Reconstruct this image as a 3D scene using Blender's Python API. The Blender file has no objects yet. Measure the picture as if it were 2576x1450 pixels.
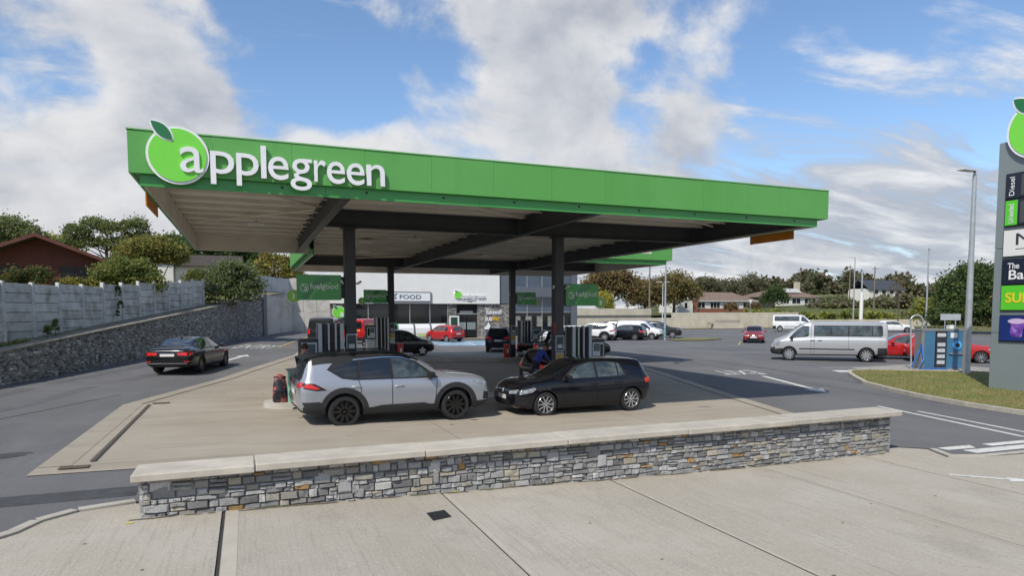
import bpy, bmesh, math, random
import numpy as np
from mathutils import Vector, Matrix
from mathutils.bvhtree import BVHTree

S = bpy.context.scene
COL = S.collection
rad = math.radians

# ------------------------------------------------------------------ camera
cam_d = bpy.data.cameras.new('Camera')
cam = bpy.data.objects.new('Camera', cam_d)
COL.objects.link(cam)
YAW, PIT, ROL = 0.3834, -0.0666, -0.0017
_f = Vector((math.sin(YAW)*math.cos(PIT), math.cos(YAW)*math.cos(PIT), math.sin(PIT)))
_r = Vector((math.cos(YAW), -math.sin(YAW), 0))
_u = _r.cross(_f)
_r2 = _r*math.cos(ROL) + _u*math.sin(ROL)
_u2 = _u*math.cos(ROL) - _r*math.sin(ROL)
mw = Matrix.Identity(4)
for i in range(3):
    mw[i][0], mw[i][1], mw[i][2] = _r2[i], _u2[i], -_f[i]
mw[0][3], mw[1][3], mw[2][3] = 0, 0, 2.65
cam.matrix_world = mw
cam_d.sensor_fit = 'HORIZONTAL'
cam_d.sensor_width = 36
cam_d.lens = 1651.5/2576*36
cam_d.shift_y = (893.3-725)/2576
cam_d.clip_start = 0.05
cam_d.clip_end = 3000
S.camera = cam

# ------------------------------------------------------------------ world: Nishita sky with broken cloud
SUN = Vector((-0.68, -0.58, 1.0)).normalized()
W = bpy.data.worlds.new('World'); S.world = W
W.use_nodes = True
wt = W.node_tree; wt.nodes.clear()
def wn(t, **k):
    n = wt.nodes.new(t)
    for a, b in k.items(): setattr(n, a, b)
    return n
def wl(a, b): wt.links.new(a, b)
def wmath(op, a, b=None, clamp=False):
    n = wn('ShaderNodeMath', operation=op, use_clamp=clamp)
    for i, v in enumerate((a, b)):
        if v is None: continue
        if isinstance(v, (int, float)): n.inputs[i].default_value = v
        else: wl(v, n.inputs[i])
    return n.outputs[0]
def wsmooth(v, a, b):
    n = wn('ShaderNodeMapRange', interpolation_type='SMOOTHSTEP')
    wl(v, n.inputs[0]); n.inputs[1].default_value = a; n.inputs[2].default_value = b
    return n.outputs[0]
sky = wn('ShaderNodeTexSky', sky_type='NISHITA')
sky.sun_disc = False
sky.sun_elevation = math.asin(SUN.z)
sky.sun_rotation = math.atan2(SUN.x, SUN.y)
sky.air_density = 1.0; sky.dust_density = 0.3; sky.ozone_density = 3.0
tc = wn('ShaderNodeTexCoord')
nrm = wn('ShaderNodeVectorMath', operation='NORMALIZE'); wl(tc.outputs['Generated'], nrm.inputs[0])
sep = wn('ShaderNodeSeparateXYZ'); wl(nrm.outputs[0], sep.inputs[0])
zz = wmath('MAXIMUM', wmath('ADD', sep.outputs[2], 0.16), 0.05)
cmb = wn('ShaderNodeCombineXYZ')
wl(wmath('DIVIDE', sep.outputs[0], zz), cmb.inputs[0]); wl(wmath('DIVIDE', sep.outputs[1], zz), cmb.inputs[1])
def fbm(vec, off, scale, detail=9, rough=.56, dist=.2, st=(1, 1, 1)):
    mp = wn('ShaderNodeMapping'); mp.inputs['Location'].default_value = off; mp.inputs['Scale'].default_value = st; wl(vec, mp.inputs[0])
    n = wn('ShaderNodeTexNoise'); n.inputs['Scale'].default_value = scale; n.inputs['Detail'].default_value = detail
    n.inputs['Roughness'].default_value = rough; n.inputs['Distortion'].default_value = dist
    wl(mp.outputs[0], n.inputs['Vector']); return n.outputs['Fac']
DV = nrm.outputs[0]
CS = (1, 1, 1.35); C0 = (2.3, .4, 1.7)
n1 = fbm(DV, C0, 4.6, 11, .57, .25, CS)
n2 = fbm(DV, (C0[0]-.035, C0[1]-.030, C0[2]+.055), 4.6, 11, .57, .25, CS)
n3 = fbm(DV, (5, 1, 2), 17, 6, .6, .1, CS)
# cloud masses and clear gaps of this sky, as directions (x, y, z, radius in degrees, strength)
MASSES = [(-0.2266, 0.9501, 0.2146, 14, 0.115), (-0.0216, 0.9589, 0.283, 9, 0.144), (-0.1291, 0.9651, 0.228, 9, 0.086), (0.1251, 0.9583, 0.2568, 6, 0.101), (0.3387, 0.8794, 0.3345, 13, 0.13), (0.5301, 0.784, 0.3229, 13, 0.122), (0.4447, 0.799, 0.4048, 8, 0.072), (-0.1328, 0.9307, 0.3407, 6, 0.043), (0.8121, 0.516, 0.2723, 5, 0.058), (0.7528, 0.6478, 0.1169, 13, 0.043), (-0.2181, 0.9193, 0.3275, 6, 0.043), (0.6083, 0.7539, 0.2482, 6, 0.043), (0.0479, 0.932, 0.3592, 7, -0.158), (0.1187, 0.9398, 0.3203, 6, -0.158), (-0.0184, 0.9314, 0.3636, 6, -0.086), (0.7399, 0.6138, 0.2752, 13, -0.144), (0.6761, 0.6499, 0.3472, 9, -0.115), (0.788, 0.5251, 0.3214, 8, -0.086), (-0.1621, 0.9446, 0.2856, 3.5, -0.086), (0.2283, 0.8894, 0.3961, 4, -0.036), (0.1776, 0.9404, 0.2902, 3, -0.072), (0.2807, 0.8981, 0.3385, 3, -0.115), (0.4422, 0.8271, 0.3469, 3.5, -0.101), (0.5045, 0.7942, 0.3388, 2.5, -0.086), (-0.0832, 0.9409, 0.3284, 4, -0.086), (-0.1873, 0.9449, 0.2685, 4, -0.072), (0.3729, 0.8337, 0.4073, 3, -0.072)]
acc = None
for (x, y, z, r_, a_) in MASSES:
    dp = wn('ShaderNodeVectorMath', operation='DOT_PRODUCT'); wl(DV, dp.inputs[0]); dp.inputs[1].default_value = (x, y, z)
    m = wmath('MULTIPLY', wsmooth(dp.outputs['Value'], math.cos(rad(r_)), math.cos(rad(r_*.25))), a_)
    acc = m if acc is None else wmath('ADD', acc, m)
dens = wmath('ADD', wmath('SUBTRACT', n1, 0.53), acc)
alpha = wsmooth(dens, -0.045, 0.12)
lit = wmath('ADD', wmath('MULTIPLY', wmath('SUBTRACT', n1, n2), 3.4), 0.66)
thick = wsmooth(dens, 0.06, 0.30)
lit = wmath('SUBTRACT', lit, wmath('MULTIPLY', thick, 0.40))
lit = wmath('ADD', lit, wmath('MULTIPLY', wmath('SUBTRACT', n3, .5), .55), True)
ccol = wn('ShaderNodeMix', data_type='RGBA'); wl(lit, ccol.inputs[0])
ccol.inputs[6].default_value = (2.35, 2.5, 2.85, 1); ccol.inputs[7].default_value = (4.1, 4.12, 4.18, 1)
tint = wn('ShaderNodeMix', data_type='RGBA', blend_type='MULTIPLY'); tint.inputs[0].default_value = 1
wl(sky.outputs[0], tint.inputs[6]); tint.inputs[7].default_value = (0.80, 0.84, 0.87, 1)
# thin high streaks, drawn out along one bearing and denser toward the horizon
st_ = fbm(cmb.outputs[0], (1, 3, 0), 1.5, 8, .6, .4, (.75, 1.8, 1))
low = wsmooth(sep.outputs[2], .42, .05)
sden = wmath('ADD', wmath('SUBTRACT', st_, .60), wmath('MULTIPLY', low, .35))
salpha = wmath('MULTIPLY', wsmooth(sden, 0.0, .18), .96)
sm = wn('ShaderNodeMix', data_type='RGBA'); wl(wsmooth(st_, .42, .68), sm.inputs[0]); sm.inputs[6].default_value = (2.2, 2.4, 2.8, 1); sm.inputs[7].default_value = (4.4, 4.45, 4.55, 1)
c1 = wn('ShaderNodeMix', data_type='RGBA'); wl(salpha, c1.inputs[0]); wl(tint.outputs[2], c1.inputs[6]); wl(sm.outputs[2], c1.inputs[7])
cl = wn('ShaderNodeMix', data_type='RGBA'); wl(wmath('MULTIPLY', alpha, .96), cl.inputs[0]); wl(c1.outputs[2], cl.inputs[6]); wl(ccol.outputs[2], cl.inputs[7])
bg = wn('ShaderNodeBackground'); bg.inputs[1].default_value = 0.15
wl(cl.outputs[2], bg.inputs[0])
wo = wn('ShaderNodeOutputWorld'); wl(bg.outputs[0], wo.inputs[0])

# ------------------------------------------------------------------ sun
sd = bpy.data.lights.new('Sun', 'SUN'); sd.energy = 3.1; sd.angle = rad(0.6); sd.color = (1.0, 0.94, 0.83)
so = bpy.data.objects.new('Sun', sd); COL.objects.link(so)
so.rotation_euler = SUN.to_track_quat('Z', 'Y').to_euler(); so.location = (-40, -40, 60)

S.view_settings.view_transform = 'Standard'; S.view_settings.look = 'None'
S.view_settings.exposure = 0.36; S.view_settings.gamma = 1.0; S.view_settings.use_curve_mapping = False

# ------------------------------------------------------------------ ground height
def gz(X, Y):
    a = -0.16*math.tanh(0.028*(X-3.4)/0.16)
    t = min(1, max(0, (14-X)/12)); t = t*t*(3-2*t)
    return a + 0.028*min(45, max(0, Y-27))*t

# ------------------------------------------------------------------ materials
MATS = {}
def M(name, col, rough=.6, metal=0., var=0., vs=3., bump=0., bs=60., coat=0., spec=.5, rnd=0., ramp=None, emit=None):
    if name in MATS: return MATS[name]
    m = bpy.data.materials.new(name); m.use_nodes = True; MATS[name] = m
    nt = m.node_tree; b = nt.nodes['Principled BSDF']
    b.inputs['Roughness'].default_value = rough; b.inputs['Metallic'].default_value = metal
    b.inputs['Specular IOR Level'].default_value = spec
    if coat: b.inputs['Coat Weight'].default_value = coat; b.inputs['Coat Roughness'].default_value = .04
    c = (*col, 1); b.inputs['Base Color'].default_value = c
    out = None
    if var or bump or ramp:
        t = nt.nodes.new('ShaderNodeTexCoord')
    if var or ramp:
        n = nt.nodes.new('ShaderNodeTexNoise'); n.inputs['Scale'].default_value = vs; n.inputs['Detail'].default_value = 7; n.inputs['Roughness'].default_value = .65
        nt.links.new(t.outputs['Object'], n.inputs['Vector'])
        r = nt.nodes.new('ShaderNodeValToRGB'); nt.links.new(n.outputs['Fac'], r.inputs[0])
        if ramp:
            els = r.color_ramp.elements
            els[0].position, els[0].color = ramp[0][0], (*ramp[0][1], 1)
            els[1].position, els[1].color = ramp[-1][0], (*ramp[-1][1], 1)
            for p, cc in ramp[1:-1]:
                e = els.new(p); e.color = (*cc, 1)
        else:
            r.color_ramp.elements[0].position = .3; r.color_ramp.elements[1].position = .7
            r.color_ramp.elements[0].color = (*[x*(1-var) for x in col], 1); r.color_ramp.elements[1].color = (*[min(1, x*(1+var)) for x in col], 1)
        out = r.outputs[0]
    if rnd:
        oi = nt.nodes.new('ShaderNodeObjectInfo'); mr = nt.nodes.new('ShaderNodeMapRange'); mr.inputs[3].default_value = 1-rnd; mr.inputs[4].default_value = 1+rnd
        nt.links.new(oi.outputs['Random'], mr.inputs[0])
        mx = nt.nodes.new('ShaderNodeVectorMath'); mx.operation = 'SCALE'
        if out: nt.links.new(out, mx.inputs[0])
        else: mx.inputs[0].default_value = col
        nt.links.new(mr.outputs[0], mx.inputs['Scale']); out = mx.outputs[0]
    if out: nt.links.new(out, b.inputs['Base Color'])
    if bump:
        n = nt.nodes.new('ShaderNodeTexNoise'); n.inputs['Scale'].default_value = bs; n.inputs['Detail'].default_value = 5
        nt.links.new(t.outputs['Object'], n.inputs['Vector'])
        bp = nt.nodes.new('ShaderNodeBump'); bp.inputs['Strength'].default_value = bump; bp.inputs['Distance'].default_value = .03
        nt.links.new(n.outputs['Fac'], bp.inputs['Height']); nt.links.new(bp.outputs[0], b.inputs['Normal'])
    if emit:
        b.inputs['Emission Color'].default_value = (*emit[0], 1); b.inputs['Emission Strength'].default_value = emit[1]
    return m

def surface(name, base, layers, rough=.85, bump=(.25, 90), wave=None):
    """layered ground material: layers = (scale, lo, hi, colour, amount, stretch)"""
    m = bpy.data.materials.new(name); m.use_nodes = True; MATS[name] = m
    nt = m.node_tree; b = nt.nodes['Principled BSDF']; b.inputs['Roughness'].default_value = rough; b.inputs['Specular IOR Level'].default_value = .3
    t = nt.nodes.new('ShaderNodeTexCoord')
    prev = None
    for (sc, lo, hi, colr, amt, st) in layers:
        mp = nt.nodes.new('ShaderNodeMapping'); mp.inputs['Scale'].default_value = st; nt.links.new(t.outputs['Object'], mp.inputs[0])
        n = nt.nodes.new('ShaderNodeTexNoise'); n.inputs['Scale'].default_value = sc; n.inputs['Detail'].default_value = 8; n.inputs['Roughness'].default_value = .62
        nt.links.new(mp.outputs[0], n.inputs['Vector'])
        mr = nt.nodes.new('ShaderNodeMapRange'); mr.interpolation_type = 'SMOOTHSTEP'; mr.inputs[1].default_value = lo; mr.inputs[2].default_value = hi; mr.inputs[4].default_value = amt
        nt.links.new(n.outputs['Fac'], mr.inputs[0])
        mx = nt.nodes.new('ShaderNodeMix'); mx.data_type = 'RGBA'; nt.links.new(mr.outputs[0], mx.inputs[0])
        if prev: nt.links.new(prev, mx.inputs[6])
        else: mx.inputs[6].default_value = (*base, 1)
        mx.inputs[7].default_value = (*colr, 1); prev = mx.outputs[2]
    oi = nt.nodes.new('ShaderNodeObjectInfo'); mr = nt.nodes.new('ShaderNodeMapRange'); mr.inputs[3].default_value = .94; mr.inputs[4].default_value = 1.05
    nt.links.new(oi.outputs['Random'], mr.inputs[0])
    vm = nt.nodes.new('ShaderNodeVectorMath'); vm.operation = 'SCALE'; nt.links.new(prev, vm.inputs[0]); nt.links.new(mr.outputs[0], vm.inputs['Scale'])
    nt.links.new(vm.outputs[0], b.inputs['Base Color'])
    n = nt.nodes.new('ShaderNodeTexNoise'); n.inputs['Scale'].default_value = bump[1]; n.inputs['Detail'].default_value = 4; nt.links.new(t.outputs['Object'], n.inputs['Vector'])
    h = n.outputs['Fac']
    if wave:
        w = nt.nodes.new('ShaderNodeTexWave'); w.bands_direction = wave[0]; w.inputs['Scale'].default_value = wave[1]; w.inputs['Distortion'].default_value = 2.5; w.inputs['Detail'].default_value = 3
        nt.links.new(t.outputs['Object'], w.inputs['Vector'])
        ad = nt.nodes.new('ShaderNodeMath'); ad.operation = 'MULTIPLY_ADD'; nt.links.new(w.outputs['Fac'], ad.inputs[0]); ad.inputs[1].default_value = wave[2]; nt.links.new(h, ad.inputs[2]); h = ad.outputs[0]
    bp = nt.nodes.new('ShaderNodeBump'); bp.inputs['Strength'].default_value = bump[0]; bp.inputs['Distance'].default_value = .02
    nt.links.new(h, bp.inputs['Height']); nt.links.new(bp.outputs[0], b.inputs['Normal'])
    return m

ISO = (1, 1, 1)
surface('asphalt', (.132, .131, .135), [(.22, .40, .66, (.168, .166, .17), .8, ISO), (.45, .52, .70, (.10, .10, .104), .65, (1, .25, 1)), (1.6, .55, .72, (.18, .178, .178), .5, (1, .3, 1)), (32, .5, .72, (.24, .238, .235), .5, ISO), (40, .55, .7, (.065, .065, .068), .5, (1.3, 1, 1))], .92, (.5, 120))
surface('pavement', (.39, .350, .288), [(.45, .4, .65, (.445, .41, .355), .8, ISO), (1.1, .52, .72, (.31, .28, .235), .65, (1, .6, 1)), (3.2, .55, .72, (.30, .27, .225), .55, (3.2, .10, 1)), (16, .5, .68, (.31, .28, .235), .6, (2.6, .07, 1)), (30, .5, .72, (.52, .48, .42), .65, (1.3, .7, 1)), (34, .54, .70, (.22, .20, .165), .55, (1.2, .8, 1))], .92, (.35, 150))
surface('forecourt', (.335, .295, .238), [(.35, .38, .66, (.39, .35, .29), .8, ISO), (.8, .5, .72, (.27, .237, .19), .65, (.35, 1.6, 1)), (2.2, .52, .70, (.25, .217, .172), .6, (.20, 1.8, 1)), (26, .45, .75, (.39, .35, .29), .45, ISO), (3.5, .66, .72, (.12, .105, .09), .5, ISO)], .85, (.3, 140))
surface('grass', (.150, .178, .045), [(.5, .40, .58, (.25, .185, .085), .9, ISO), (1.7, .5, .66, (.12, .16, .03), .8, ISO), (9, .45, .7, (.21, .21, .075), .6, ISO), (30, .5, .66, (.08, .09, .03), .5, ISO)], .95, (1.0, 40))
surface('field', (.09, .11, .032), [(.02, .4, .6, (.14, .13, .05), .8, ISO), (.12, .45, .65, (.065, .085, .025), .7, ISO), (2, .4, .7, (.12, .125, .045), .5, ISO)], .95, (1.0, 6))
surface('fascia_green', (.105, .345, .080), [(.35, .4, .65, (.125, .37, .10), .8, ISO), (2.2, .5, .75, (.095, .31, .075), .6, (1.6, 1, .12)), (7, .58, .75, (.12, .33, .11), .5, (1.5, 1, .10)), (1.1, .6, .72, (.13, .34, .12), .5, (1, 1, .4))], .45, (.03, 3)); GREEN = MATS['fascia_green']
for n_ in GREEN.node_tree.nodes:
    if n_.bl_idname == 'ShaderNodeMapRange' and abs(n_.inputs[3].default_value-.94) < 1e-4: n_.inputs[3].default_value, n_.inputs[4].default_value = .985, 1.012
SKIRT = M('skirt_green', (.05, .30, .06), .35, var=.05, vs=1, coat=.2)
LGREEN = M('lime', (.18, .66, .055), .35, var=.03, vs=2, coat=.2)
WHITE = M('white_letter', (.78, .78, .80), .4, var=.05, vs=3)
DGREEN = M('leaf_green', (.015, .16, .055), .4)
STEEL = M('dark_steel', (.043, .046, .052), .5, var=.18, vs=3)
SOFFIT = M('soffit_cream', (.67, .62, .54), .6, var=.12, vs=.9)
LITE = M('fixture_white', (.7, .7, .66), .5)
ORANGE = M('board_orange', (.52, .17, .012), .5, var=.12, vs=4)
BLACK = M('black_plastic', (.012, .012, .013), .5)
DARKP = M('dark_trim', (.022, .022, .024), .62, var=.12, vs=8)
SILVER = M('brushed_silver', (.46, .48, .50), .38, .55, var=.08, vs=6)
GALV = M('galvanised', (.44, .47, .49), .45, .5, var=.14, vs=2.5)
CHROME = M('chrome', (.75, .76, .78), .12, 1.0)
GLASS = M('glass_dark', (.010, .013, .017), .04, spec=.75, coat=.3)
GLASST = M('glass_tint_sheen', (.045, .060, .062), .05, spec=.8, coat=.3, ramp=((.36, (.02, .026, .028)), (.5, (.05, .065, .066)), (.66, (.11, .125, .12))), vs=2.6)  # lighter blotches in the colour imitate reflections on the panes
TYRE = M('tyre', (.018, .018, .018), .85, var=.2, vs=12)
REDL = M('tail_red', (.55, .012, .012), .15, coat=.6, emit=((.8, .03, .02), .12))
HEADL = M('head_lamp', (.34, .36, .38), .10, .35, coat=.8, var=.5, vs=14)
AMBER = M('amber', (.6, .22, .02), .2)
PLATE = M('plate', (.72, .72, .70), .4, var=.1, vs=40)
RED = M('red', (.48, .02, .018), .4)
WOOD = M('pole_wood', (.2, .16, .12), .9, var=.25, vs=6)
MORTAR = M('mortar', (.29, .27, .235), .95, var=.3, vs=9, bump=.6, bs=60)
COPING = M('coping_stone', (.46, .42, .355), .88, var=.16, vs=2.2, bump=.3, bs=90, rnd=.06)
CREAMC = M('concrete_cream', (.50, .455, .37), .92, var=.14, vs=.8, bump=.3, bs=30, rnd=.05)
FENCEC = M('fence_concrete', (.5, .5, .49), .93, bump=.35, bs=35, rnd=.13, vs=1.5, ramp=((.30, (.24, .215, .185)), (.44, (.46, .44, .41)), (.58, (.60, .58, .555)), (.8, (.68, .66, .635))))
POSTC = M('post_concrete', (.54, .535, .52), .93, var=.25, vs=3, bump=.3, bs=40)
WALLC = M('retaining_concrete', (.5, .475, .43), .93, bump=.2, bs=20, vs=.8, ramp=((.3, (.3, .285, .25)), (.5, (.5, .475, .43)), (.75, (.58, .56, .51))))
RENDW = M('render_white', (.74, .74, .71), .85, var=.04, vs=1)
RENDG = M('panel_grey', (.11, .125, .145), .5, var=.06, vs=1)
MARK = M('road_paint', (.62, .61, .57), .8, ramp=((.30, (.2, .2, .2)), (.42, (.56, .55, .51)), (.7, (.70, .69, .65))), vs=7)
MARKY = M('road_paint_yellow', (.55, .42, .13), .8, ramp=((.34, (.16, .15, .12)), (.5, (.5, .38, .12)), (.7, (.58, .46, .18))), vs=6)
MARKB = M('road_paint_blue', (.25, .4, .5), .8, vs=1.2, ramp=((.36, (.15, .16, .17)), (.48, (.22, .36, .47)), (.6, (.30, .43, .52)), (.75, (.4, .48, .54))))
KERB = M('kerb_concrete', (.42, .39, .33), .92, var=.2, vs=4, bump=.3, bs=60, rnd=.05)
GAP = M('joint_dark', (.045, .042, .038), .95, var=.3, vs=8)
STONES = [M('stone_%d' % i, c, .88, var=.3, vs=11, bump=.7, bs=45, rnd=.16) for i, c in enumerate(
    ((.31, .31, .305), (.38, .38, .375), (.46, .46, .455), (.235, .232, .23), (.36, .34, .30), (.45, .41, .33), (.42, .26, .11), (.54, .535, .52)))]
SW = (.24, .25, .15, .13, .11, .06, .03, .03)
CLAD = [M('cladstone_%d' % i, c, .9, var=.3, vs=14, bump=.6, bs=30, rnd=.15) for i, c in enumerate(
    ((.30, .29, .27), (.40, .385, .365), (.52, .505, .485), (.16, .155, .148), (.34, .305, .25), (.64, .62, .6)))]
CW = (.28, .26, .16, .14, .1, .06)

# ------------------------------------------------------------------ helpers
def tag(o, label=None, cat=None, group=None, kind=None):
    if label: o['label'] = label
    if cat: o['category'] = cat
    if group: o['group'] = group
    if kind: o['kind'] = kind
    return o
def link(name, mesh, parent=None):
    o = bpy.data.objects.new(name, mesh); COL.objects.link(o)
    if parent: o.parent = parent
    return o
def thing(name, label, cat, loc=(0, 0, 0), rz=0., group=None, scale=None):
    o = bpy.data.objects.new(name, None); COL.objects.link(o); o.empty_display_size = .2
    o.location = loc; o.rotation_euler = (0, 0, rz)
    if scale: o.scale = scale
    return tag(o, label, cat, group)

class MB:
    def __init__(s): s.v = []; s.f = []; s.m = []; s.mats = []
    def _mi(s, mat):
        if mat not in s.mats: s.mats.append(mat)
        return s.mats.index(mat)
    def add(s, vs, fs, mat):
        n = len(s.v); k = s._mi(mat)
        s.v += [tuple(p) for p in vs]
        for f in fs: s.f.append([i+n for i in f]); s.m.append(k)
        return s
    def box(s, a, b, mat, rot=None, c=0.):
        x0, y0, z0 = a; x1, y1, z1 = b
        if c:
            bm = bmesh.new(); bmesh.ops.create_cube(bm, size=1)
            for v in bm.verts: v.co = Vector((x0+(v.co.x+.5)*(x1-x0), y0+(v.co.y+.5)*(y1-y0), z0+(v.co.z+.5)*(z1-z0)))
            bmesh.ops.bevel(bm, geom=bm.edges[:], offset=c, segments=2 if c > .02 else 1, affect='EDGES', profile=.6)
            vs = [v.co.copy() for v in bm.verts]; bm.verts.index_update(); fs = [[v.index for v in f.verts] for f in bm.faces]; bm.free()
        else:
            vs = [Vector(p) for p in ((x0,y0,z0),(x1,y0,z0),(x1,y1,z0),(x0,y1,z0),(x0,y0,z1),(x1,y0,z1),(x1,y1,z1),(x0,y1,z1))]
            fs = [(0,3,2,1),(4,5,6,7),(0,1,5,4),(1,2,6,5),(2,3,7,6),(3,0,4,7)]
        if rot: vs = [rot @ p for p in vs]
        return s.add(vs, fs, mat)
    def prism(s, poly, h0, h1, mat, axis='Z'):
        """extrude a 2-D polygon between h0 and h1 along axis"""
        def P(p, h): return (p[0], p[1], h) if axis == 'Z' else ((p[0], h, p[1]) if axis == 'Y' else (h, p[0], p[1]))
        n = len(poly); vs = [P(p, h0) for p in poly] + [P(p, h1) for p in poly]
        fs = [list(range(n))[::-1], list(range(n, 2*n))] + [(i, (i+1) % n, n+(i+1) % n, n+i) for i in range(n)]
        return s.add(vs, fs, mat)
    def tube(s, pts, r, mat, seg=8, cap=True):
        pts = [Vector(p) for p in pts]; n = len(pts)
        rs = r if isinstance(r, (list, tuple)) else [r]*n
        vs = []; fs = []
        up = Vector((0, 0, 1))
        for i, p in enumerate(pts):
            t = (pts[min(i+1, n-1)] - pts[max(i-1, 0)]).normalized()
            a = t.cross(up if abs(t.z) < .95 else Vector((1, 0, 0))).normalized(); b = t.cross(a)
            for k in range(seg):
                w = 2*math.pi*k/seg; vs.append(p + (a*math.cos(w) + b*math.sin(w))*rs[i])
        for i in range(n-1):
            for k in range(seg):
                fs.append((i*seg+k, i*seg+(k+1) % seg, (i+1)*seg+(k+1) % seg, (i+1)*seg+k))
        if cap: fs += [list(range(seg)), list(range((n-1)*seg, n*seg))[::-1]]
        return s.add(vs, fs, mat)
    def lathe(s, prof, mat, seg=24, axis='Z', org=(0, 0, 0)):
        vs = []; fs = []; n = len(prof)
        for k in range(seg):
            w = 2*math.pi*k/seg
            for r, h in prof:
                p = (r*math.cos(w), r*math.sin(w), h) if axis == 'Z' else ((r*math.cos(w), h, r*math.sin(w)) if axis == 'Y' else (h, r*math.cos(w), r*math.sin(w)))
                vs.append((p[0]+org[0], p[1]+org[1], p[2]+org[2]))
        for k in range(seg):
            for i in range(n-1):
                fs.append((k*n+i, k*n+i+1, ((k+1) % seg)*n+i+1, ((k+1) % seg)*n+i))
        return s.add(vs, fs, mat)
    def mesh(s, name, smooth=None):
        me = bpy.data.meshes.new(name); me.from_pydata(s.v, [], s.f)
        for m in s.mats: me.materials.append(m)
        me.polygons.foreach_set('material_index', s.m)
        bm = bmesh.new(); bm.from_mesh(me); bmesh.ops.recalc_face_normals(bm, faces=bm.faces); bm.to_mesh(me); bm.free()
        if smooth: me.shade_smooth(); me.set_sharp_from_angle(angle=rad(smooth))
        me.update(); return me
    def build(s, name, parent=None, smooth=None): return link(name, s.mesh(name, smooth), parent)

def text_mesh(txt, mat, extrude=.02, fit=None, bold=0., name='text'):
    """font outline -> mesh in the XZ plane facing -Y, fitted into (x0, x1, z0, z1) when given"""
    cu = bpy.data.curves.new('t', 'FONT'); cu.body = txt; cu.extrude = extrude; cu.offset = bold; cu.resolution_u = 4
    o = bpy.data.objects.new('t', cu); COL.objects.link(o)
    me = bpy.data.meshes.new_from_object(o.evaluated_get(bpy.context.evaluated_depsgraph_get()))
    bpy.data.objects.remove(o); bpy.data.curves.remove(cu)
    me.name = name
    n = len(me.vertices); co = np.empty(n*3, np.float32); me.vertices.foreach_get('co', co); co = co.reshape(-1, 3)
    mn, mx = co.min(0), co.max(0)
    if fit:
        x0, x1, z0, z1 = fit
        sx = (x1-x0)/(mx[0]-mn[0]); sz = (z1-z0)/(mx[1]-mn[1])
        if x1 < x0: pass
        X = x0 + (co[:, 0]-mn[0])*sx; Z = z0 + (co[:, 1]-mn[1])*sz
    else: X, Z = co[:, 0], co[:, 1]
    new = np.stack([X, -co[:, 2], Z], 1).astype(np.float32)
    me.vertices.foreach_set('co', new.ravel()); me.materials.clear(); me.materials.append(mat)
    me.update(); return me

def sheet(name, poly, off, mat, step=2., parent=None, hf=gz):
    """ground sheet over a plan polygon, draped on the ground height"""
    bm = bmesh.new(); vs = [bm.verts.new((p[0], p[1], 0)) for p in poly]; bm.faces.new(vs); bm.normal_update()
    bmesh.ops.triangulate(bm, faces=bm.faces[:], ngon_method='EAR_CLIP')
    xs = [p[0] for p in poly]; ys = [p[1] for p in poly]
    for ax, lo, hi in ((0, min(xs), max(xs)), (1, min(ys), max(ys))):
        t = math.ceil(lo/step)*step
        while t < hi:
            if t > lo+1e-4:
                co = [0, 0, 0]; co[ax] = t; no = [0, 0, 0]; no[ax] = 1
                bmesh.ops.bisect_plane(bm, geom=bm.verts[:]+bm.edges[:]+bm.faces[:], plane_co=co, plane_no=no, dist=1e-5)
            t += step
    for v in bm.verts: v.co.z = hf(v.co.x, v.co.y) + off
    bmesh.ops.recalc_face_normals(bm, faces=bm.faces)
    if bm.faces and sum(f.normal.z for f in bm.faces) < 0: bmesh.ops.reverse_faces(bm, faces=bm.faces[:])
    me = bpy.data.meshes.new(name); bm.to_mesh(me); bm.free(); me.materials.append(mat)
    return link(name, me, parent)

def strip(pts, w):
    """plan polygon of a line of width w"""
    L = []; R = []
    pts = [Vector((p[0], p[1])) for p in pts]
    for i, p in enumerate(pts):
        t = (pts[min(i+1, len(pts)-1)] - pts[max(i-1, 0)]).normalized(); n = Vector((-t.y, t.x))*w/2
        L.append(tuple(p+n)); R.append(tuple(p-n))
    return L + R[::-1]

def quads_mesh(name, C, A, B, mats, midx=None):
    """many free quads: centres C, half axes A, B (numpy n x 3)"""
    n = len(C); V = np.empty((n, 4, 3), np.float32)
    V[:, 0] = C-A-B; V[:, 1] = C+A-B; V[:, 2] = C+A+B; V[:, 3] = C-A+B
    me = bpy.data.meshes.new(name); me.vertices.add(n*4); me.loops.add(n*4); me.polygons.add(n)
    me.vertices.foreach_set('co', V.ravel()); me.loops.foreach_set('vertex_index', np.arange(n*4, dtype=np.int32))
    me.polygons.foreach_set('loop_start', np.arange(0, n*4, 4, dtype=np.int32)); me.polygons.foreach_set('loop_total', np.full(n, 4, np.int32))
    for m in mats: me.materials.append(m)
    if midx is not None: me.polygons.foreach_set('material_index', midx.astype(np.int32))
    me.update(calc_edges=True); me.validate(); return me

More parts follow.
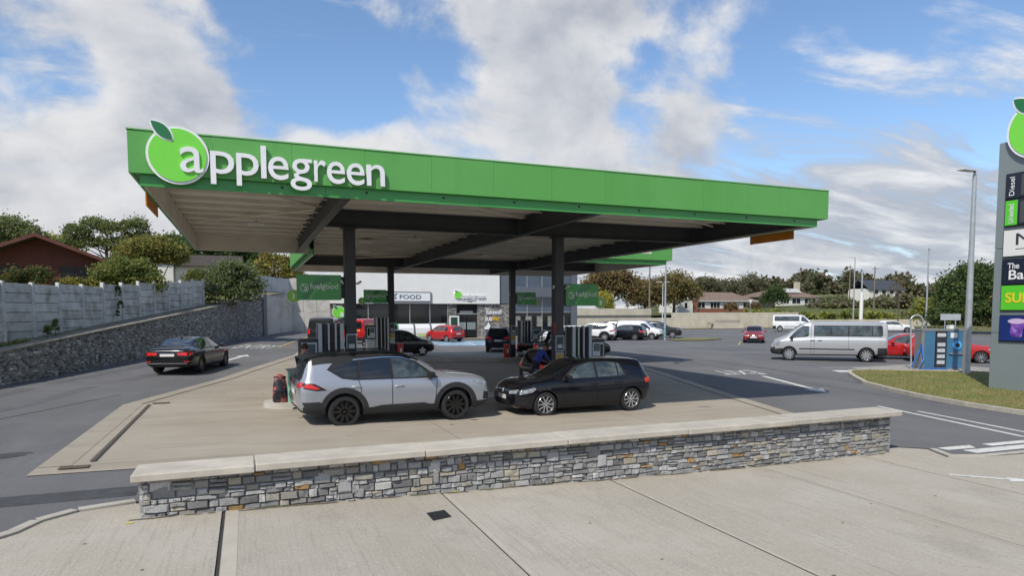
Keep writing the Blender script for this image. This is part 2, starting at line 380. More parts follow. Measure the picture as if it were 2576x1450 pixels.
# ================================================================== GROUND
FAR = []
def flat_h(X, Y):
    h = gz(X, Y) - .12; d = math.hypot(X, Y)
    if d > 150: h += min(15, (d-150)**1.15*.022) * (0.55 + .45*math.sin(math.atan2(X, Y)*9+.6))
    return h
def far_h(X, Y):
    """open country round the station"""
    h = gz(X, Y) - .12
    # bank behind the cream wall, then a wooded rise
    if Y > 86.8 and X > 28: h += min(2.45, 2.25 + (Y-86.8)*.02) * max(min(1, max(0, (88 - X + (Y-86)*.7)/8)), min(1, max(0, (Y-100)/12)))
    d = math.hypot(X, Y)
    if d > 150: h += min(15, (d-150)**1.15*.022) * (0.55 + .45*math.sin(math.atan2(X, Y)*9+.6))
    return h
g = sheet('ground', [(-260, -160), (520, -160), (520, 520), (-260, 520)], 0, MATS['field'], 13.0, None, flat_h); tag(g, kind='structure')
ub_ = sheet('upper_bank', [(28.5, 86.72), (62, 86.72), (86, 84.85), (112, 86.9), (150, 120), (190, 190), (28.5, 190)], .0, MATS['field'], 4.0, None, lambda x, y: max(far_h(x, max(y, 86.9)), flat_h(x, y)+.05)); tag(ub_, kind='structure')
g.data.shade_smooth()

asp = sheet('car_park', [(-9, 8.74), (-2.62, 8.83), (-2.5, 8.98), (-2.36, 9.38), (-2.05, 9.69), (-1.43, 9.89), (-1.1, 9.5), (12.3, 9.4), (12.72, 9.05), (12.38, 8.42), (13.1, 8.14), (14.4, 8.02), (26, 7.7), (90, 7.6), (90, 84), (46, 84), (34, 66), (-9, 66)], .0, MATS['asphalt'], 2.5); tag(asp, kind='structure')

# concrete forecourt: slabs cut at the joints
fc = thing('forecourt', None, None); tag(fc, kind='structure')
OUT = [(-3.2, 11.95), (-3.16, 20.25), (-.2, 29.6), (2.3, 36.9), (3.2, 42.5), (20.8, 42.5), (20.4, 33.0), (18.75, 28.8), (14.81, 17.06), (13.47, 12.92), (13.15, 11.95)]
def clip(poly, ax, lo, hi):
    for sgn, lim in ((1, lo), (-1, hi)):
        out = []
        for i, p in enumerate(poly):
            q = poly[(i+1) % len(poly)]; a = sgn*(p[ax]-lim); b = sgn*(q[ax]-lim)
            if a >= 0: out.append(p)
            if (a >= 0) != (b >= 0):
                t = a/(a-b); out.append((p[0]+(q[0]-p[0])*t, p[1]+(q[1]-p[1])*t))
        poly = out
        if not poly: return []
    return poly
xs_ = [-4, 4.05, 9.3, 14.2, 21]; ys_ = [11.9, 12.5, 18.0, 20.4, 28.2, 36, 43]
for i in range(len(xs_)-1):
    for j in range(len(ys_)-1):
        q = clip(clip(OUT, 0, xs_[i]+.006, xs_[i+1]-.006), 1, ys_[j]+.006, ys_[j+1]-.006)
        if len(q) > 2 and abs(sum(q[k][0]*q[(k+1) % len(q)][1]-q[(k+1) % len(q)][0]*q[k][1] for k in range(len(q)))) > .05:
            sheet('concrete_slab', q, .012, MATS['forecourt'], 1.5, fc)
sheet('joint_filler', [(p[0]*.999+.01, p[1]) for p in OUT], .005, GAP, 1.5, fc)
# edge strip along the flared left side and on the right, with the channel drain
LE = [(-3.2, 11.95), (-3.16, 20.25), (-.2, 29.6), (2.3, 36.9)]
sheet('edge_strip', strip([(-2.95, 12.5), (-2.9, 20.15), (.05, 29.6), (2.5, 36.8)], .46), .017, MATS['forecourt'], 1.5, fc)
sheet('edge_strip', strip([(13.15, 12.4), (14.6, 17.1), (18.5, 28.8), (20.1, 33)], .42), .017, MATS['forecourt'], 1.5, fc)
sheet('drain_channel', strip([(-2.45, 12.7), (-2.5, 20.0)], .085), .022, GAP, 1.5, fc)
for k in range(48):
    y = 12.75 + k*.15
    sheet('drain_slat', [(-2.52, y), (-2.44, y), (-2.44, y+.09), (-2.52, y+.09)], .026, M('slat_iron', (.12, .105, .085), .8, var=.3, vs=20), 3, fc)
for (x, y) in ((-2.75, 12.3), (-2.35, 20.2)):
    sheet('gully_grate', [(x-.10, y-.10), (x+.32, y-.10), (x+.32, y+.12), (x-.10, y+.12)], .028, M('rust_grate', (.10, .07, .05), .8, var=.4, vs=20), 3, fc)
sheet('edge_joint', strip([(-2.70, 20.2), (.3, 29.6), (2.75, 36.8)], .035), .022, GAP, 1.5, fc)
sheet('edge_joint', strip([(12.93, 12.5), (14.38, 17.15), (18.28, 28.8), (19.9, 33)], .035), .022, GAP, 1.5, fc)
rp = random.Random(5)
def blot(x, y, a, b, rot, n=14):
    return [(x + math.cos(rot)*a*math.cos(w)*r - math.sin(rot)*b*math.sin(w)*r, y + math.sin(rot)*a*math.cos(w)*r + math.cos(rot)*b*math.sin(w)*r)
            for w, r in ((2*math.pi*i/n, rp.uniform(.7, 1.1)) for i in range(n))]
OIL = M('oil_stain', (.05, .047, .042), .5, var=.4, vs=7)
for (x, y, a, b, r) in ((3.6, 15.6, .42, .13, .1), (5.15, 15.25, .10, .05, 0), (4.4, 14.7, .05, .03, 0), (12.2, 15.4, .25, .03, -.4), (6.9, 21.2, .4, .2, 0), (5.2, 25, .5, .25, .5), (11, 24, .6, .2, .2)):
    sheet('oil_stain', blot(x, y, a, b, r), .019, OIL, 3, fc)

# pavement slabs in front of the dwarf wall
pv = thing('pavement', None, None); tag(pv, kind='structure')
PO = [(-9, 8.72), (-2.62, 8.8), (-2.5, 8.95), (-2.36, 9.35), (-2.05, 9.66), (-1.43, 9.86), (-1.1, 9.6), (12.42, 9.45), (12.75, 9.05), (12.4, 8.42), (13.1, 8.14), (14.4, 8.02), (26, 7.7), (26, 3.2), (-9, 3.2)]
xs_ = [-9, -5.2, -2.9, -.34, 2.55, 5.35, 8.4, 10.9, 15, 20, 26]
for i in range(len(xs_)-1):
    q = clip(PO, 0, xs_[i]+(.022 if i in (3,) else .008), xs_[i+1]-(.022 if i == 2 else .008))
    sheet('pavement_slab', q, -.015, MATS['pavement'], 1.2, pv)
    for z in (0,):
        pass
sheet('joint_filler', PO, -.03, GAP, 2, pv)
# kerbs: curved one at the left lane, straight ones to the exit lane
def kerb(pts, w, h, parent, n_up=1):
    for a, b in zip(pts[:-1], pts[1:]):
        a = Vector(a); b = Vector(b); t = (b-a).normalized(); n = Vector((-t.y, t.x)); m = MB()
        a2 = a + t*.006; b2 = b - t*.006
        vs = []
        for (p, s_) in ((a2, 0), (b2, 0), (b2, 1), (a2, 1)):
            q = p + n*w*s_; vs.append((q.x, q.y))
        lo = [(x, y, gz(x, y)-.1) for x, y in vs]; hi = [(x, y, gz(x, y)+h) for x, y in vs]
        m.add(lo+hi, [(0,3,2,1),(4,5,6,7),(0,1,5,4),(1,2,6,5),(2,3,7,6),(3,0,4,7)], KERB); m.build('kerb_stone', parent)
kerb([(-9, 8.72), (-7.5, 8.74), (-6, 8.76), (-4.5, 8.78), (-3.2, 8.80), (-2.62, 8.82), (-2.5, 8.97), (-2.36, 9.36), (-2.05, 9.68), (-1.43, 9.88)], .14, .012, pv)
kerb([(12.75, 9.03), (12.42, 8.40), (13.1, 8.14), (14.4, 8.04), (16.5, 7.96), (19, 7.88), (22, 7.8), (26, 7.72)], .13, .010, pv)
# smooth trowelled margins beside the joints, and grit gathered at the wall foot
for x, w in ((-.31, .15), (2.565, .06), (5.365, .05), (8.335, .05)):
    sheet('slab_margin', [(x, 3.25), (x+w, 3.25), (x+w, 9.1), (x, 9.1)], -.0115, M('trowelled', (.425, .385, .32), .85, var=.10, vs=3), 1.2, pv)
DIRT = M('grit', (.15, .13, .09), .95, var=.4, vs=9); MOSS = M('moss', (.14, .14, .06), .95, var=.4, vs=9)
for k in range(60):
    x = rp.uniform(-1.2, 11.6); sheet('grit_patch', blot(x, 9.065+rp.uniform(-.02, .015), rp.uniform(.05, .28), rp.uniform(.012, .035), rp.uniform(-.05, .05), 10), -.0085+k*.00004, DIRT if k % 3 else MOSS, 3, pv)
for k in range(26):
    x = rp.uniform(-2, 12); y = rp.uniform(4.5, 8.8); r_ = rp.uniform(.008, .028); sheet('gum_spot', blot(x, y, r_, r_*.8, 0, 7), -.0105, DIRT, 3, pv)
tag(sheet('manhole_cover', [(2.1, 7.86), (2.37, 7.95), (2.36, 8.26), (2.1, 8.2)], -.009, M('iron', (.03, .032, .034), .6, .5, var=.3, vs=30, bump=.8, bs=90), 3, None), 'small black cast iron access cover set in the pale pavement', 'manhole cover')
for (x, y, s_) in ((2.78, 9.1, .07), (-1.38, 8.95, .06)):
    sheet('paint_spot', blot(x, y, s_, s_*.5, .2, 9), -.009, M('survey_yellow', (.62, .5, .05), .8, var=.3, vs=30), 3, pv)
# the road the pavement runs along
tag(sheet('road', [(-120, -9), (200, -9), (200, 3.05), (-120, 3.05)], -.02, MATS['asphalt'], 4), kind='structure')
kb = thing('road_kerb', None, None); tag(kb, kind='structure')
kerb([(x, 3.08) for x in np.arange(-8, 26, 1.0)], .12, .11, kb)

# painted marks
def mark(name, poly, mat, label, cat='road marking', group=None, off=.006, step=2.):
    o = sheet(name, poly, off, mat, step); tag(o, label, cat, group); return o
mark('lane_line', strip([(17.09, 13.71), (16.5, 11.4), (15.91, 9.11)], .13), MARK, 'long white centre line of the exit lane beside the dwarf wall')
mark('lane_line', strip([(17.25, 12.6), (16.95, 11.2), (16.5, 9.3)], .11), MARK, 'second white line running close beside the exit lane centre line')
for k, q in enumerate(([(12.95, 9.0), (13.85, 8.95), (13.7, 8.72), (12.95, 8.78)], [(13.2, 8.66), (16.2, 8.5), (16.1, 8.24), (13.2, 8.38)], [(14.2, 8.93), (16.3, 8.82), (16.2, 8.62), (14.2, 8.72)])):
    mark('yield_mark', q, MARK, ('short white block', 'longest white bar', 'right hand white bar of the upper row')[k] + ' of the stop line at the exit mouth')
def arrow(name, p, q, w, head, label, off=.006):
    p = Vector(p); q = Vector(q); t = (q-p).normalized(); n = Vector((-t.y, t.x)); e = q-t*head
    poly = [p+n*w, e+n*w, e+n*w*3.2, q, e-n*w*3.2, e-n*w, p-n*w]
    return mark(name, [tuple(v) for v in poly], MARK, label, 'arrow', None, off)
arrow('road_arrow', (20.5, 22.0), (18.3, 16.6), .11, 1.1, 'long white arrow painted on the asphalt beside the canopy shadow')
arrow('road_arrow', (-.95, 34.1), (.0, 37.2), .11, .9, 'white arrow on the entry lane ahead of the dark saloon')
arrow('road_arrow', (11.05, 7.45), (12.05, 6.5), .05, .55, 'faded white arrow painted on the pale pavement by the exit', -.009)
def road_text(txt, org, rz, size, label):
    me = text_mesh(txt, MARK, 0.0, (-size[0]/2, size[0]/2, 0, size[1]))
    c, s_ = math.cos(rz), math.sin(rz)
    for v in me.vertices:
        x, y = v.co.x, v.co.z
        X = org[0]+x*c-y*s_; Y = org[1]+x*s_+y*c
        v.co = (X, Y, gz(X, Y)+.008)
    o = link('road_lettering', me); tag(o, label, 'lettering')
road_text('ENTRY', (.15, 41.4), rad(-17), (2.2, 2.6), 'white word ENTRY painted on the lane by the stone wall')
road_text('EXIT', (20.9, 24.6), rad(162), (1.9, 1.9), 'white word EXIT painted upside down beyond the canopy shadow')
mark('parking_line', strip([(4.6, 54.5), (1.75, 42.2)], .13), MARKY, 'yellow line slanting along the edge of the hatched bay')
for k in range(6):
    t = k/6; a = Vector((1.75+2.85*t, 42.2+12.3*t))
    mark('parking_line', strip([tuple(a), (a.x+2.2, a.y+.4)], .10), MARKY, 'short yellow bar of the hatched bay beside the entry lane', 'road marking', 'yellow bars of the hatched bay')
mark('disabled_bay', [(13.6, 52.2), (20.0, 49.8), (21.2, 57.8), (15.6, 61.0)], MARKB, 'pale blue painted bay under the red hatchback before the shop', off=.005)
mark('bay_line', strip([(13.7, 52.0), (21.0, 49.4)], .16), M('bay_white', (.55, .6, .66), .8, var=.2, vs=3), 'white line along the front of the blue painted bay', off=.009)
mark('bay_line', strip([(17.3, 50.9), (18.9, 58.8)], .14), MATS['bay_white'], 'white line dividing the blue painted bay', off=.009)
for k, (x, y) in enumerate(((38.6, 44.3), (41.6, 42.6))):
    mark('bay_line', strip([(x-1.2, y-1.3), (x+2.8, y+3.0)], .12), MARKY, ('yellow bay line left of', 'yellow bay line right of')[k] + ' the dark red car')
mark('patch_mark', [(25.0, 22.1), (26.0, 21.6), (26.4, 22.4), (25.4, 22.9)], MARK, 'small square of worn white paint by the grass island')
mark('air_line', strip([(26.2, 24.2), (30.4, 22.5)], .1), MARK, 'thin white line leading to the blue air and vacuum unit')
for k, (a, b) in enumerate((((-7.2, 15.2), (-3.6, 22.8)), ((-6.0, 12.0), (-3.9, 13.1)))):
    sheet('tar_seam', strip([a, ((a[0]+b[0])/2+.2, (a[1]+b[1])/2), b], .05), .004, GAP, 1.0, asp)
for (x, y, a, b, r) in ((-4.4, 13.6, .9, .3, .4), (33, 37, 2.2, .2, -.5), (30, 33, 1.5, .15, -.5), (22, 30, 1.6, .3, .8), (37, 33, 1.6, .14, -.6)):
    sheet('tar_patch', blot(x, y, a, b, r, 20), .004, M('tar_patch', (.055, .056, .06), .85, var=.3, vs=4), 1.0, asp)

for (a, b, w) in (((-8.4, 19), (-4.3, 33), .5), ((-6.6, 18.5), (-3.0, 31), .45), ((24, 30), (21, 10.5), .5), ((22.2, 30), (19, 11), .5)):
    n_ = 9; pts = [(a[0]+(b[0]-a[0])*i/n_+.25*math.sin(i*.9), a[1]+(b[1]-a[1])*i/n_) for i in range(n_+1)]
    sheet('tyre_track', strip(pts, w), .003, M('tyre_track', (.11, .11, .112), .75, var=.22, vs=2.5), 1.2, asp)
sheet('trench_patch', strip([(-8.6, 10.3), (-4, 10.42), (-1.5, 10.5)], .55), .0035, MATS['tar_patch'], 1.0, asp)

# grass island at the right with its kerb
GI = [(25.4, 21.75), (24.3, 20.8), (23.3, 19.7), (21.75, 17.9), (20.75, 16.0), (20.1, 14.6), (19.55, 12.7), (19.3, 11.0), (19.6, 9.6), (22, 9.2), (30, 9.0), (30.2, 15), (29.9, 19.0), (28.0, 20.4), (26.4, 21.6)]
gi = sheet('grass_island', GI, .10, MATS['grass'], .8); tag(gi, kind='structure')
kerb(GI[::-1][-9:], .16, .125, gi); kerb(GI[:1]+GI[:-7:-1], .16, .125, gi)
sheet('tarmac_pad', [(26.4, 21.8), (28.1, 20.6), (30.1, 19.2), (33.5, 19.4), (33.5, 24), (27.5, 23.6)], .006, M('pad_concrete', (.3, .285, .25), .9, var=.2, vs=1.2), 2, asp)
rg = np.random.default_rng(4)
def in_poly(x, y, P):
    c = np.zeros(len(x), bool); j = len(P)-1
    for i in range(len(P)):
        xi, yi = P[i]; xj, yj = P[j]
        c ^= ((yi > y) != (yj > y)) & (x < (xj-xi)*(y-yi)/(yj-yi+1e-9)+xi); j = i
    return c
GRASSB = [M('grass_blade_a', (.16, .19, .045), .8, var=.3, vs=.8), M('grass_blade_b', (.27, .22, .09), .8, var=.3, vs=.8)]
def tufts(name, P, n, h, zf, label, parent=None):
    xs = [p[0] for p in P]; ys = [p[1] for p in P]
    x = rg.uniform(min(xs), max(xs), n*2); y = rg.uniform(min(ys), max(ys), n*2); k = in_poly(x, y, P); x = x[k][:n]; y = y[k][:n]
    n = len(x); hh = rg.uniform(.5, 1.3, n)*h; a = rg.uniform(0, math.pi, n)
    z = np.array([zf(i, j) for i, j in zip(x, y)])
    C = np.stack([x, y, z+hh*.45], 1); A = np.stack([np.cos(a), np.sin(a), a*0], 1)*(h*.16); B = np.stack([rg.normal(0, .35, n)*hh, rg.normal(0, .35, n)*hh, hh*.5], 1)
    me = quads_mesh(name, C, A, B, GRASSB, (rg.random(n) < .42)); o = link(name, me, parent)
    if label: tag(o, label, 'grass', kind='stuff')
    else: tag(o, kind='stuff')
    return o
tufts('grass', [(p[0]*.994+.14, p[1]*.992+.12) for p in GI], 30000, .034, lambda x, y: gz(x, y)+.10, 'short patchy grass growing on the kerbed island under the sign pylon')

# ================================================================== DWARF WALL
def unit_stone(rn):
    m = MB(); j = lambda a: rn.uniform(-a, a)
    vs = []
    for (x, z) in ((-.5, -.5), (.5, -.5), (.5, .5), (-.5, .5)): vs.append((x, 0, z))
    mid = [(x*(1+j(.04)), -.55+j(.06), z*(1+j(.05))) for (x, z) in ((-.5, -.5), (.5, -.5), (.5, .5), (-.5, .5))]
    ins = .40
    fr = [(x*(.86+j(.09)), -1+j(.16), z*(.76+j(.16))) for (x, z) in ((-.5, -.5), (0, -.5), (.5, -.5), (.5, .5), (0, .5), (-.5, .5))]
    m.v = vs+mid+fr
    m.f = [(0,1,5,4),(1,2,6,5),(2,3,7,6),(3,0,4,7),(4,5,10,9,8),(5,6,11,10),(6,7,13,12,11),(7,4,8,13),(8,9,12,13),(9,10,11,12)]
    return m
def stone_face(parent, org, d, nrm_, L, zb, zt, hmin, hmax, wmin, wmax, dep, mats, wts, nparts, seed, order=None, shapes=6):
    """rubble facing: stones fill courses between zb(s) and zt(s) on a vertical plane"""
    rn = random.Random(seed); place = []
    zlo = min(zb(0), zb(L), zb(L/2)); zhi = max(zt(0), zt(L))
    z = zlo - .02
    while z < zhi:
        h = rn.uniform(hmin, hmax); s_ = rn.uniform(-wmax, 0)
        while s_ < L:
            w = rn.uniform(wmin, wmax)*(1.25 if rn.random() < .15 else 1)
            a, b = max(s_, 0), min(s_+w, L)
            if b-a > wmin*.35:
                c = (a+b)/2
                if rn.random() < .22 and h > hmin*1.3: sub = [(z, h*.5), (z+h*.5, h*.5)]
                elif rn.random() < .07: sub = [(z, h*1.9)]
                else: sub = [(z, h)]
                for (z0, hh) in sub:
                    lo, hi = max(z0, zb(c)-.03), min(z0+hh, zt(c))
                    if hi-lo > hmin*.4: place.append((c, (lo+hi)/2, b-a, hi-lo))
            s_ += w
        z += h
    um = [unit_stone(rn) for _ in range(shapes)]
    idx = list(range(len(place)))
    idx.sort(key=(lambda i: order(place[i])) if order else (lambda i: -place[i][2]*place[i][3]))
    pset = set(idx[:nparts]); rest = MB(); cache = {}
    ang = math.atan2(d[1], d[0])
    flip = 1 if (-(-d[1])*nrm_[0] - d[0]*nrm_[1]) > 0 else -1     # local -Y must face nrm_
    for i, (c, z, w, h) in enumerate(place):
        mat = rn.choices(mats, wts)[0]; k = rn.randrange(shapes); dp = dep*rn.uniform(.7, 1.35); g_ = min(.014, w*.06)
        loc = Vector((org[0]+d[0]*c, org[1]+d[1]*c, z)); sc = Vector(((w-g_)*rn.choice((1, -1)), dp, (h-g_)))
        Rm = Matrix.Rotation(ang if flip > 0 else ang+math.pi, 4, 'Z') @ Matrix.Rotation(rn.uniform(-.03, .03), 4, 'Y')
        if i in pset:
            if (k, mat.name) not in cache:
                m = MB(); m.add(um[k].v, um[k].f, mat); cache[(k, mat.name)] = m.mesh('stone')
            o = link('stone', cache[(k, mat.name)], parent); o.matrix_local = Matrix.Translation(loc) @ Rm @ Matrix.Diagonal((*sc, 1))
        else:
            T = Matrix.Translation(loc) @ Rm @ Matrix.Diagonal((*sc, 1))
            rest.add([T @ Vector(v) for v in um[k].v], um[k].f, mat)
    if rest.v: tag(rest.build('small_stones', parent), kind='stuff')

dw = thing('dwarf_wall', 'low grey rubble stone wall with pale flat coping in front of the forecourt', 'wall')
WX0, WX1, WY = -1.27, 11.72, 9.12
pz = lambda x: gz(x, 9) - .015
core = MB(); n = 14
vs = []; fs = []
for i in range(n+1):
    x = WX0+.03+(WX1-WX0-.06)*i/n
    for y in (WY+.03, WY+.33):
        vs += [(x, y, pz(x)-.12), (x, y, .575)]
for i in range(n):
    a = i*4; b = a+4
    fs += [(a, b, b+1, a+1), (a+2, a+3, b+3, b+2), (a+1, b+1, b+3, a+3)]
fs += [(0, 1, 3, 2), (n*4, n*4+2, n*4+3, n*4+1)]
core.add(vs, fs, MORTAR); core.build('wall_core', dw)
stone_face(dw, (WX0, WY+.035), (1, 0), (0, -1), WX1-WX0, lambda s_: pz(WX0+s_)-.01, lambda s_: .572, .05, .115, .07, .26, .055, STONES, SW, 270, 11)
stone_face(dw, (WX0+.035, WY+.33), (0, -1), (-1, 0), .33, lambda s_: pz(WX0)-.01, lambda s_: .572, .06, .13, .1, .2, .05, STONES, SW, 14, 12)
stone_face(dw, (WX1-.035, WY), (0, 1), (1, 0), .33, lambda s_: pz(WX1)-.01, lambda s_: .572, .06, .13, .1, .2, .05, STONES, SW, 14, 13)
stone_face(dw, (WX1, WY+.325), (-1, 0), (0, 1), WX1-WX0, lambda s_: gz(WX1-s_, 9.5)-.01, lambda s_: .572, .08, .16, .15, .4, .05, STONES, SW, 0, 14)
cx = [-1.36, .05, 2.3, 4.55, 6.8, 9.05, 11.85]
for i in range(len(cx)-1):
    dz = (.0, .012, .004, .008, .0, .006)[i]
    m = MB(); m.box((cx[i]+.006, 8.95, .578+dz), (cx[i+1]-.006, 9.58, .675+dz), COPING, None, .012); m.build('coping_slab', dw)

# ================================================================== LEFT STONE-FACED WALL, FENCE, BANK
w0 = Vector((-7.71, 26.66)); w1 = Vector((1.24, 53.67)); wd = (w1-w0).normalized(); wn_ = Vector((-wd.y, wd.x)); WL = (w1-w0).length
wtop = lambda s_: 1.3 + .0862*s_
lw = thing('stone_retaining_wall', 'long dark grey stone faced retaining wall rising along the entry lane', 'wall')
S0 = -9.0
def wp(s_, o=0.): 
    p = w0 + wd*s_ + wn_*o; return p
m = MB(); vs = []; fs = []; n = 24
for i in range(n+1):
    s_ = S0 + (WL-S0)*i/n; a = wp(s_, .04); b = wp(s_, .45)
    vs += [(a.x, a.y, gz(a.x, a.y)-.15), (a.x, a.y, wtop(s_)-.02), (b.x, b.y, gz(b.x, b.y)-.15), (b.x, b.y, wtop(s_)-.02)]
for i in range(n):
    a = i*4; b = a+4; fs += [(a, b, b+1, a+1), (a+2, a+3, b+3, b+2), (a+1, b+1, b+3, a+3)]
fs += [(0, 1, 3, 2), (n*4, n*4+2, n*4+3, n*4+1)]
m.add(vs, fs, M('wall_core_dark', (.13, .125, .115), .95, var=.3, vs=6)); m.build('wall_core', lw)
o0 = wp(S0, .045)
stone_face(lw, (o0.x, o0.y), (wd.x, wd.y), (-wn_.x, -wn_.y), WL-S0-.5, lambda s_: gz(*wp(S0+s_))-.02, lambda s_: wtop(S0+s_)-.02, .05, .105, .07, .21, .06, CLAD, CW, 290, 21, order=lambda p: abs(p[0]-11)*.2 - p[2]*p[3]*30, shapes=5)
for i in range(18):
    a_, b_ = S0+(WL-S0-.5)*i/18, S0+(WL-S0-.5)*(i+1)/18
    A = wp(a_+.006, -.07); B = wp(b_-.006, -.07); C = wp(b_-.006, .5); D = wp(a_+.006, .5)
    m = MB(); z0, z1 = wtop(a_), wtop(b_)
    m.add([(A.x, A.y, z0-.015), (B.x, B.y, z1-.015), (C.x, C.y, z1-.015), (D.x, D.y, z0-.015), (A.x, A.y, z0+.05), (B.x, B.y, z1+.05), (C.x, C.y, z1+.05), (D.x, D.y, z0+.05)],
          [(0,3,2,1),(4,5,6,7),(0,1,5,4),(1,2,6,5),(2,3,7,6),(3,0,4,7)], M('wall_cap', (.27, .245, .2), .95, var=.35, vs=5, bump=.5, bs=40)); m.build('wall_cap', lw)
# end pier of the stone wall
pe = wp(WL-.45, -.14); pq = wp(WL+.35, .5)
m = MB(); A = wp(WL-.45, -.12); B = wp(WL+.35, -.12); C = wp(WL+.35, .5); D = wp(WL-.45, .5)
m.prism([(p.x, p.y) for p in (A, B, C, D)], .6, 3.95, CLAD[3]); m.build('end_pier', lw)

# bank behind the wall
bk = MB(); vs = []; fs = []; n = 30; offs = (.44, 1.0, 2.2, 6, 14, 40, 90)
for i in range(n+1):
    s_ = S0-8 + (WL-S0+30)*i/n
    for j, o_ in enumerate(offs):
        p = wp(s_, o_); z = wtop(max(S0, min(s_, WL+6))) + (-.03, .10, .2, .3, .45, .7, 1.0)[j]
        vs.append((p.x, p.y, z))
for i in range(n):
    for j in range(len(offs)-1):
        a = i*len(offs)+j; fs.append((a, a+1, a+1+len(offs), a+len(offs)))
bk.add(vs, [f for i, f in enumerate(fs) if i % 6 > 0], MATS['grass']); bk.add(vs, [f for i, f in enumerate(fs) if i % 6 == 0], M('soil_strip', (.17, .15, .12), .95, vs=1.5, ramp=((.35, (.11, .12, .05)), (.55, (.2, .18, .14)), (.75, (.27, .25, .21))))); b_ = bk.build('grass_bank', None, 60); tag(b_, kind='structure')
# precast concrete fence: posts and planks
fn = thing('concrete_fence', 'grey precast concrete panel fence standing on top of the stone wall', 'fence')
SP = 1.62; posts = [-6.3+SP*k for k in range(17)]
ftop = lambda s_: 3.66 + .02*max(0, s_) + .045*max(0, s_-8)
rf = random.Random(3)
prev = None
for k, s_ in enumerate(posts):
    p = wp(s_, 1.0); zt_ = round(ftop(s_+SP/2)/.07)*.07; zb_ = wtop(s_)-.1
    m = MB(); R_ = Matrix.Translation((p.x, p.y, 0)) @ Matrix.Rotation(math.atan2(wd.y, wd.x), 4, 'Z')
    m.box((-.065, -.07, zb_), (.065, .08, zt_+.06), POSTC, R_, .012); o = m.build('fence_post', fn)
    if k < len(posts)-1:
        z = zt_; r = 0
        while z > zb_ + .05 and r < 9:
            h = .36
            m = MB(); lo = max(z-h, zb_-.05)
            m.box((.055, -.02+rf.uniform(-.006, .006), lo+.010), (SP-.055, .035, z-.010), FENCEC, R_, .008)
            m.build('fence_panel', fn); z -= h; r += 1
        m = MB(); m.box((.06, .036, zb_-.05), (SP-.06, .044, zt_-.02), M('joint_shadow', (.06, .055, .05), .95), R_); m.build('joint_shade_sheet', fn)  # dark sheet added behind the gaps; its colour stands in for joint shade
tufts('bank_grass', [tuple(wp(-6, .5)), tuple(wp(2.6, .5)), tuple(wp(2.6, 1.0)), tuple(wp(-6, 1.0))], 2200, .15, lambda x, y: wtop((Vector((x, y))-w0).dot(wd))+.0, 'rough grass strip between the stone wall and the concrete fence')
# concrete retaining walls closing the lane beside the shop
cw = thing('concrete_wall', 'streaky pale concrete retaining wall between the stone wall and the shop', 'wall')
e0 = wp(WL+.3, .1); e1 = Vector((3.7, 61.2))
dd = (e1-e0).normalized(); nn = Vector((-dd.y, dd.x)); LL = (e1-e0).length
for i in range(5):
    a = e0+dd*(LL*i/5+.01); b = e0+dd*(LL*(i+1)/5-.01)
    m = MB(); m.prism([tuple(a), tuple(b), tuple(b+nn*.35), tuple(a+nn*.35)], .3, 3.95-.05*i, WALLC); m.build('wall_panel', cw)
for i in range(3):
    a = 3.6+i*1.15
    m = MB(); m.box((a+.01, 61.3, .3), (a+1.14, 61.6, 2.55), WALLC); m.build('wall_panel', cw)
    m = MB(); m.box((a+.01, 61.9, 2.5), (a+1.14, 62.2, 5.6), WALLC); m.build('wall_panel', cw)
uw = thing('rendered_wall', 'upper pale grey rendered garden wall above the concrete retaining wall', 'wall')
RG_ = M('render_grey', (.5, .505, .51), .9, vs=.9, ramp=((.3, (.28, .28, .28)), (.45, (.48, .485, .49)), (.75, (.58, .585, .59))))
ua, ub = Vector((-.9, 54.6)), Vector((5.0, 64.2)); ud = (ub-ua)/6; un = Vector((-ud.y, ud.x)).normalized()*.22
for i in range(6):
    a = ua+ud*i+ud.normalized()*.006; b = ua+ud*(i+1)-ud.normalized()*.006; zt_ = 5.62-.02*i
    m = MB(); m.prism([tuple(a), tuple(b), tuple(b+un), tuple(a+un)], 2.6, zt_, RG_); m.build('wall_panel', uw)

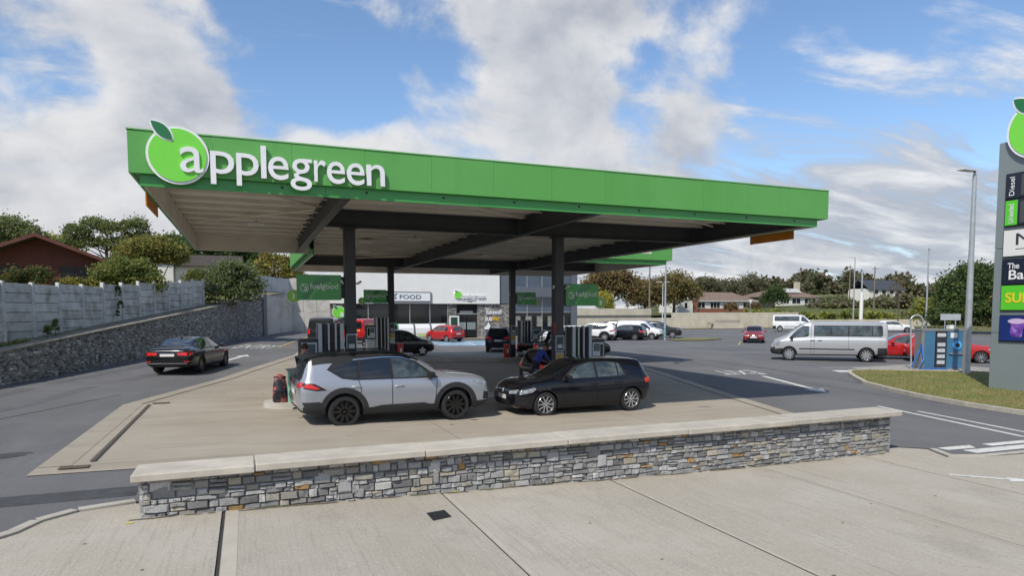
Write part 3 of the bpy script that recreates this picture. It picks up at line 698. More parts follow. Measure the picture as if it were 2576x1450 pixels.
# ================================================================== CANOPY
def ibeam(m, a, b, z0, z1, w, mat):
    a = Vector(a); b = Vector(b); t = (b-a).normalized(); n = Vector((-t.y, t.x))
    def bar(hw, lo, hi):
        m.prism([tuple(a+n*hw), tuple(b+n*hw), tuple(b-n*hw), tuple(a-n*hw)], lo, hi, mat)
    bar(w/2, z0, z0+.022); bar(w/2, z1-.022, z1); bar(.008, z0+.022, z1-.022)
ZS0, ZS1, ZF1 = 4.915, 5.125, 5.875
def canopy(root, x0, x1, y0, y1, beams, cross, cols, npan, lights, seed, fr=None, br=None):
    fr = fr or (x0, x1); br = br or (x0, x1)
    rn = random.Random(seed); I = .16; T = .06
    def panel(a, b, z0, z1, n, name, mat, skip=None):
        a = Vector(a); b = Vector(b); t = (b-a)/n; nn = Vector((-(b-a).normalized().y, (b-a).normalized().x))*T
        u = (b-a).normalized()*.0018
        for i in range(n):
            p = a+t*i+u; q = a+t*(i+1)-u; jz = rn.uniform(-.004, .004); jn = nn.normalized()*rn.uniform(-.003, .003)
            m = MB(); m.prism([tuple(p+jn), tuple(q+jn), tuple(q+nn), tuple(p+nn)], z0, z1+jz, mat); m.build(name, root)
    panel((fr[0], y0), (fr[1], y0), ZS1, ZF1, npan, 'fascia_panel', GREEN)
    panel((x1, y0+T), (x1, y1), ZS1, ZF1, 9, 'fascia_panel', GREEN)
    panel((br[1], y1), (br[0], y1), ZS1, ZF1, max(2, int((br[1]-br[0])/1.8)), 'fascia_panel', GREEN)
    panel((x0, y1-T), (x0, y0+T), ZS1, ZF1, 9, 'fascia_panel', GREEN)
    X0, X1, Y0, Y1 = x0+I, x1-I-.12, y0+T+.04, y1-T-.04
    jf = fr != (x0, x1); jb = br != (x0, x1); FX0, FX1 = max(X0, fr[0]), min(X1, fr[1]); BX0, BX1 = max(X0, br[0]), min(X1, br[1])
    YD0, YD1 = (y0 if jf else Y0), (y1 if jb else Y1)
    # cap flashing
    m = MB()
    for (a, b) in (((fr[0]-.015, y0-.015), (fr[1]+.015, y0+T+.02)), ((br[0]-.015, y1-T-.02), (br[1]+.015, y1+.015)), ((x0-.015, y0+T+.02), (x0+T+.02, y1-T-.02)), ((x1-T-.02, y0+T+.02), (x1+.015, y1-T-.02))):
        m.box((a[0], a[1], ZF1+.008), (b[0], b[1], ZF1+.03), M('flashing', (.22, .50, .19), .4))
    m.build('cap_flashing', root)
    # soffit ledge below the fascia, then the recessed skirt
    m = MB()
    for (a, b) in (((fr[0]+T, y0+T), (fr[1]-T, Y0)), ((br[0]+T, Y1), (br[1]-T, y1-T)), ((x0+T, Y0), (X0, Y1)), ((X1, Y0), (x1-T, Y1))):
        m.box((a[0], a[1], ZS1+.015), (b[0], b[1], ZS1+.03), SKIRT)
    m.build('ledge', root)
    def skirt(a, b):
        a = Vector(a); b = Vector(b); d = (b-a).normalized(); nn = Vector((-d.y, d.x))
        k = max(1, round((b-a).length/3.4))
        for i in range(k):
            p = a+(b-a)*i/k+d*.002; q = a+(b-a)*(i+1)/k-d*.002
            m = MB(); m.prism([tuple(p), tuple(q), tuple(q+nn*.05), tuple(p+nn*.05)], ZS0+rn.uniform(-.004, .004), ZS1+.012, SKIRT)
            m.prism([tuple(p+nn*.053), tuple(q+nn*.053), tuple(q+nn*.075), tuple(p+nn*.075)], ZS0+.004, 5.50, SOFFIT)
            m.build('skirt_panel', root)
            for f in (.25, .75):
                c = p+(q-p)*f-nn*.004
                mb = MB(); mb.lathe([(0, -.004), (.026, -.004), (.026, .004), (0, .004)], BLACK, 10, 'Y' if abs(d.x) > .5 else 'X', (c.x, c.y, ZS1-.075)); mb.build('bolt', root)
    skirt((FX0, Y0), (FX1, Y0)); skirt((X1, Y0+.08), (X1, Y1-.08)); skirt((BX1, Y1), (BX0, Y1)); skirt((X0, Y1-.08), (X0, Y0+.08))
    # roof deck: cream liner trays, each with a downstand rib
    ya = YD0+(0 if jf else .1); yb = YD1-(0 if jb else .1); ny = int((yb-ya)/1.12); st = (yb-ya)/ny
    for i in range(ny):
        a = ya+st*i; b = a+st-.004; zz = 5.52+rn.uniform(-.004, .004)
        m = MB(); m.prism([(a, zz+.14), (a, zz-.10), (a+.07, zz-.10), (a+.085, zz-.03), (a+.34, zz-.03), (a+.37, zz+.03), (a+.66, zz+.03), (a+.69, zz-.015), (b-.12, zz-.015), (b-.10, zz+.06), (b, zz+.06), (b, zz+.14)], X0+.08, X1-.08, SOFFIT, 'X'); m.build('soffit_tray', root)
    m = MB(); m.box((x0+T+.01, YD0+(.005 if jf else 0), 5.74), (x1-T-.01, YD1-(.005 if jb else 0), 5.78), M('roof_sheet', (.3, .31, .32), .6)); m.build('roof_sheet', root)  # unseen top sheet, put in to block the sun
    for bx in beams:
        m = MB(); ibeam(m, (bx, YD0+(.004 if jf else .12)), (bx, YD1-(.004 if jb else .12)), 4.955, 5.47, .2, STEEL); m.build('beam', root)
    for cy in cross:
        xs = [X0+.1 if cross[cy][0] is None else cross[cy][0], X1-.1 if cross[cy][1] is None else cross[cy][1]]
        bs = sorted(b for b in beams if xs[0] < b < xs[1]); cuts = [xs[0]] + [v for b in bs for v in (b-.105, b+.105)] + [xs[1]]
        for a, b in zip(cuts[::2], cuts[1::2]):
            if b-a > .2:
                m = MB(); ibeam(m, (a, cy), (b, cy), 4.965, 5.45, .22, STEEL); m.build('cross_beam', root)
    for (cx_, cy) in cols:
        z = gz(cx_, cy)
        m = MB(); m.box((cx_-.15, cy-.15, z), (cx_+.15, cy+.15, 4.93), STEEL, None, .015); c = m.build('column', root)
        m = MB(); m.box((cx_-.21, cy-.21, 4.93), (cx_+.21, cy+.21, 4.962), STEEL); m.build('head_plate', c)
        m = MB(); m.box((cx_-.22, cy-.22, z+.0), (cx_+.22, cy+.22, z+.16), DARKP); m.build('base_plate', c)
    for (lx, ly) in lights:
        m = MB(); m.box((lx-.26, ly-.17, 5.33), (lx+.26, ly+.17, 5.42), LITE, None, .02); l_ = m.build('light_fitting', root)
        m = MB(); m.box((lx-.2, ly-.12, 5.322), (lx+.2, ly+.12, 5.3285), M('lens_grey', (.55, .56, .54), .3)); m.build('lens', l_)
        m = MB(); m.tube([(lx, ly, 5.42), (lx, ly, 5.5)], .02, DARKP, 6); m.build('stem', l_)
    for (p, q) in ((( X0+.3, Y0+.4), (beams[0]-.2, Y0+4.2)), ((X0+.3, Y0+8.6), (beams[0]-.2, Y0+4.8)), ((beams[0]+.3, Y0+.5), (beams[1]-.3, Y0+4.3)), ((beams[-1]-5.6, Y0+.5), (beams[-1]-.3, Y0+3.8))):
        m = MB(); m.tube([(p[0], p[1], 5.36), (q[0], q[1], 5.36)], .028, SOFFIT, 6); m.build('brace_rod', root)
    for bx in beams[:2]:
        for k in range(7):
            yy = Y0+2.4+k*1.12
            if yy < Y1-.6: m = MB(); m.box((bx-.16, yy, 5.475), (bx-.03, yy+.16, 5.56), STEEL); m.build('purlin_cleat', root)
    return X0, X1, Y0, Y1
fcan = thing('fuel_canopy', 'large green fuel canopy carrying the big white lettering, on two dark columns', 'canopy')
CB = canopy(fcan, -1.88, 14.72, 13.52, 27.3, (1.95, 7.85, 14.3), {18.75: (1.95, None)}, ((2.69, 18.75), (9.12, 18.75)), 12,
       ((-.15, 14.9), (.35, 22.2), (4.9, 16.2), (4.6, 21.6), (6.0, 24.6), (11.3, 16.4), (11.0, 22), (4.4, 26)), 1, br=(-1.88, 2.34))
rcan = thing('fuel_canopy', 'second green fuel canopy set back to the right behind the lettered one', 'canopy')
canopy(rcan, 2.35, 19.55, 27.306, 39.3, (7.85, 14.3), {34.4: (None, None)}, ((7.04, 34.4), (13.9, 34.4)), 4,
       ((5, 30.4), (11, 30.6), (5, 36.6), (11.2, 36.8), (17, 31.5), (17, 36.5)), 2, fr=(14.73, 19.55))
# cctv domes and brackets on columns: parts of the canopy
for (x, y, z, r_) in ((2.69, 18.75, 3.42, fcan), (9.12, 18.75, 3.36, fcan), (7.04, 34.4, 3.5, rcan), (13.9, 34.4, 3.5, rcan)):
    for sx in (-1, 1):
        m = MB(); m.tube([(x+sx*.15, y-.1, z), (x+sx*.24, y-.16, z+.02)], .02, DARKP, 6); m.tube([(x+sx*.20, y-.10, z+.0), (x+sx*.26, y-.26, z+.05)], .035, LITE, 8); m.build('camera_unit', r_, 40)
# clearance boards at the canopy sides
for x, yy, lab in ((-1.74, (14.55, 16.3), 'orange clearance board hanging under the canopy edge by the green apple'), (14.6, (14.6, 16.35), 'orange clearance board hanging under the canopy edge toward the car park')):
    t = thing('clearance_board', lab, 'sign')
    m = MB(); m.box((x-.012, yy[0], 4.70), (x+.012, yy[1], 4.94), ORANGE); m.build('board', t)
    m = MB()
    for y in (yy[0]+.2, yy[1]-.2): m.box((x-.02, y-.02, 4.9), (x+.02, y+.02, 4.99), STEEL)
    m.build('hanger', t)

# big fascia sign
sg = thing('fascia_sign', 'raised white applegreen lettering and round lime apple on the green canopy edge', 'sign')
FY = 13.50
def disc(m, cx_, cz, r, y0, y1, mat, seg=48): m.prism([(cx_+r*math.cos(2*math.pi*i/seg), cz+r*math.sin(2*math.pi*i/seg)) for i in range(seg)], y0, y1, mat, 'Y')
def apple(parent, cx_, cz, r, y, dy, leafname='leaf'):
    m = MB(); disc(m, cx_, cz, r, y, y-dy, WHITE); m.build('apple_rim', parent)
    m = MB(); disc(m, cx_, cz, r*.915, y-dy-.001, y-dy-.02, LGREEN); ap = m.build('apple_face', parent)
    def leaf(k, y0, y1, mat, nm):
        a = Vector((cx_-.80*r, cz+1.10*r)); b = Vector((cx_-.16*r, cz+.50*r)); ctr = (a+b)/2; ax = (b-a)/2; pr = Vector((-ax.y, ax.x)).normalized()
        pts = []
        for i in range(13):
            t = -1+2*i/12; pts.append(tuple(ctr+ax*t*(1+.18*k/.05*.2)+pr*(.20*r*(1-t*t)+k*r)))
        for i in range(13):
            t = 1-2*i/12; pts.append(tuple(ctr+ax*t*(1+.18*k/.05*.2)-pr*(.17*r*(1-t*t)+k*r)))
        mm = MB(); mm.prism(pts, y0, y1, mat, 'Y'); mm.build(nm, parent)
    leaf(.06, y+.01, y-dy-.026, WHITE, 'leaf_rim'); leaf(0., y-dy-.027, y-dy-.045, DGREEN, leafname)
    return ap
apple(sg, -1.075, 5.47, .515, FY, .06)
def letter(parent, ch, x0, x1, z0, z1, y, ext, mat, bold=.008):
    me = text_mesh(ch, mat, ext, (x0, x1, z0, z1), bold, 'letter'); o = link('letter', me, parent); o.location = (0, y, 0); return o
letter(sg, 'a', -1.04, -.66, 5.17, 5.63, FY-.10, .016, WHITE, .002)
for ch, x0, x1, z0, z1 in (('p', -.545, -.14, 5.0, 5.6), ('p', -.105, .285, 5.0, 5.6), ('l', .325, .42, 5.165, 5.77), ('e', .45, .82, 5.155, 5.59), ('g', .85, 1.245, 4.985, 5.585), ('r', 1.29, 1.51, 5.17, 5.585), ('e', 1.53, 1.875, 5.155, 5.585), ('e', 1.91, 2.255, 5.155, 5.585), ('n', 2.3, 2.66, 5.165, 5.585)):
    letter(sg, ch, x0, x1, z0, z1, FY-.04, .03, WHITE, .003)

# ================================================================== PUMP ISLANDS, PUMPS, COLUMN SIGNS
ISL = M('island_concrete', (.46, .43, .38), .9, var=.15, vs=2, bump=.3, bs=60)
for (x0, x1, y0, y1, lab) in ((.35, 11.7, 18.12, 19.42, 'raised concrete pump island beside the silver SUV'), (4.7, 16.3, 33.75, 35.05, 'raised concrete pump island under the rear canopy')):
    m = MB(); n = 12; vs = []; fs = []; r = (y1-y0)/2; pts = []
    for i in range(9): w = math.pi/2+math.pi*i/8; pts.append((x0+r+r*math.cos(w), (y0+y1)/2+r*math.sin(w)))
    for i in range(9): w = -math.pi/2+math.pi*i/8; pts.append((x1-r+r*math.cos(w), (y0+y1)/2+r*math.sin(w)))
    m.add([(x, y, gz(x, y)-.05) for x, y in pts]+[(x, y, gz(x, y)+.15) for x, y in pts], [list(range(18)), list(range(18, 36))]+[(i, (i+1) % 18, 18+(i+1) % 18, 18+i) for i in range(18)], ISL)
    o = m.build('pump_island', None, 40); tag(o, lab, 'island')
PGREY = M('pump_grey', (.44, .46, .48), .4, .3, var=.06, vs=4)
PDARK = M('pump_dark', (.035, .04, .045), .45, var=.15, vs=5)
SCREEN = M('pump_screen', (.10, .13, .15), .12, coat=.5)
PANEL = M('pump_panel', (.45, .49, .52), .35, var=.15, vs=6)
CG = M('strip_green', (.03, .22, .07), .4); CB_ = M('strip_blue', (.04, .05, .16), .4); CR = M('strip_red', (.10, .03, .03), .4)
def pump(loc, sgn, label):
    t = thing('fuel_pump', label, 'fuel pump', loc); X = lambda v: sgn*v
    def bx(m, a, b, mat, c=0.): m.box((min(X(a[0]), X(b[0])), a[1], a[2]), (max(X(a[0]), X(b[0])), b[1], b[2]), mat, None, c)
    m = MB(); bx(m, (-.36, -.27, .0), (.82, .27, .12), PDARK, .01); m.build('plinth', t)
    m = MB(); bx(m, (-.33, -.20, .12), (.33, .20, 2.12), PDARK, .015); tw = m.build('hose_tower', t)
    for s_ in (-1, 1):
        for k, (a, w) in enumerate(((-.34, .10), (-.15, .05), (.035, .05), (.24, .10))):
            m = MB(); y0, y1 = (s_*.2, s_*.285); bx(m, (a, min(y0, y1), .30), (a+w, max(y0, y1), 2.14), PGREY, .008); m.build('fin', tw)
        for k, (a, mt) in enumerate(((-.215, CG), (-.03, CR), (.165, CB_))):
            m = MB(); yy = sorted((s_*.203, s_*.215)); bx(m, (a, yy[0], .9), (a+.05, yy[1], 2.08), mt); m.build('grade_strip', tw)
            xk = X(a+.025)
            m = MB(); m.tube([(xk, s_*.23, 2.05), (xk, s_*.26, 1.7), (xk+.01, s_*.27, 1.2), (xk+.015, s_*.285, .75), (xk, s_*.27, .55), (xk-.02, s_*.25, .7), (xk-.015, s_*.25, 1.0)], .017, BLACK, 6); m.build('hose', tw, 60)
            m = MB(); m.tube([(xk, s_*.25, .98), (xk, s_*.30, 1.14), (xk, s_*.27, 1.26)], [.022, .03, .016], BLACK, 6); m.build('nozzle', tw, 60)
    m = MB(); bx(m, (.35, -.22, .12), (.80, .22, .98), PANEL, .012); m.build('cabinet', t)
    m = MB(); bx(m, (.33, -.25, 1.0), (.84, .25, 1.72), PDARK, .02); hd = m.build('display_head', t)
    for s_ in (-1, 1):
        yy = sorted((s_*.251, s_*.262)); m = MB(); bx(m, (.38, yy[0], 1.06), (.79, yy[1], 1.62), PANEL); m.build('bezel', hd)
        yy = sorted((s_*.2625, s_*.268)); m = MB(); bx(m, (.42, yy[0], 1.34), (.64, yy[1], 1.58), SCREEN); bx(m, (.66, yy[0], 1.18), (.76, yy[1], 1.56), GLASS); m.build('screen', hd)
    return t
ip = lambda x, y: gz(x, y)+.15
pump((2.13, 18.77, ip(2.13, 18.8)), -1, 'grey fuel pump with hoses at the column numbered 3')
pump((9.87, 18.77, ip(9.87, 18.8)), 1, 'grey fuel pump with hoses behind the black hatchback')
pump((6.52, 34.4, ip(6.5, 34.4)), -1, 'grey fuel pump under the rear canopy before the red van')
pump((14.66, 34.4, ip(14.7, 34.4)), 1, 'grey fuel pump under the rear canopy beside the pickup truck')
SIGNG = M('sign_green', (.030, .31, .055), .3, var=.08, vs=1.5, coat=.4)
SIGNL = M('sign_green_light', (.10, .40, .07), .3, coat=.4)
SIGND = M('sign_green_dark', (.025, .22, .06), .3, coat=.4)
NUMG = M('number_green', (.22, .48, .05), .35)
SOFTW = M('sign_white', (.78, .84, .78), .5)
def fuel_sign(x, y, zc, sgn, num, label):
    """x is the column face; the box reaches 1.2 m away from it"""
    t = thing('fuel_sign', label, 'sign', (x+sgn*.68, y, zc)); hw, hh = .585, .345
    m = MB(); m.box((-hw, -.06, -hh), (hw, .06, hh), SIGNG, None, .008); m.build('sign_box', t)
    m = MB(); a = sgn*-.70; b = sgn*-.585; m.box((min(a, b), -.05, -.3), (max(a, b), .05, .3), BLACK); m.build('bracket', t)
    for (r0, r1, mt, nm) in ((.80, .98, SIGND, 'swoosh'), (.72, .80, SIGNL, 'swoosh')):
        pts = []; cx_, cz = .45, -.62
        w0_, w1_ = rad(100), rad(160)
        arc = [(cx_+r1*math.cos(w0_+(w1_-w0_)*i/16), cz+r1*math.sin(w0_+(w1_-w0_)*i/16)) for i in range(17)] + [(cx_+r0*math.cos(w1_-(w1_-w0_)*i/16), cz+r0*math.sin(w1_-(w1_-w0_)*i/16)) for i in range(17)]
        arc = clip(clip(arc, 0, -hw+.01, hw-.01), 1, -hh+.01, hh-.01)
        if len(arc) > 2: m = MB(); m.prism(arc, -.0615, -.064, mt, 'Y'); m.build(nm, t)
    ring = lambda c, r0, r1, n=24: [[(c[0]+r1*math.cos(2*math.pi*i/n), c[1]+r1*math.sin(2*math.pi*i/n)), (c[0]+r1*math.cos(2*math.pi*(i+1)/n), c[1]+r1*math.sin(2*math.pi*(i+1)/n)), (c[0]+r0*math.cos(2*math.pi*(i+1)/n), c[1]+r0*math.sin(2*math.pi*(i+1)/n)), (c[0]+r0*math.cos(2*math.pi*i/n), c[1]+r0*math.sin(2*math.pi*i/n))] for i in range(n)]
    m = MB()
    for q in ring((-.39, -.02), .096, .110): m.prism(q, -.0645, -.068, SOFTW, 'Y')
    m.prism([(-.47, .10), (-.40, .07), (-.39, .02), (-.45, .05)], -.0645, -.068, SOFTW, 'Y'); m.build('apple_outline', t)
    o = link('lettering', text_mesh('a', SOFTW, .002, (-.40, -.31, -.09, .015)), t); o.location = (0, -.068, 0)
    o = link('lettering', text_mesh('fuelgood', SOFTW, .002, (-.245, .50, -.095, .115)), t); o.location = (0, -.068, 0)
    # round pump number beside the lower outer corner
    cxn, czn = sgn*(hw+.10), -hh+.10
    m = MB(); disc(m, cxn, czn, .19, .02, -.02, M('ring_grey', (.5, .56, .5), .5), 28); nb = m.build('number_ring', t)
    m = MB(); disc(m, cxn, czn, .155, -.021, -.03, NUMG, 28); m.build('number_disc', nb)
    o = link('number', text_mesh(num, SOFTW, .002, (cxn-.045, cxn+.045, czn-.075, czn+.075)), nb); o.location = (0, -.034, 0)
fuel_sign(2.54, 18.72, 3.305, -1, '3', 'bright green fuelgood sign with a large 3 beside the entry lane column')
fuel_sign(9.27, 18.72, 3.16, 1, '1', 'bright green fuelgood sign on the column behind the black hatchback')
fuel_sign(6.89, 34.37, 3.42, -1, '4', 'dark green fuelgood sign with round number hiding part of the FOOD sign')
fuel_sign(14.05, 34.37, 3.36, 1, '2', 'green fuelgood sign with round number before the grey shop block')
# posters on the columns
POST = M('poster_dark', (.05, .06, .07), .4, var=.5, vs=14); POSTY = M('poster_yellow', (.5, .32, .05), .5, var=.3, vs=9); FRAME = M('poster_frame', (.5, .52, .54), .4)
for (x, y, s_, lab) in ((2.69, 18.75, 1, 'poster board with orange strip on the column numbered 3'), (9.12, 18.75, 1, 'poster board with yellow panel on the column behind the black hatchback'), (7.04, 34.4, 1.05, 'poster board on the rear column beside the black hatchback'), (13.9, 34.4, 1.05, 'poster board on the rear column beside the pickup truck')):
    t = thing('poster_board', lab, 'poster', (x, y-.158, gz(x, y)))
    m = MB(); m.box((-.145, -.012, 1.50), (.145, 0, 2.0), FRAME); m.build('frame', t)
    m = MB(); m.box((-.12, -.017, 1.53), (.12, -.0125, 1.97), POST); m.box((-.08, -.019, 1.6), (.08, -.0175, 1.72), FRAME); m.build('poster', t)
    m = MB(); m.box((-.135, -.012, .92), (.135, 0, 1.46), FRAME); m.build('frame', t)
    m = MB(); m.box((-.115, -.017, 1.20), (.115, -.0125, 1.43), POSTY); m.box((-.115, -.017, .95), (.115, -.0125, 1.17), PANEL); m.build('poster', t)
for (x, y, lab) in ((7.45, 34.2, 'red fire bucket stand beside the rear column and black hatchback'), (13.45, 34.15, 'red bin at the rear column beside the pickup truck')):
    t = thing('fire_bin', lab, 'bin', (x, y, ip(x, y)))
    m = MB(); m.lathe([(0, 0), (.16, 0), (.17, .04), (.17, .72), (.15, .8), (0, .82)], RED, 16); m.build('body', t, 40)
    m = MB(); m.box((-.05, -.19, .3), (.05, -.165, .55), PLATE); m.build('notice', t)
# things on the front island end behind the SUV
t = thing('fuel_bag', 'red and black bag of fuel standing on the end of the pump island', 'bag', (.78, 18.55, ip(.8, 18.5)))
m = MB(); prof = [(0, .17, .10), (.05, .19, .13), (.25, .185, .135), (.45, .17, .12), (.62, .14, .07), (.70, .16, .02)]
vs = []; fs = []
for (z, a, b) in prof:
    for k in range(12):
        w = 2*math.pi*k/12; c_, s_ = math.cos(w), math.sin(w); vs.append((a*abs(c_)**.6*(1 if c_ > 0 else -1)*(1+.04*math.sin(z*31+k)), b*abs(s_)**.6*(1 if s_ > 0 else -1), z))
for i in range(len(prof)-1):
    for k in range(12): fs.append((i*12+k, i*12+(k+1) % 12, (i+1)*12+(k+1) % 12, (i+1)*12+k))
fs += [list(range(12))[::-1], list(range(60, 72))]
m.add(vs, fs, M('bag_print', (.3, .04, .04), .35, vs=5, ramp=((.46, (.012, .012, .016)), (.54, (.05, .045, .05)), (.58, (.40, .04, .05)), (.74, (.5, .35, .34))))); m.build('sack', t, 60)
m = MB(); m.tube([(-.1, 0, .68), (-.03, -.02, .75), (.06, .01, .72), (.12, 0, .66)], .022, RED, 6); m.build('tied_top', t, 60)
t = thing('hose_post', 'slim pale green water hose post behind the silver SUV', 'post', (1.02, 18.35, ip(1, 18.4)))
m = MB(); m.tube([(0, 0, 0), (0, 0, .78)], .055, M('pale_green', (.2, .42, .3), .5), 12); m.tube([(0, 0, .78), (0, 0, .82)], [.06, .03], MATS['pale_green'], 12); m.build('post', t, 50)
m = MB(); m.tube([(0, -.07, .7), (.05, -.12, .5), (-.03, -.12, .25), (.02, -.08, .1)], .014, BLACK, 6); m.build('hose', t, 60)
for (x, z, lab) in ((9.0, 2.2, 'small red notice on the column behind the black hatchback'),):
    m = MB(); m.box((x-.035, 18.55, 1.95), (x-.03+.0, 18.7, 2.3), RED); o = m.build('notice_plate', None); tag(o, lab, 'notice')

# ================================================================== SHOP
SY = 64.4
sh = thing('shop', 'white fronted filling station shop with dark glazing, stone piers and grey glazed block', 'shop')
SGL = M('shop_glass', (.012, .014, .016), .06, var=.4, vs=.6, spec=.6)
SGL2 = M('shop_glass_blue', (.05, .075, .11), .06, var=.3, vs=.5, spec=.8)
def sbox(nm, a, b, mat, par=sh): m = MB(); m.box(a, b, mat); return m.build(nm, par)
sbox('wall', (5.15, SY, -.3), (7.25, SY+14, 5.75), RENDW)
sbox('fascia', (7.26, SY-.25, 3.40), (24.5, SY+.5, 6.7), RENDW)
sbox('roof', (5.3, SY+.52, 5.2), (24.4, SY+14, 5.7), MATS['roof_sheet'])
sbox('back_wall', (7.3, SY+3.2, -.3), (24.4, SY+3.4, 5.1), M('interior', (.03, .03, .032), .9))
for (a, b, zt_) in ((7.26, 8.9, 3.39), (18.95, 19.9, 3.39), (22.15, 25.7, 3.39)):
    m = MB(); m.box((a+.02, SY+.04, -.3), (b-.02, SY+.5, zt_), CLAD[3]); cr = m.build('stone_pier', sh)
    stone_face(cr, (a, SY+.045), (1, 0), (0, -1), b-a, lambda s_: -.25, lambda s_: zt_-.01, .10, .18, .15, .4, .05, [CLAD[3], CLAD[0], CLAD[4]], (.5, .35, .15), 0, int(a*10), shapes=3)
mx = [8.9, 10.95, 13.0, 15.05, 17.1, 18.95]
for i in range(5):
    sbox('glass_pane', (mx[i]+.04, SY+.1, .12), (mx[i+1]-.04, SY+.14, 3.3), SGL)
for x in mx:
    sbox('mullion', (x-.035, SY+.04, .0), (x+.035, SY+.2, 3.38), SILVER)
sbox('sill', (8.9, SY+.02, -.3), (18.95, SY+.25, .1), RENDG)
sbox('door_recess', (19.9, SY+.5, -.2), (22.15, SY+.6, 3.38), MATS['interior'])
for k, (a, b) in enumerate(((19.95, 21.0), (21.04, 22.1))):
    d = sbox('sliding_door', (a, SY+.28, .02), (b, SY+.32, 2.3), SGL); sbox('manifestation', (a+.08, SY+.27, .75), (b-.08, SY+.279, 1.5), M('door_film', (.2, .25, .26), .4), d)
    sbox('handle', ((b-.12) if k == 0 else a+.06, SY+.25, .8), ((b-.06) if k == 0 else a+.12, SY+.268, 1.5), SILVER, d)
sbox('transom', (19.9, SY+.22, 2.32), (22.15, SY+.4, 2.42), SILVER)
sbox('door_operator', (20.3, SY+.2, 2.45), (21.7, SY+.4, 2.7), M('op_grey', (.2, .21, .21), .5))
for x, z in ((17.9, 2.95), (13.4, 2.95), (10.2, 2.9)):
    m = MB(); m.lathe([(0, -.03), (.05, -.03), (.05, .03), (0, .03)], M('lamp_glow', (.9, .9, .85), .4, emit=((1, .97, .9), 2.5)), 10, 'Z', (x, SY+1.5, z)); m.build('ceiling_light', sh)
# grey glazed block on the right
sbox('block_wall', (24.52, SY+.3, 3.42), (33.7, SY+14, 3.44), RENDG)
for (a, b, z0, z1) in ((24.52, 26.0, 3.44, 8.0), (33.0, 33.7, -.3, 8.0), (26.0, 33.0, 6.75, 8.0), (26.0, 33.0, 4.15, 5.15)):
    sbox('block_panel', (a, SY-.05 if z0 != 4.15 else SY-.5, z0), (b-.01, SY+.4, z1), RENDG)
gx = [26.0, 27.75, 29.5, 31.25, 33.0]
for i in range(4):
    sbox('glass_pane', (gx[i]+.03, SY+.12, 5.18), (gx[i+1]-.03, SY+.16, 6.72), SGL2)
    sbox('glass_pane', (gx[i]+.03, SY+.12, 2.55), (gx[i+1]-.03, SY+.16, 4.12), SGL2)
    sbox('glass_pane', (gx[i]+.03, SY+.12, .05), (gx[i+1]-.03, SY+.16, 2.47), SGL)
    sbox('mullion', (gx[i]-.03, SY+.05, -.2), (gx[i]+.03, SY+.2, 6.74), SILVER)
sbox('transom', (26.05, SY+.06, 2.48), (33, SY+.11, 2.54), SILVER)
sbox('block_base', (25.75, SY+.0, -.3), (33, SY+.3, .03), RENDG)
for i in range(5):
    sbox('window_poster', (26.3+i*1.3, SY+.108, 1.0), (27.0+i*1.3, SY+.115, 2.1), M('poster_grey', (.22, .22, .2), .6, var=.5, vs=3))
sbox('block_side', (33.55, SY+.42, -.3), (33.75, SY+14, 8.0), RENDG)
# shop signs
t = thing('food_sign', 'white M&S FOOD sign box with dark frame on the shop front', 'sign', (0, SY-.26, 0))
sbox('sign_frame', (11.3, -.14, 3.56), (17.15, -.0, 4.56), M('sign_frame', (.10, .11, .12), .5), t); sbox('sign_face', (11.42, -.165, 3.66), (17.03, -.141, 4.46), M('sign_face', (.74, .76, .78), .4), t)
for tx, f in (('M&S', (11.75, 13.65, 3.86, 4.27)), ('FOOD', (13.95, 16.1, 3.86, 4.27))):
    o = link('lettering', text_mesh(tx, M('ink', (.03, .035, .05), .5), .012, f), t); o.location = (0, -.18, 0)
t = thing('shop_sign', 'small lime apple and white applegreen lettering on the shop front', 'sign', (0, SY-.26, 0))
apple(t, 19.95, 4.3, .42, 0, .10)
o = link('lettering', text_mesh('applegreen', M('letter_white2', (.72, .73, .74), .4), .05, (20.15, 22.9, 3.78, 4.45), .02), t); o.location = (0, -.06, 0)
sbox('small_plate', (21.05, -.02, 3.6), (21.5, -.0, 3.7), MATS['ink'], t)
t = thing('bakery_sign', 'white The Bakewell lettering on the stone wall by the door', 'sign', (0, SY-.02, 0))
o = link('lettering', text_mesh('The', WHITE, .03, (22.9, 23.4, 2.72, 2.98)), t); o.location = (0, -.03, 0)
o = link('lettering', text_mesh('Bakewell', WHITE, .03, (23.1, 24.75, 2.3, 2.78), .01), t); o.location = (0, -.03, 0)
t = thing('sandwich_sign', 'white and yellow SUBWAY lettering on the stone wall', 'sign', (0, SY-.02, 0))
o = link('lettering', text_mesh('SUB', WHITE, .03, (22.95, 23.75, 1.62, 2.02), .02), t); o.location = (0, -.03, 0)
o = link('lettering', text_mesh('WAY', M('sub_yellow', (.75, .45, .02), .4), .03, (23.75, 24.6, 1.62, 2.02), .02), t); o.location = (0, -.03, 0)
t = thing('round_sign', 'round lime apple sign on the stone pier beside the dark van', 'sign', (0, SY-.04, 0))
apple(t, 8.15, 2.55, .62, 0, .10)
o = link('letter', text_mesh('a', WHITE, .01, (8.25, 8.6, 2.15, 2.55), .02), t); o.location = (0, -.13, 0)
m = MB(); m.box((22.85, SY-.14, .75), (24.3, SY-.08, 1.02), WHITE); m.prism([(23.05, 1.02), (23.55, 1.02), (23.3, 1.5)], SY-.14, SY-.08, WHITE, 'Y'); o = m.build('wall_sign', None); tag(o, 'small white sign low on the stone wall beside the shop door', 'sign')
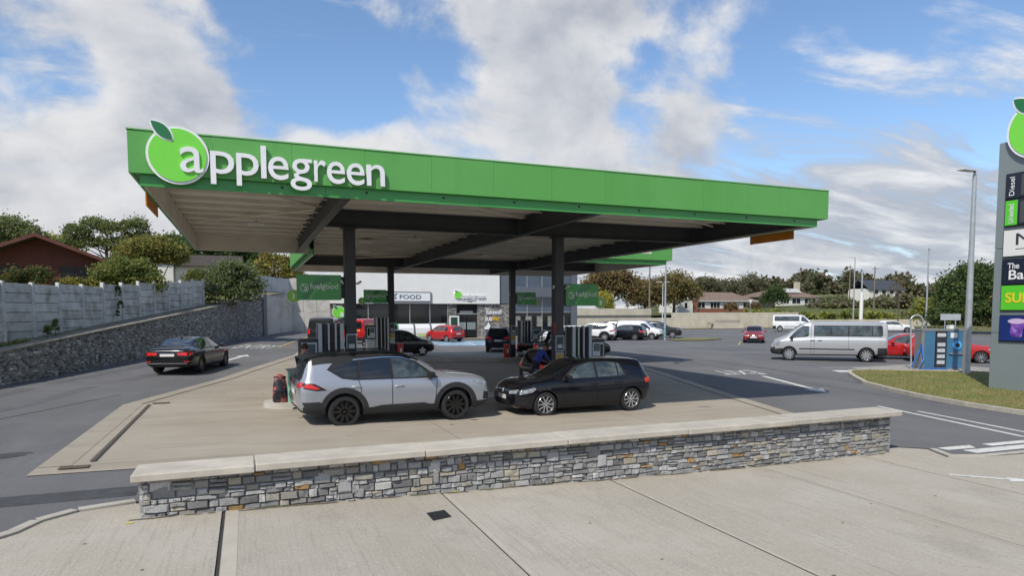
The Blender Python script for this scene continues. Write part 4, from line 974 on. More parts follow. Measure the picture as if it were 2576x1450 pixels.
# trolley shelter and ad frame
t = thing('trolley_shelter', 'row of white curved trolley shelter bays in front of the shop glazing', 'shelter', (13.2, SY-2.4, -.12))
TW = M('shelter_white', (.72, .74, .72), .35)
for k in range(3):
    a = .1+k*1.62
    m = MB(); pts = [(0, .15), (-.06, .7), (-.02, 1.15), (.14, 1.42), (.4, 1.52), (.9, 1.55), (.9, 1.5), (.42, 1.47), (.19, 1.38), (.05, 1.13), (0, .7), (.05, .15)]
    m.prism(pts, a+.08, a+1.54, TW, 'X'); m.build('curved_panel', t)
    m = MB(); m.box((a+.3, -.075, .30), (a+1.3, -.055, .62), M('shelter_band', (.45, .58, .25), .5)); m.build('colour_band', t)
for k in range(4):
    a = .1+k*1.62
    m = MB(); m.prism([(-.10, -.05), (-.10, .8), (-.02, 1.3), (.2, 1.55), (.95, 1.62), (.95, 1.5), (.25, 1.45), (.08, 1.25), (.02, .8), (.02, -.05)], a-.06, a+.06, CG if k == 0 else RENDG, 'X'); m.build('frame_rib', t)
t = thing('advert_frame', 'white framed standing advert beside the shop door', 'sign', (19.15, SY-1.6, -.16))
m = MB()
for (a, b) in (((-.5, 0, 0), (-.36, .12, 2.35)), ((.36, 0, 0), (.5, .12, 2.35)), ((-.36, 0, 2.2), (.36, .12, 2.35)), ((-.36, 0, .9), (.36, .12, 1.0))): m.box(a, b, TW)
m.build('frame', t); sbox('poster', (-.355, .05, 1.0), (.355, .07, 2.19), M('ad_green', (.02, .06, .04), .3, var=.5, vs=3), t)
sbox('foot', (-.55, -.15, 0), (-.36, .27, .04), TW, t); sbox('foot', (.36, -.15, 0), (.55, .27, .04), TW, t)
for k, x in enumerate((12.6, 21.6, 18.6)):
    m = MB(); m.tube([(0, 0, 0), (0, 0, .95)], .05, GALV, 10); m.tube([(0, 0, .95), (0, 0, .99)], [.05, .02], GALV, 10); o = m.build('bollard', None, 40); o.location = (x, SY-2.9, gz(x, SY-3)); tag(o, 'grey steel bollard before the shop front', 'bollard', 'bollards before the shop')
sbp = sheet('shop_path', [(8.5, 62.4), (34, 62.4), (34, 64.35), (8.5, 64.35)], .06, M('path_paving', (.40, .34, .27), .9, var=.2, vs=2), 2); tag(sbp, kind='structure')

# ================================================================== SIGN PYLON
py_ = thing('sign_pylon', 'tall grey sign pylon with stacked brand panels on the grass island', 'sign', (24.0, 14.96, gz(24, 14)-.0), rad(-90))
PG = M('pylon_grey', (.20, .235, .245), .45, var=.06, vs=.7, coat=.1)
for k, (z0, z1) in enumerate(((-.1, 2.02), (2.03, 4.9), (4.91, 8.5))):
    m = MB(); m.box((0, 0, z0), (2.8, .42, z1), PG, None, .02); m.build('pylon_panel', py_)
NAVY = M('panel_navy', (.012, .016, .035), .35); SUBG = M('panel_green', (.10, .55, .03), .35); BLUE = M('panel_blue', (.012, .03, .16), .35, var=.2, vs=1.5)
PANELS = (('diesel', 6.57, 7.37, NAVY), ('unleaded', 5.66, 6.5, NAVY), ('food', 4.63, 5.5, M('panel_white', (.72, .72, .70), .4)), ('bake', 3.70, 4.5, NAVY), ('sub', 2.82, 3.64, SUBG), ('cup', 1.78, 2.62, BLUE))
for nm, z0, z1, mt in PANELS:
    m = MB(); m.box((.30, -.045, z0-.03), (2.52, 0, z1+.03), BLACK); m.build('panel_back', py_)
    m = MB(); m.box((.33, -.075, z0), (2.49, -.046, z1), mt); p = m.build('brand_panel', py_)
    def tx(s_, mat, f, bold=.0):
        o = link('lettering', text_mesh(s_, mat, .004, f, bold), p); o.location = (0, -.081, 0)
    if nm in ('diesel', 'unleaded'):
        if nm == 'unleaded': m = MB(); m.box((.34, -.082, z0+.01), (.72, -.0755, z1-.01), SUBG); m.build('grade_tab', p)
        me = text_mesh('Diesel' if nm == 'diesel' else 'Unleaded', WHITE, .004, (0, .62, 0, .16)); o = link('lettering', me, p); o.location = (.60, -.088, z0+.08); o.rotation_euler = (0, -math.pi/2, 0)
        m = MB(); m.box((.80, -.082, z0+.06), (2.42, -.0755, z1-.06), M('price_screen', (.06, .065, .07), .25)); m.build('price_screen', p)
    if nm == 'food':
        tx('M&S', MATS['ink'], (.72, 2.1, z0+.36, z1-.12)); m = MB(); m.box((.72, -.082, z0+.22), (2.1, -.0755, z0+.24), MATS['ink']); m.build('rule', p); tx('FOOD', MATS['ink'], (1.0, 1.8, z0+.07, z0+.18))
    if nm == 'bake': tx('The', WHITE, (.50, .86, z1-.30, z1-.10), .01); tx('Bakewell', WHITE, (.55, 2.3, z0+.14, z1-.34), .012)
    if nm == 'sub': tx('SUBWAY', M('sub_yellow2', (.78, .58, .03), .4), (.47, 2.3, z0+.24, z1-.24), .02)
    if nm == 'cup':
        m = MB(); m.prism([(.62, z1-.2), (1.12, z1-.2), (1.03, z0+.14), (.71, z0+.14)], -.084, -.0755, M('cup_purple', (.14, .05, .38), .3, vs=5, ramp=((.38, (.03, .02, .16)), (.55, (.25, .1, .5)), (.7, (.6, .5, .75)))), 'Y'); m.build('cup', p)
        m = MB(); m.prism([(.87+.28*math.cos(w), z1-.18+.09*math.sin(w)) for w in np.linspace(0, 2*math.pi, 20)[:-1]], -.092, -.0845, M('froth', (.6, .45, .68), .5), 'Y'); m.build('cup_rim', p)
apple(py_, 1.28, 8.72, .98, -.01, .12)
sbox('base_stone', (.05, -.25, -.12), (.35, -.02, .02), CLAD[5], py_)
# small rock by the pylon
# ================================================================== LAMP POSTS
def lamp(x, y, h, yaw, label, zb=None, r=.09, heads=((1, .75),), mat=GALV, group=None, bands=False):
    t = thing('street_lamp', label, 'street lamp', (x, y, gz(x, y) if zb is None else zb), yaw, group)
    m = MB(); m.tube([(0, 0, 0), (0, 0, .02), (0, 0, h*.33), (0, 0, h)], [r, r, r*.85, r*.5], mat, 12); p = m.build('pole', t, 40)
    if bands:
        for k in range(3): m = MB(); m.lathe([(r*1.02, .3+k*.35), (r*1.06, .3+k*.35), (r*1.06, .5+k*.35), (r*1.02, .5+k*.35)], M('band_green', (.1, .3, .27), .5), 12); m.build('band', p)
    for (sx, L) in heads:
        m = MB(); m.tube([(0, 0, h-.02), (0, 0, h+.08), (sx*.16, 0, h+.12)], [.045, .05, .04], DARKP, 8); a = m.build('bracket', t, 40)
        m = MB(); m.box((min(sx*.12, sx*L), -.16, h+.08), (max(sx*.12, sx*L), .16, h+.15), M('lamp_head', (.62, .64, .65), .4), None, .025); m.build('lamp_head', t)
    return t
lamp(28.61, 18.76, 8.55, rad(180), 'tall galvanised lamp post standing beside the sign pylon', r=.15, heads=((1, .95),))
lamp(36.8, 52.4, 8.0, rad(20), 'lamp post with green banded foot beside the white small van', r=.11, heads=((1, .5),), bands=True)
lamp(52.6, 75.5, 6.6, rad(-20), 'pale twin armed street lamp behind the parked cars', r=.08, heads=((1, .9), (-1, .9)), mat=M('pole_pale', (.6, .6, .57), .6))
lamp(78.7, 56.8, 10.3, rad(-40), 'lamp post with twin heads beyond the silver minibus', r=.14, heads=((1, .7), (-1, .5)))
lamp(112, 96, 13.2, rad(180), 'slim lamp post beside the white pole beyond the car park', zb=-.2, r=.16, heads=((1, 1.6),))
t = thing('white_mast', 'tall white cylindrical mast standing beyond the car park', 'mast', (104, 87.5, -.2)); m = MB(); m.tube([(0, 0, 0), (0, 0, 6.2)], .32, RENDW, 14); m.build('sleeve', t, 40); m = MB(); m.tube([(0, 0, 6.2), (0, 0, 10.1)], .14, GALV, 10); m.tube([(0, 0, 10.0), (-.3, 0, 10.3)], .08, DARKP, 8); m.build('mast', t, 40)
for (x, y, h, lab) in ((61.5, 92, 8.5, 'bare timber pole in front of the brown autumn trees'), (120, 98, 12, 'thin timber pole with crossbar by the far hedge'), (150, 130, 11, 'thin far timber pole before the wooded hill')):
    z = far_h(x, y); t = thing('utility_pole', lab, 'pole', (x, y, z-.2)); m = MB(); m.tube([(0, 0, 0), (0, 0, h)], [.16, .11], WOOD, 8); m.build('pole', t, 40)
    m = MB(); m.box((-.9, -.06, h-.5), (.9, .06, h-.38), WOOD); m.build('crossbar', t) if h > 9 else None

# ================================================================== AIR AND VACUUM UNIT
va = thing('vacuum_unit', 'blue and grey self service vacuum unit beside the lamp post', 'vacuum unit', (30.9, 21.55, gz(31, 21.5)), rad(-23))
VB = M('vac_blue', (.05, .15, .26), .4, var=.1, vs=2); VG = M('vac_grey', (.20, .20, .205), .5, var=.1, vs=3)
sbox('base', (-1.1, -.35, 0), (1.1, .4, .06), VG, va)
for (a, b, mt, nm) in ((-1.05, -.9, VG, 'frame_post'), (.9, 1.05, VG, 'frame_post'), (-.9, -.4, VB, 'cabinet'), (-.36, .12, M('vac_dark', (.03, .03, .035), .4, var=.4, vs=6), 'coin_panel'), (.16, .9, VB, 'cabinet')):
    m = MB(); m.box((a, -.28, .06), (b, .3, 1.82), mt, None, .012); m.build(nm, va)
sbox('top_frame', (-1.06, -.3, 1.825), (1.06, .32, 1.92), VG, va)
m = MB(); m.lathe([(0, -.03), (.2, -.03), (.22, 0), (.2, .01), (0, .01)], M('vac_blue2', (.08, .38, .75), .3), 20, 'Y', (.62, -.30, 1.15)); m.lathe([(0, -.05), (.09, -.05), (.1, 0)], BLACK, 16, 'Y', (.62, -.31, 1.15)); m.build('suction_dial', va, 40)
sbox('notice', (.30, -.296, 1.5), (.62, -.282, 1.74), PLATE, va); sbox('shelf', (.25, -.36, .72), (.88, -.282, .78), VG, va); sbox('notice', (-.32, -.296, 1.55), (.08, -.282, 1.72), FRAME, va)
for k in range(4): sbox('instruction_label', (-.30, -.296, .25+k*.28), (.06, -.282, .42+k*.28), PANEL, va)
m = MB(); pts = [(-1.45, -.2, 0), (-1.5, -.2, 1.2), (-1.5, -.1, 2.2)] + [(-1.22-.3*math.cos(w), -.1+.0*w, 2.3+.28*math.sin(w)) for w in np.linspace(0, math.pi, 9)] + [(-.92, -.05, 2.1), (-.9, 0, 1.9)]
m.tube(pts, .04, GALV, 8); m.build('hose_arch', va, 50)
m = MB(); m.tube([(-1.45, -.25, .1), (-1.2, -.4, .9), (-1.1, -.35, 1.2), (-1.0, -.4, .5), (-1.3, -.55, .05), (-.9, -.6, .04), (-.4, -.55, .05), (.0, -.62, .05)], .035, M('hose_blue', (.03, .16, .5), .4), 8); m.build('hose', va, 60)
sbox('meter_box', (.36, -.1, 1.925), (.62, .15, 2.1), RENDW, va)

# ================================================================== VEGETATION
def leafmat(name, cols):
    cols = [tuple(min(1, v*1.28) for v in c) for c in cols]
    m = bpy.data.materials.new(name); m.use_nodes = True; MATS[name] = m
    nt = m.node_tree; b = nt.nodes['Principled BSDF']; b.inputs['Roughness'].default_value = .7; b.inputs['Specular IOR Level'].default_value = .25
    t = nt.nodes.new('ShaderNodeTexCoord'); n = nt.nodes.new('ShaderNodeTexNoise'); n.inputs['Scale'].default_value = 1.1; n.inputs['Detail'].default_value = 6; n.inputs['Roughness'].default_value = .7
    nt.links.new(t.outputs['Object'], n.inputs['Vector']); r = nt.nodes.new('ShaderNodeValToRGB'); nt.links.new(n.outputs['Fac'], r.inputs[0])
    e = r.color_ramp.elements; e[0].position = .32; e[0].color = (*cols[0], 1); e[1].position = .68; e[1].color = (*cols[-1], 1)
    for k, c in enumerate(cols[1:-1]): q = e.new(.32+.36*(k+1)/(len(cols)-1)); q.color = (*c, 1)
    tr = nt.nodes.new('ShaderNodeBsdfTranslucent'); nt.links.new(r.outputs[0], b.inputs['Base Color']); nt.links.new(r.outputs[0], tr.inputs[0])
    mx = nt.nodes.new('ShaderNodeMixShader'); mx.inputs[0].default_value = .44
    nt.links.new(b.outputs[0], mx.inputs[1]); nt.links.new(tr.outputs[0], mx.inputs[2]); nt.links.new(mx.outputs[0], nt.nodes['Material Output'].inputs[0])
    return m
L_OL = leafmat('leaf_olive', ((.11, .11, .03), (.20, .185, .05), (.28, .22, .07)))
L_GR = leafmat('leaf_mid', ((.07, .10, .03), (.14, .175, .05), (.20, .22, .07)))
L_DK = leafmat('leaf_dark', ((.03, .055, .02), (.055, .09, .03), (.09, .125, .045)))
L_SV = leafmat('leaf_silver', ((.09, .11, .05), (.17, .19, .10), (.28, .30, .20)))
L_BR = leafmat('leaf_brown', ((.085, .075, .04), (.15, .12, .06), (.20, .155, .08)))
L_RU = leafmat('leaf_rust', ((.12, .065, .04), (.19, .11, .06), (.15, .125, .06)))
L_YE = leafmat('leaf_yellow', ((.20, .20, .035), (.34, .32, .06), (.42, .36, .08)))
L_HE = leafmat('leaf_heather', ((.10, .035, .02), (.16, .12, .03), (.20, .06, .04)))
L_FA = leafmat('leaf_hazed', ((.095, .10, .06), (.145, .14, .085), (.18, .165, .10)))  # this and the brown one are lightened in colour in place of haze
L_FB = leafmat('leaf_hazed_brown', ((.10, .085, .055), (.15, .125, .08), (.17, .15, .09)))
BARK = M('bark', (.10, .08, .06), .95, var=.35, vs=5, bump=.8, bs=18)
def crown_pts(rn, blobs, n, clump):
    w = np.array([(b[3]*b[4]*b[5])**.67 for b in blobs]); w /= w.sum()
    nc = max(8, n//clump); bi = rn.choice(len(blobs), nc, p=w); B = np.array(blobs)[bi]
    d = rn.normal(size=(nc, 3)); d /= np.linalg.norm(d, axis=1)[:, None]; d[:, 2] = np.where(d[:, 2] < -.35, -d[:, 2], d[:, 2])
    r = rn.uniform(.45, 1.06, nc)**.6; CC = B[:, :3] + d*B[:, 3:6]*r[:, None]
    sz = (B[:, 3:6].min(1))*rn.uniform(.16, .40, nc)
    k = rn.integers(0, nc, n); P = CC[k] + rn.normal(size=(n, 3))*(sz[k]*.85)[:, None]*np.array([1, 1, .75])
    return P
def tree(name, label, x, y, z, blobs, mats, n, ls, trunk=None, group=None, seed=1, cat='tree', clump=20, limbs=5, wt=None):
    rn = np.random.default_rng(seed); t = thing(name, label, cat, (x, y, z), 0, group)
    sat = []
    for b in blobs:
        for _ in range(4):
            d = rn.normal(size=3); d /= np.linalg.norm(d); d[2] = abs(d[2])*.9-.15; f = rn.uniform(.22, .42)
            sat.append((b[0]+d[0]*b[3]*.98, b[1]+d[1]*b[4]*.98, b[2]+d[2]*b[5]*.98, b[3]*f, b[4]*f, b[5]*f))
    full = list(blobs) + sat if cat == 'tree' or cat == 'bush' else blobs
    n = int(n*1.45); ls *= .84; P = crown_pts(rn, full, n, clump); n = len(P)
    A = rn.normal(size=(n, 3)); A /= np.linalg.norm(A, axis=1)[:, None]; B = np.cross(A, rn.normal(size=(n, 3))); B /= np.linalg.norm(B, axis=1)[:, None]
    s_ = ls*rn.uniform(.55, 1.25, n)
    mi = rn.choice(len(mats), n, p=wt) if len(mats) > 1 else None
    link('crown', quads_mesh('crown', P, A*s_[:, None]*.5, B*s_[:, None]*.32, mats, mi), t)
    if trunk:
        r, h = trunk; m = MB(); c = np.array(blobs)[:, :3].mean(0)
        m.tube([(0, 0, -.3), (0, 0, .05), (c[0]*.25, c[1]*.25, h*.55), (c[0]*.6, c[1]*.6, h)], [r*1.25, r, r*.75, r*.5], BARK, 9)
        for k in range(limbs):
            b = blobs[k % len(blobs)]; e = Vector(b[:3]) + Vector(rn.normal(size=3)*np.array(b[3:6])*.35); s0 = Vector((c[0]*.4, c[1]*.4, h*rn.uniform(.45, .95)))
            m.tube([s0, s0.lerp(e, .5)+Vector(rn.normal(size=3)*.12*r*6), e], [r*.5, r*.3, r*.1], BARK, 6)
        m.build('trunk', t, 60)
    return t
def bankz(x, y):
    q = Vector((x, y))-w0; s_ = q.dot(wd); o_ = q.dot(wn_); z0 = wtop(max(S0, min(s_, WL+6)))
    return z0 + float(np.interp(o_, (.44, 1, 2.2, 6, 14, 40, 90), (-.03, .10, .2, .3, .45, .7, 1.0)))
# left side, behind the concrete fence
tree('broadleaf_tree', 'pale leaved tree at the edge behind the brown timber house', -16.9, 62, bankz(-17, 62), [(0, 0, 4.4, 1.9, 1.6, 1.1), (-1.6, .3, 3.8, 1.8, 1.5, 1.1), (1.3, -.2, 3.9, 1.3, 1.3, .9), (.2, 0, 3.0, 1.8, 1.3, .9)], [L_SV, L_GR], 9000, .17, (.16, 3.2), None, 2)
tree('pine_tree', 'flat topped windswept pine behind the brown timber house roof', -10.0, 60, bankz(-10, 60), [(-1.9, 0, 4.3, 1.0, 1.0, .65), (-.7, .3, 4.85, 1.2, 1.0, .7), (.5, 0, 4.5, 1.0, 1.0, .7), (2.0, 0, 4.9, .9, .8, .75), (2.5, .2, 4.1, .9, .7, .6), (-1.2, 0, 3.5, 1.1, .8, .6), (.6, 0, 3.5, 1.1, .8, .7), (-2.3, 0, 3.4, .9, .8, .6)], [L_SV, L_GR], 11000, .15, (.13, 3.4), None, 3, clump=14, limbs=12, wt=(.35, .65))
tree('garden_tree', 'domed olive green garden tree with many bare stems over the fence', -5.1, 44.2, 3.55, [(0, 0, 2.55, 1.7, 1.3, .85), (-1.05, 0, 2.15, .85, .9, .65), (1.1, 0, 2.2, .85, .9, .65), (.2, -.2, 2.95, 1.0, .9, .5)], [L_OL, L_GR], 14000, .15, None, None, 4, clump=24, wt=(.75, .25))
m = MB(); rr = random.Random(8)
for k in range(9):
    a = rr.uniform(-.35, .35); b = a*3.4+rr.uniform(-.3, .3); m.tube([(a, rr.uniform(-.2, .2), -.2), (a*1.6, 0, .9), (b, rr.uniform(-.4, .4), 2.1)], [.06, .045, .025], BARK, 6)
st = [o for o in bpy.data.objects if o.name.startswith('garden_tree')][0]; m.build('trunk', st, 60)
tree('garden_bush', 'broad mid green bush leaning over the concrete fence below the garden tree', -5.9, 40.2, 3.25, [(0, 0, 1.15, 1.4, .9, 1.0), (-.9, 0, .9, .8, .8, .8), (.95, -.1, .8, .8, .8, .75), (.2, -.3, 1.6, .8, .6, .5)], [L_GR, L_OL], 9000, .14, (.08, .8), None, 5, 'bush', wt=(.75, .25))
tree('garden_bush', 'big grey green bush spilling over the top of the stone wall', -.8, 47.0, 3.35, [(-.3, -.5, .2, 1.5, .8, .7), (0, 0, 1.2, 1.7, 1.2, 1.25), (-.8, -.6, .7, .9, .8, .9), (1.0, -.2, .85, .9, .9, .8), (.2, -.7, 1.9, .8, .7, .55), (.7, -.6, .25, .9, .7, .6)], [L_SV, L_GR, L_DK], 12500, .13, (.05, .25), None, 6, 'bush', wt=(.5, .3, .2))
tree('garden_bush', 'dark heathery bush in front of the brown timber house', -9.9, 39.0, 2.95, [(-.5, 0, .95, .65, .6, .8), (.4, 0, 1.05, .65, .6, .8)], [L_DK, L_HE], 4200, .11, (.06, .6), None, 7, 'bush', wt=(.65, .35))
tree('garden_hedge', 'low yellow green hedge along the top of the concrete fence', -7.6, 39.6, 3.1, [(-.7, 0, .8, .8, .4, .45), (.3, .1, .75, .8, .4, .42)], [L_OL, L_YE], 2600, .11, (.05, .4), None, 8, 'hedge', wt=(.8, .2))
tree('garden_bush', 'small yellow green bush before the white walled house', -2.9, 48.2, 4.0, [(0, 0, .75, .8, .6, .6)], [L_GR, L_OL], 2400, .12, (.05, .5), None, 9, 'bush')
tree('hedge_tree', 'yellowing leafy tree above the rendered wall at the canopy corner', 2.6, 66, 5.0, [(0, 0, 1.5, 1.9, 1.4, 1.5), (1.4, 0, .8, 1.3, 1.2, 1.0), (-1.2, 0, .7, 1.1, 1, .9)], [L_OL, L_YE, L_BR], 6500, .18, (.1, 1.2), None, 10, wt=(.5, .25, .25))
tree('evergreen_tree', 'dense dark evergreen behind the white walled house roof', -1.6, 74, 5.4, [(0, 0, 2.6, 2.4, 1.6, 1.9), (-2.6, 0, 2.9, 1.8, 1.5, 1.6), (2.2, 0, 2.2, 1.6, 1.3, 1.5)], [L_DK], 6000, .28, (.2, 2), None, 11)
tree('evergreen_tree', 'rounded dark green tree rising beside the left canopy corner', -7.0, 76, 5.4, [(0, 0, 3.2, 1.7, 1.6, 1.7), (1.4, 0, 3.4, 1.1, 1.2, 1.2)], [L_DK, L_GR], 4200, .28, (.2, 2.5), None, 12)
tree('broadleaf_tree', 'bright green treetop peeping over the brown house roof', -14.5, 66, bankz(-14, 66), [(0, 0, 3.4, 2.0, 1.5, .9), (-2.2, 0, 2.9, 1.6, 1.3, .8)], [L_YE, L_GR], 2600, .24, (.15, 3), None, 13)
m = MB()
tree('climbing_plant', 'thin ivy climbing a panel of the concrete fence', *wp(9.35, .9), 2.6, [(0, 0, .9, .16, .05, .45), (.1, 0, .3, .12, .05, .3), (-.05, 0, -.05, .12, .05, .2)], [L_DK], 420, .09, None, None, 14, 'plant', clump=8)
for k, (s_, h) in enumerate(((3.6, .5), (4.1, .7))):
    tree('weed_plant', 'straggly weed growing between the wall top and the fence', *wp(s_, .62), wtop(s_)-.05, [(0, 0, h*.6, .12, .12, h*.5)], [L_GR], 130, .09, (.012, h), 'weeds on the wall top', 15+k, 'plant', clump=6)
# right side background
zb_ = lambda x, y: far_h(x, y)
tree('autumn_tree', 'large rust and brown autumn tree beyond the cream wall', 59.5, 101, zb_(59.5, 101), [(0, 0, 4.6, 4.6, 3.5, 2.9), (-3.6, 0, 3.2, 3.0, 2.5, 2.4), (3.6, 0, 3.6, 3.0, 2.5, 2.6), (-1, 0, 6.3, 2.6, 2.2, 1.5)], [L_BR, L_RU, L_OL], 11000, .38, (.35, 3.5), None, 20, wt=(.45, .35, .2))
tree('yellow_shrub', 'bright yellow green shrub at the end of the cream wall', 53.4, 93, zb_(53.4, 93), [(0, 0, 2.0, 1.5, 1.2, 1.5), (.7, 0, 1.0, 1.1, 1, .9)], [L_YE], 3200, .22, (.1, 1), None, 21, 'shrub')
tree('autumn_tree', 'brown leaved tree right of the timber pole', 70.5, 107, zb_(70, 107), [(0, 0, 3.6, 3.1, 2.6, 2.7), (-1.5, 0, 2.0, 2.2, 2, 1.8), (1.8, 0, 2.2, 2, 2, 1.8)], [L_BR, L_RU, L_OL], 6500, .36, (.28, 2.8), None, 22, wt=(.6, .15, .25))
tree('autumn_tree', 'tall olive brown tree behind the twin armed street lamp', 81.5, 113, zb_(81, 113), [(0, 0, 5.0, 4.2, 3, 3.1), (-3.0, 0, 3.0, 2.8, 2.5, 2.4), (3.2, 0, 3.6, 2.6, 2.4, 2.4)], [L_BR, L_OL], 9000, .38, (.35, 3.5), None, 23, wt=(.6, .4))
for k, (x, y, h, lab) in enumerate(((118, 150, 9.5, 'dark tree behind the ridge of the long bungalow'), (128, 152, 8.6, 'dark tree just behind the long bungalow chimney end'), (139, 155, 9.8, 'rounded brown tree behind the right end of the long bungalow'), (104, 150, 8.8, 'brown green tree behind the left gable of the long bungalow'))):
    tree('distant_tree', lab, x, y, zb_(x, y)-.4, [(0, 0, h*.62, 4.6, 3.5, h*.34), (-3, 0, h*.42, 3.2, 3, h*.3), (3, 0, h*.45, 3.2, 3, h*.3)], [L_DK, L_FB, L_FA], 4600, .48, (.35, h*.5), None, 24+k, wt=(.2, .4, .4))
tree('conifer_tree', 'big dense dark green conifer behind the lamp post by the pylon', 81.5, 53.5, -.2, [(0, 0, 5.0, 3.6, 3, 2.6), (0, 0, 2.6, 4.0, 3.2, 2.4), (-2.6, 0, 2.0, 2.4, 2.4, 1.9), (1.2, 0, 6.8, 2.2, 2, 1.7), (3.6, 0, 4.0, 2.6, 2.4, 2.8)], [L_DK, L_GR], 14000, .34, (.35, 3.5), None, 30, wt=(.75, .25))
tree('autumn_bush', 'orange brown bush between the conifer and the sign pylon', 81.5, 48.6, -.2, [(0, 0, 3.4, 2.0, 1.6, 1.9), (.4, 0, 1.5, 2.2, 1.8, 1.5)], [L_BR, L_OL, L_RU], 5200, .27, (.15, 1.6), None, 31, 'bush', wt=(.5, .35, .15))
tree('yellow_shrub', 'yellow green shrub at the foot of the big conifer', 80.5, 58.0, -.2, [(0, 0, 2.4, 1.7, 1.5, 1.8)], [L_YE, L_GR], 2400, .25, (.12, 1.2), None, 32, 'shrub')
tree('bare_tree', 'thin nearly bare young tree beside the vacuum hose arch', 104.5, 80.5, -.2, [(0, 0, 6.6, 1.5, 1.2, 1.7)], [L_BR], 260, .22, (.11, 5.4), None, 33, limbs=16, clump=5)
tree('round_bush', 'dark round clipped bush before the hipped bungalow', 128, 134, zb_(128, 134), [(0, 0, 2.4, 3.0, 2.6, 2.6)], [L_DK], 3000, .4, (.2, 1), None, 34, 'bush')
for k, (x, y) in enumerate(((98.5, 116), (104.5, 115.5))):
    tree('garden_shrub', ('reddish', 'brown')[k]+' garden shrub under the bungalow front windows', x, y, zb_(x, y), [(0, 0, 1.0, 1.7, 1.2, 1.0)], [L_RU, L_BR], 1000, .28, (.08, .5), None, 35+k, 'shrub')
# hedge beyond the car park and a wooded hill: uncountable foliage
def wood(name, label, line, n, ls, mats, wt, seed, hgt, depth):
    rn = np.random.default_rng(seed); P = []
    line = np.array(line, float); seg = np.linalg.norm(np.diff(line[:, :2], axis=0), axis=1); cum = np.r_[0, np.cumsum(seg)]
    nc = n//40; t = rn.uniform(0, cum[-1], nc); x = np.interp(t, cum, line[:, 0]); y = np.interp(t, cum, line[:, 1])+rn.uniform(0, depth, nc); zt_ = np.interp(t, cum, line[:, 2])
    zb = np.array([far_h(a, b) for a, b in zip(x, y)]); f = rn.uniform(0, 1, nc)**.7
    prof = 1+.16*np.sin(t*.35)+.1*np.sin(t*.9+1)
    z = zb + (zt_*prof-zb)*f
    k = rn.integers(0, nc, n); rad_ = hgt*.22
    C = np.stack([x, y, z], 1)[k] + rn.normal(size=(n, 3))*rad_*np.array([1, 1, .7])
    C[:, 2] = np.maximum(C[:, 2], zb[k])
    A = rn.normal(size=(n, 3)); A /= np.linalg.norm(A, axis=1)[:, None]; B = np.cross(A, rn.normal(size=(n, 3))); B /= np.linalg.norm(B, axis=1)[:, None]
    s_ = ls*rn.uniform(.6, 1.3, n)
    o = link(name, quads_mesh(name, C, A*s_[:, None]*.5, B*s_[:, None]*.4, mats, rn.choice(len(mats), n, p=wt))); return tag(o, label, 'hedge' if 'hedge' in name else 'wood', kind='stuff')
wood('hedge_row', 'long clipped green hedge beyond the car park', [(92, 104, 2.3), (110, 98, 2.3), (128, 92, 2.0)], 7000, .4, [L_YE, L_GR], (.35, .65), 40, 1.6, 2.0)
wood('wooded_hill', 'dark wooded rise behind the bungalows', [(196, 224, 8), (212, 222, 12), (228, 218, 17), (246, 212, 16), (262, 205, 16.5), (280, 196, 11), (300, 184, 11.5), (330, 172, 10), (372, 160, 13)], 30000, 1.3, [L_FA, L_FB, L_DK], (.5, .3, .2), 41, 6, 16)
wood('far_shrubs', 'scrubby shrubs and low trees beyond the far road', [(128, 118, 4), (145, 112, 5.5), (158, 108, 4), (172, 104, 6), (120, 84, 3.2), (132, 72, 3.6), (118, 66, 4.5)], 15000, .65, [L_GR, L_FB, L_FA], (.3, .3, .4), 42, 3.5, 7)
wood('left_treeline', 'treetops far behind the garden houses', [(-60, 120, 9), (-30, 118, 9.5), (-12, 116, 9.5), (6, 116, 8)], 9000, .9, [L_DK, L_GR], (.5, .5), 43, 4, 6)

# ================================================================== HOUSES
ROOFT = M('roof_tile_brown', (.055, .044, .036), .9, var=.25, vs=2, bump=.5, bs=8)
ROOFR = M('roof_tile_red', (.19, .135, .105), .9, var=.2, vs=1.2, bump=.5, bs=5)
TIMB = M('timber_red', (.115, .035, .026), .8, var=.18, vs=1.5)
CLADW = M('house_white', (.66, .65, .60), .85, var=.06, vs=1)
BRICK = M('house_brick', (.24, .095, .06), .9, var=.25, vs=5)
CURT = M('curtain', (.3, .28, .24), .9)
WINP = M('window_dark', (.012, .014, .016), .18, spec=.3)
def window(par, x0, x1, z0, z1, y, nb=2, fm=None, ny=-1):
    fm = fm or WHITE; f = MB(); w = .07; d = sorted((y, y+ny*.05))
    for (a, b) in (((x0, d[0], z0), (x0+w, d[1], z1)), ((x1-w, d[0], z0), (x1, d[1], z1)), ((x0+w, d[0], z0), (x1-w, d[1], z0+w)), ((x0+w, d[0], z1-w), (x1-w, d[1], z1))): f.box(a, b, fm)
    for k in range(1, nb): xm = x0+(x1-x0)*k/nb; f.box((xm-w/2, d[0], z0+w), (xm+w/2, d[1], z1-w), fm)
    o = f.build('window', par); g_ = MB(); dd_ = sorted((y+ny*.004, y+ny*.02))
    for k in range(nb):
        a = x0+w+(x1-x0)*k/nb*.98; b = x0+(x1-x0)*(k+1)/nb-w
        p = MB(); p.box((a, dd_[0], z0+w), (b, dd_[1], z1-w), WINP); p.build('pane', o)
    return o
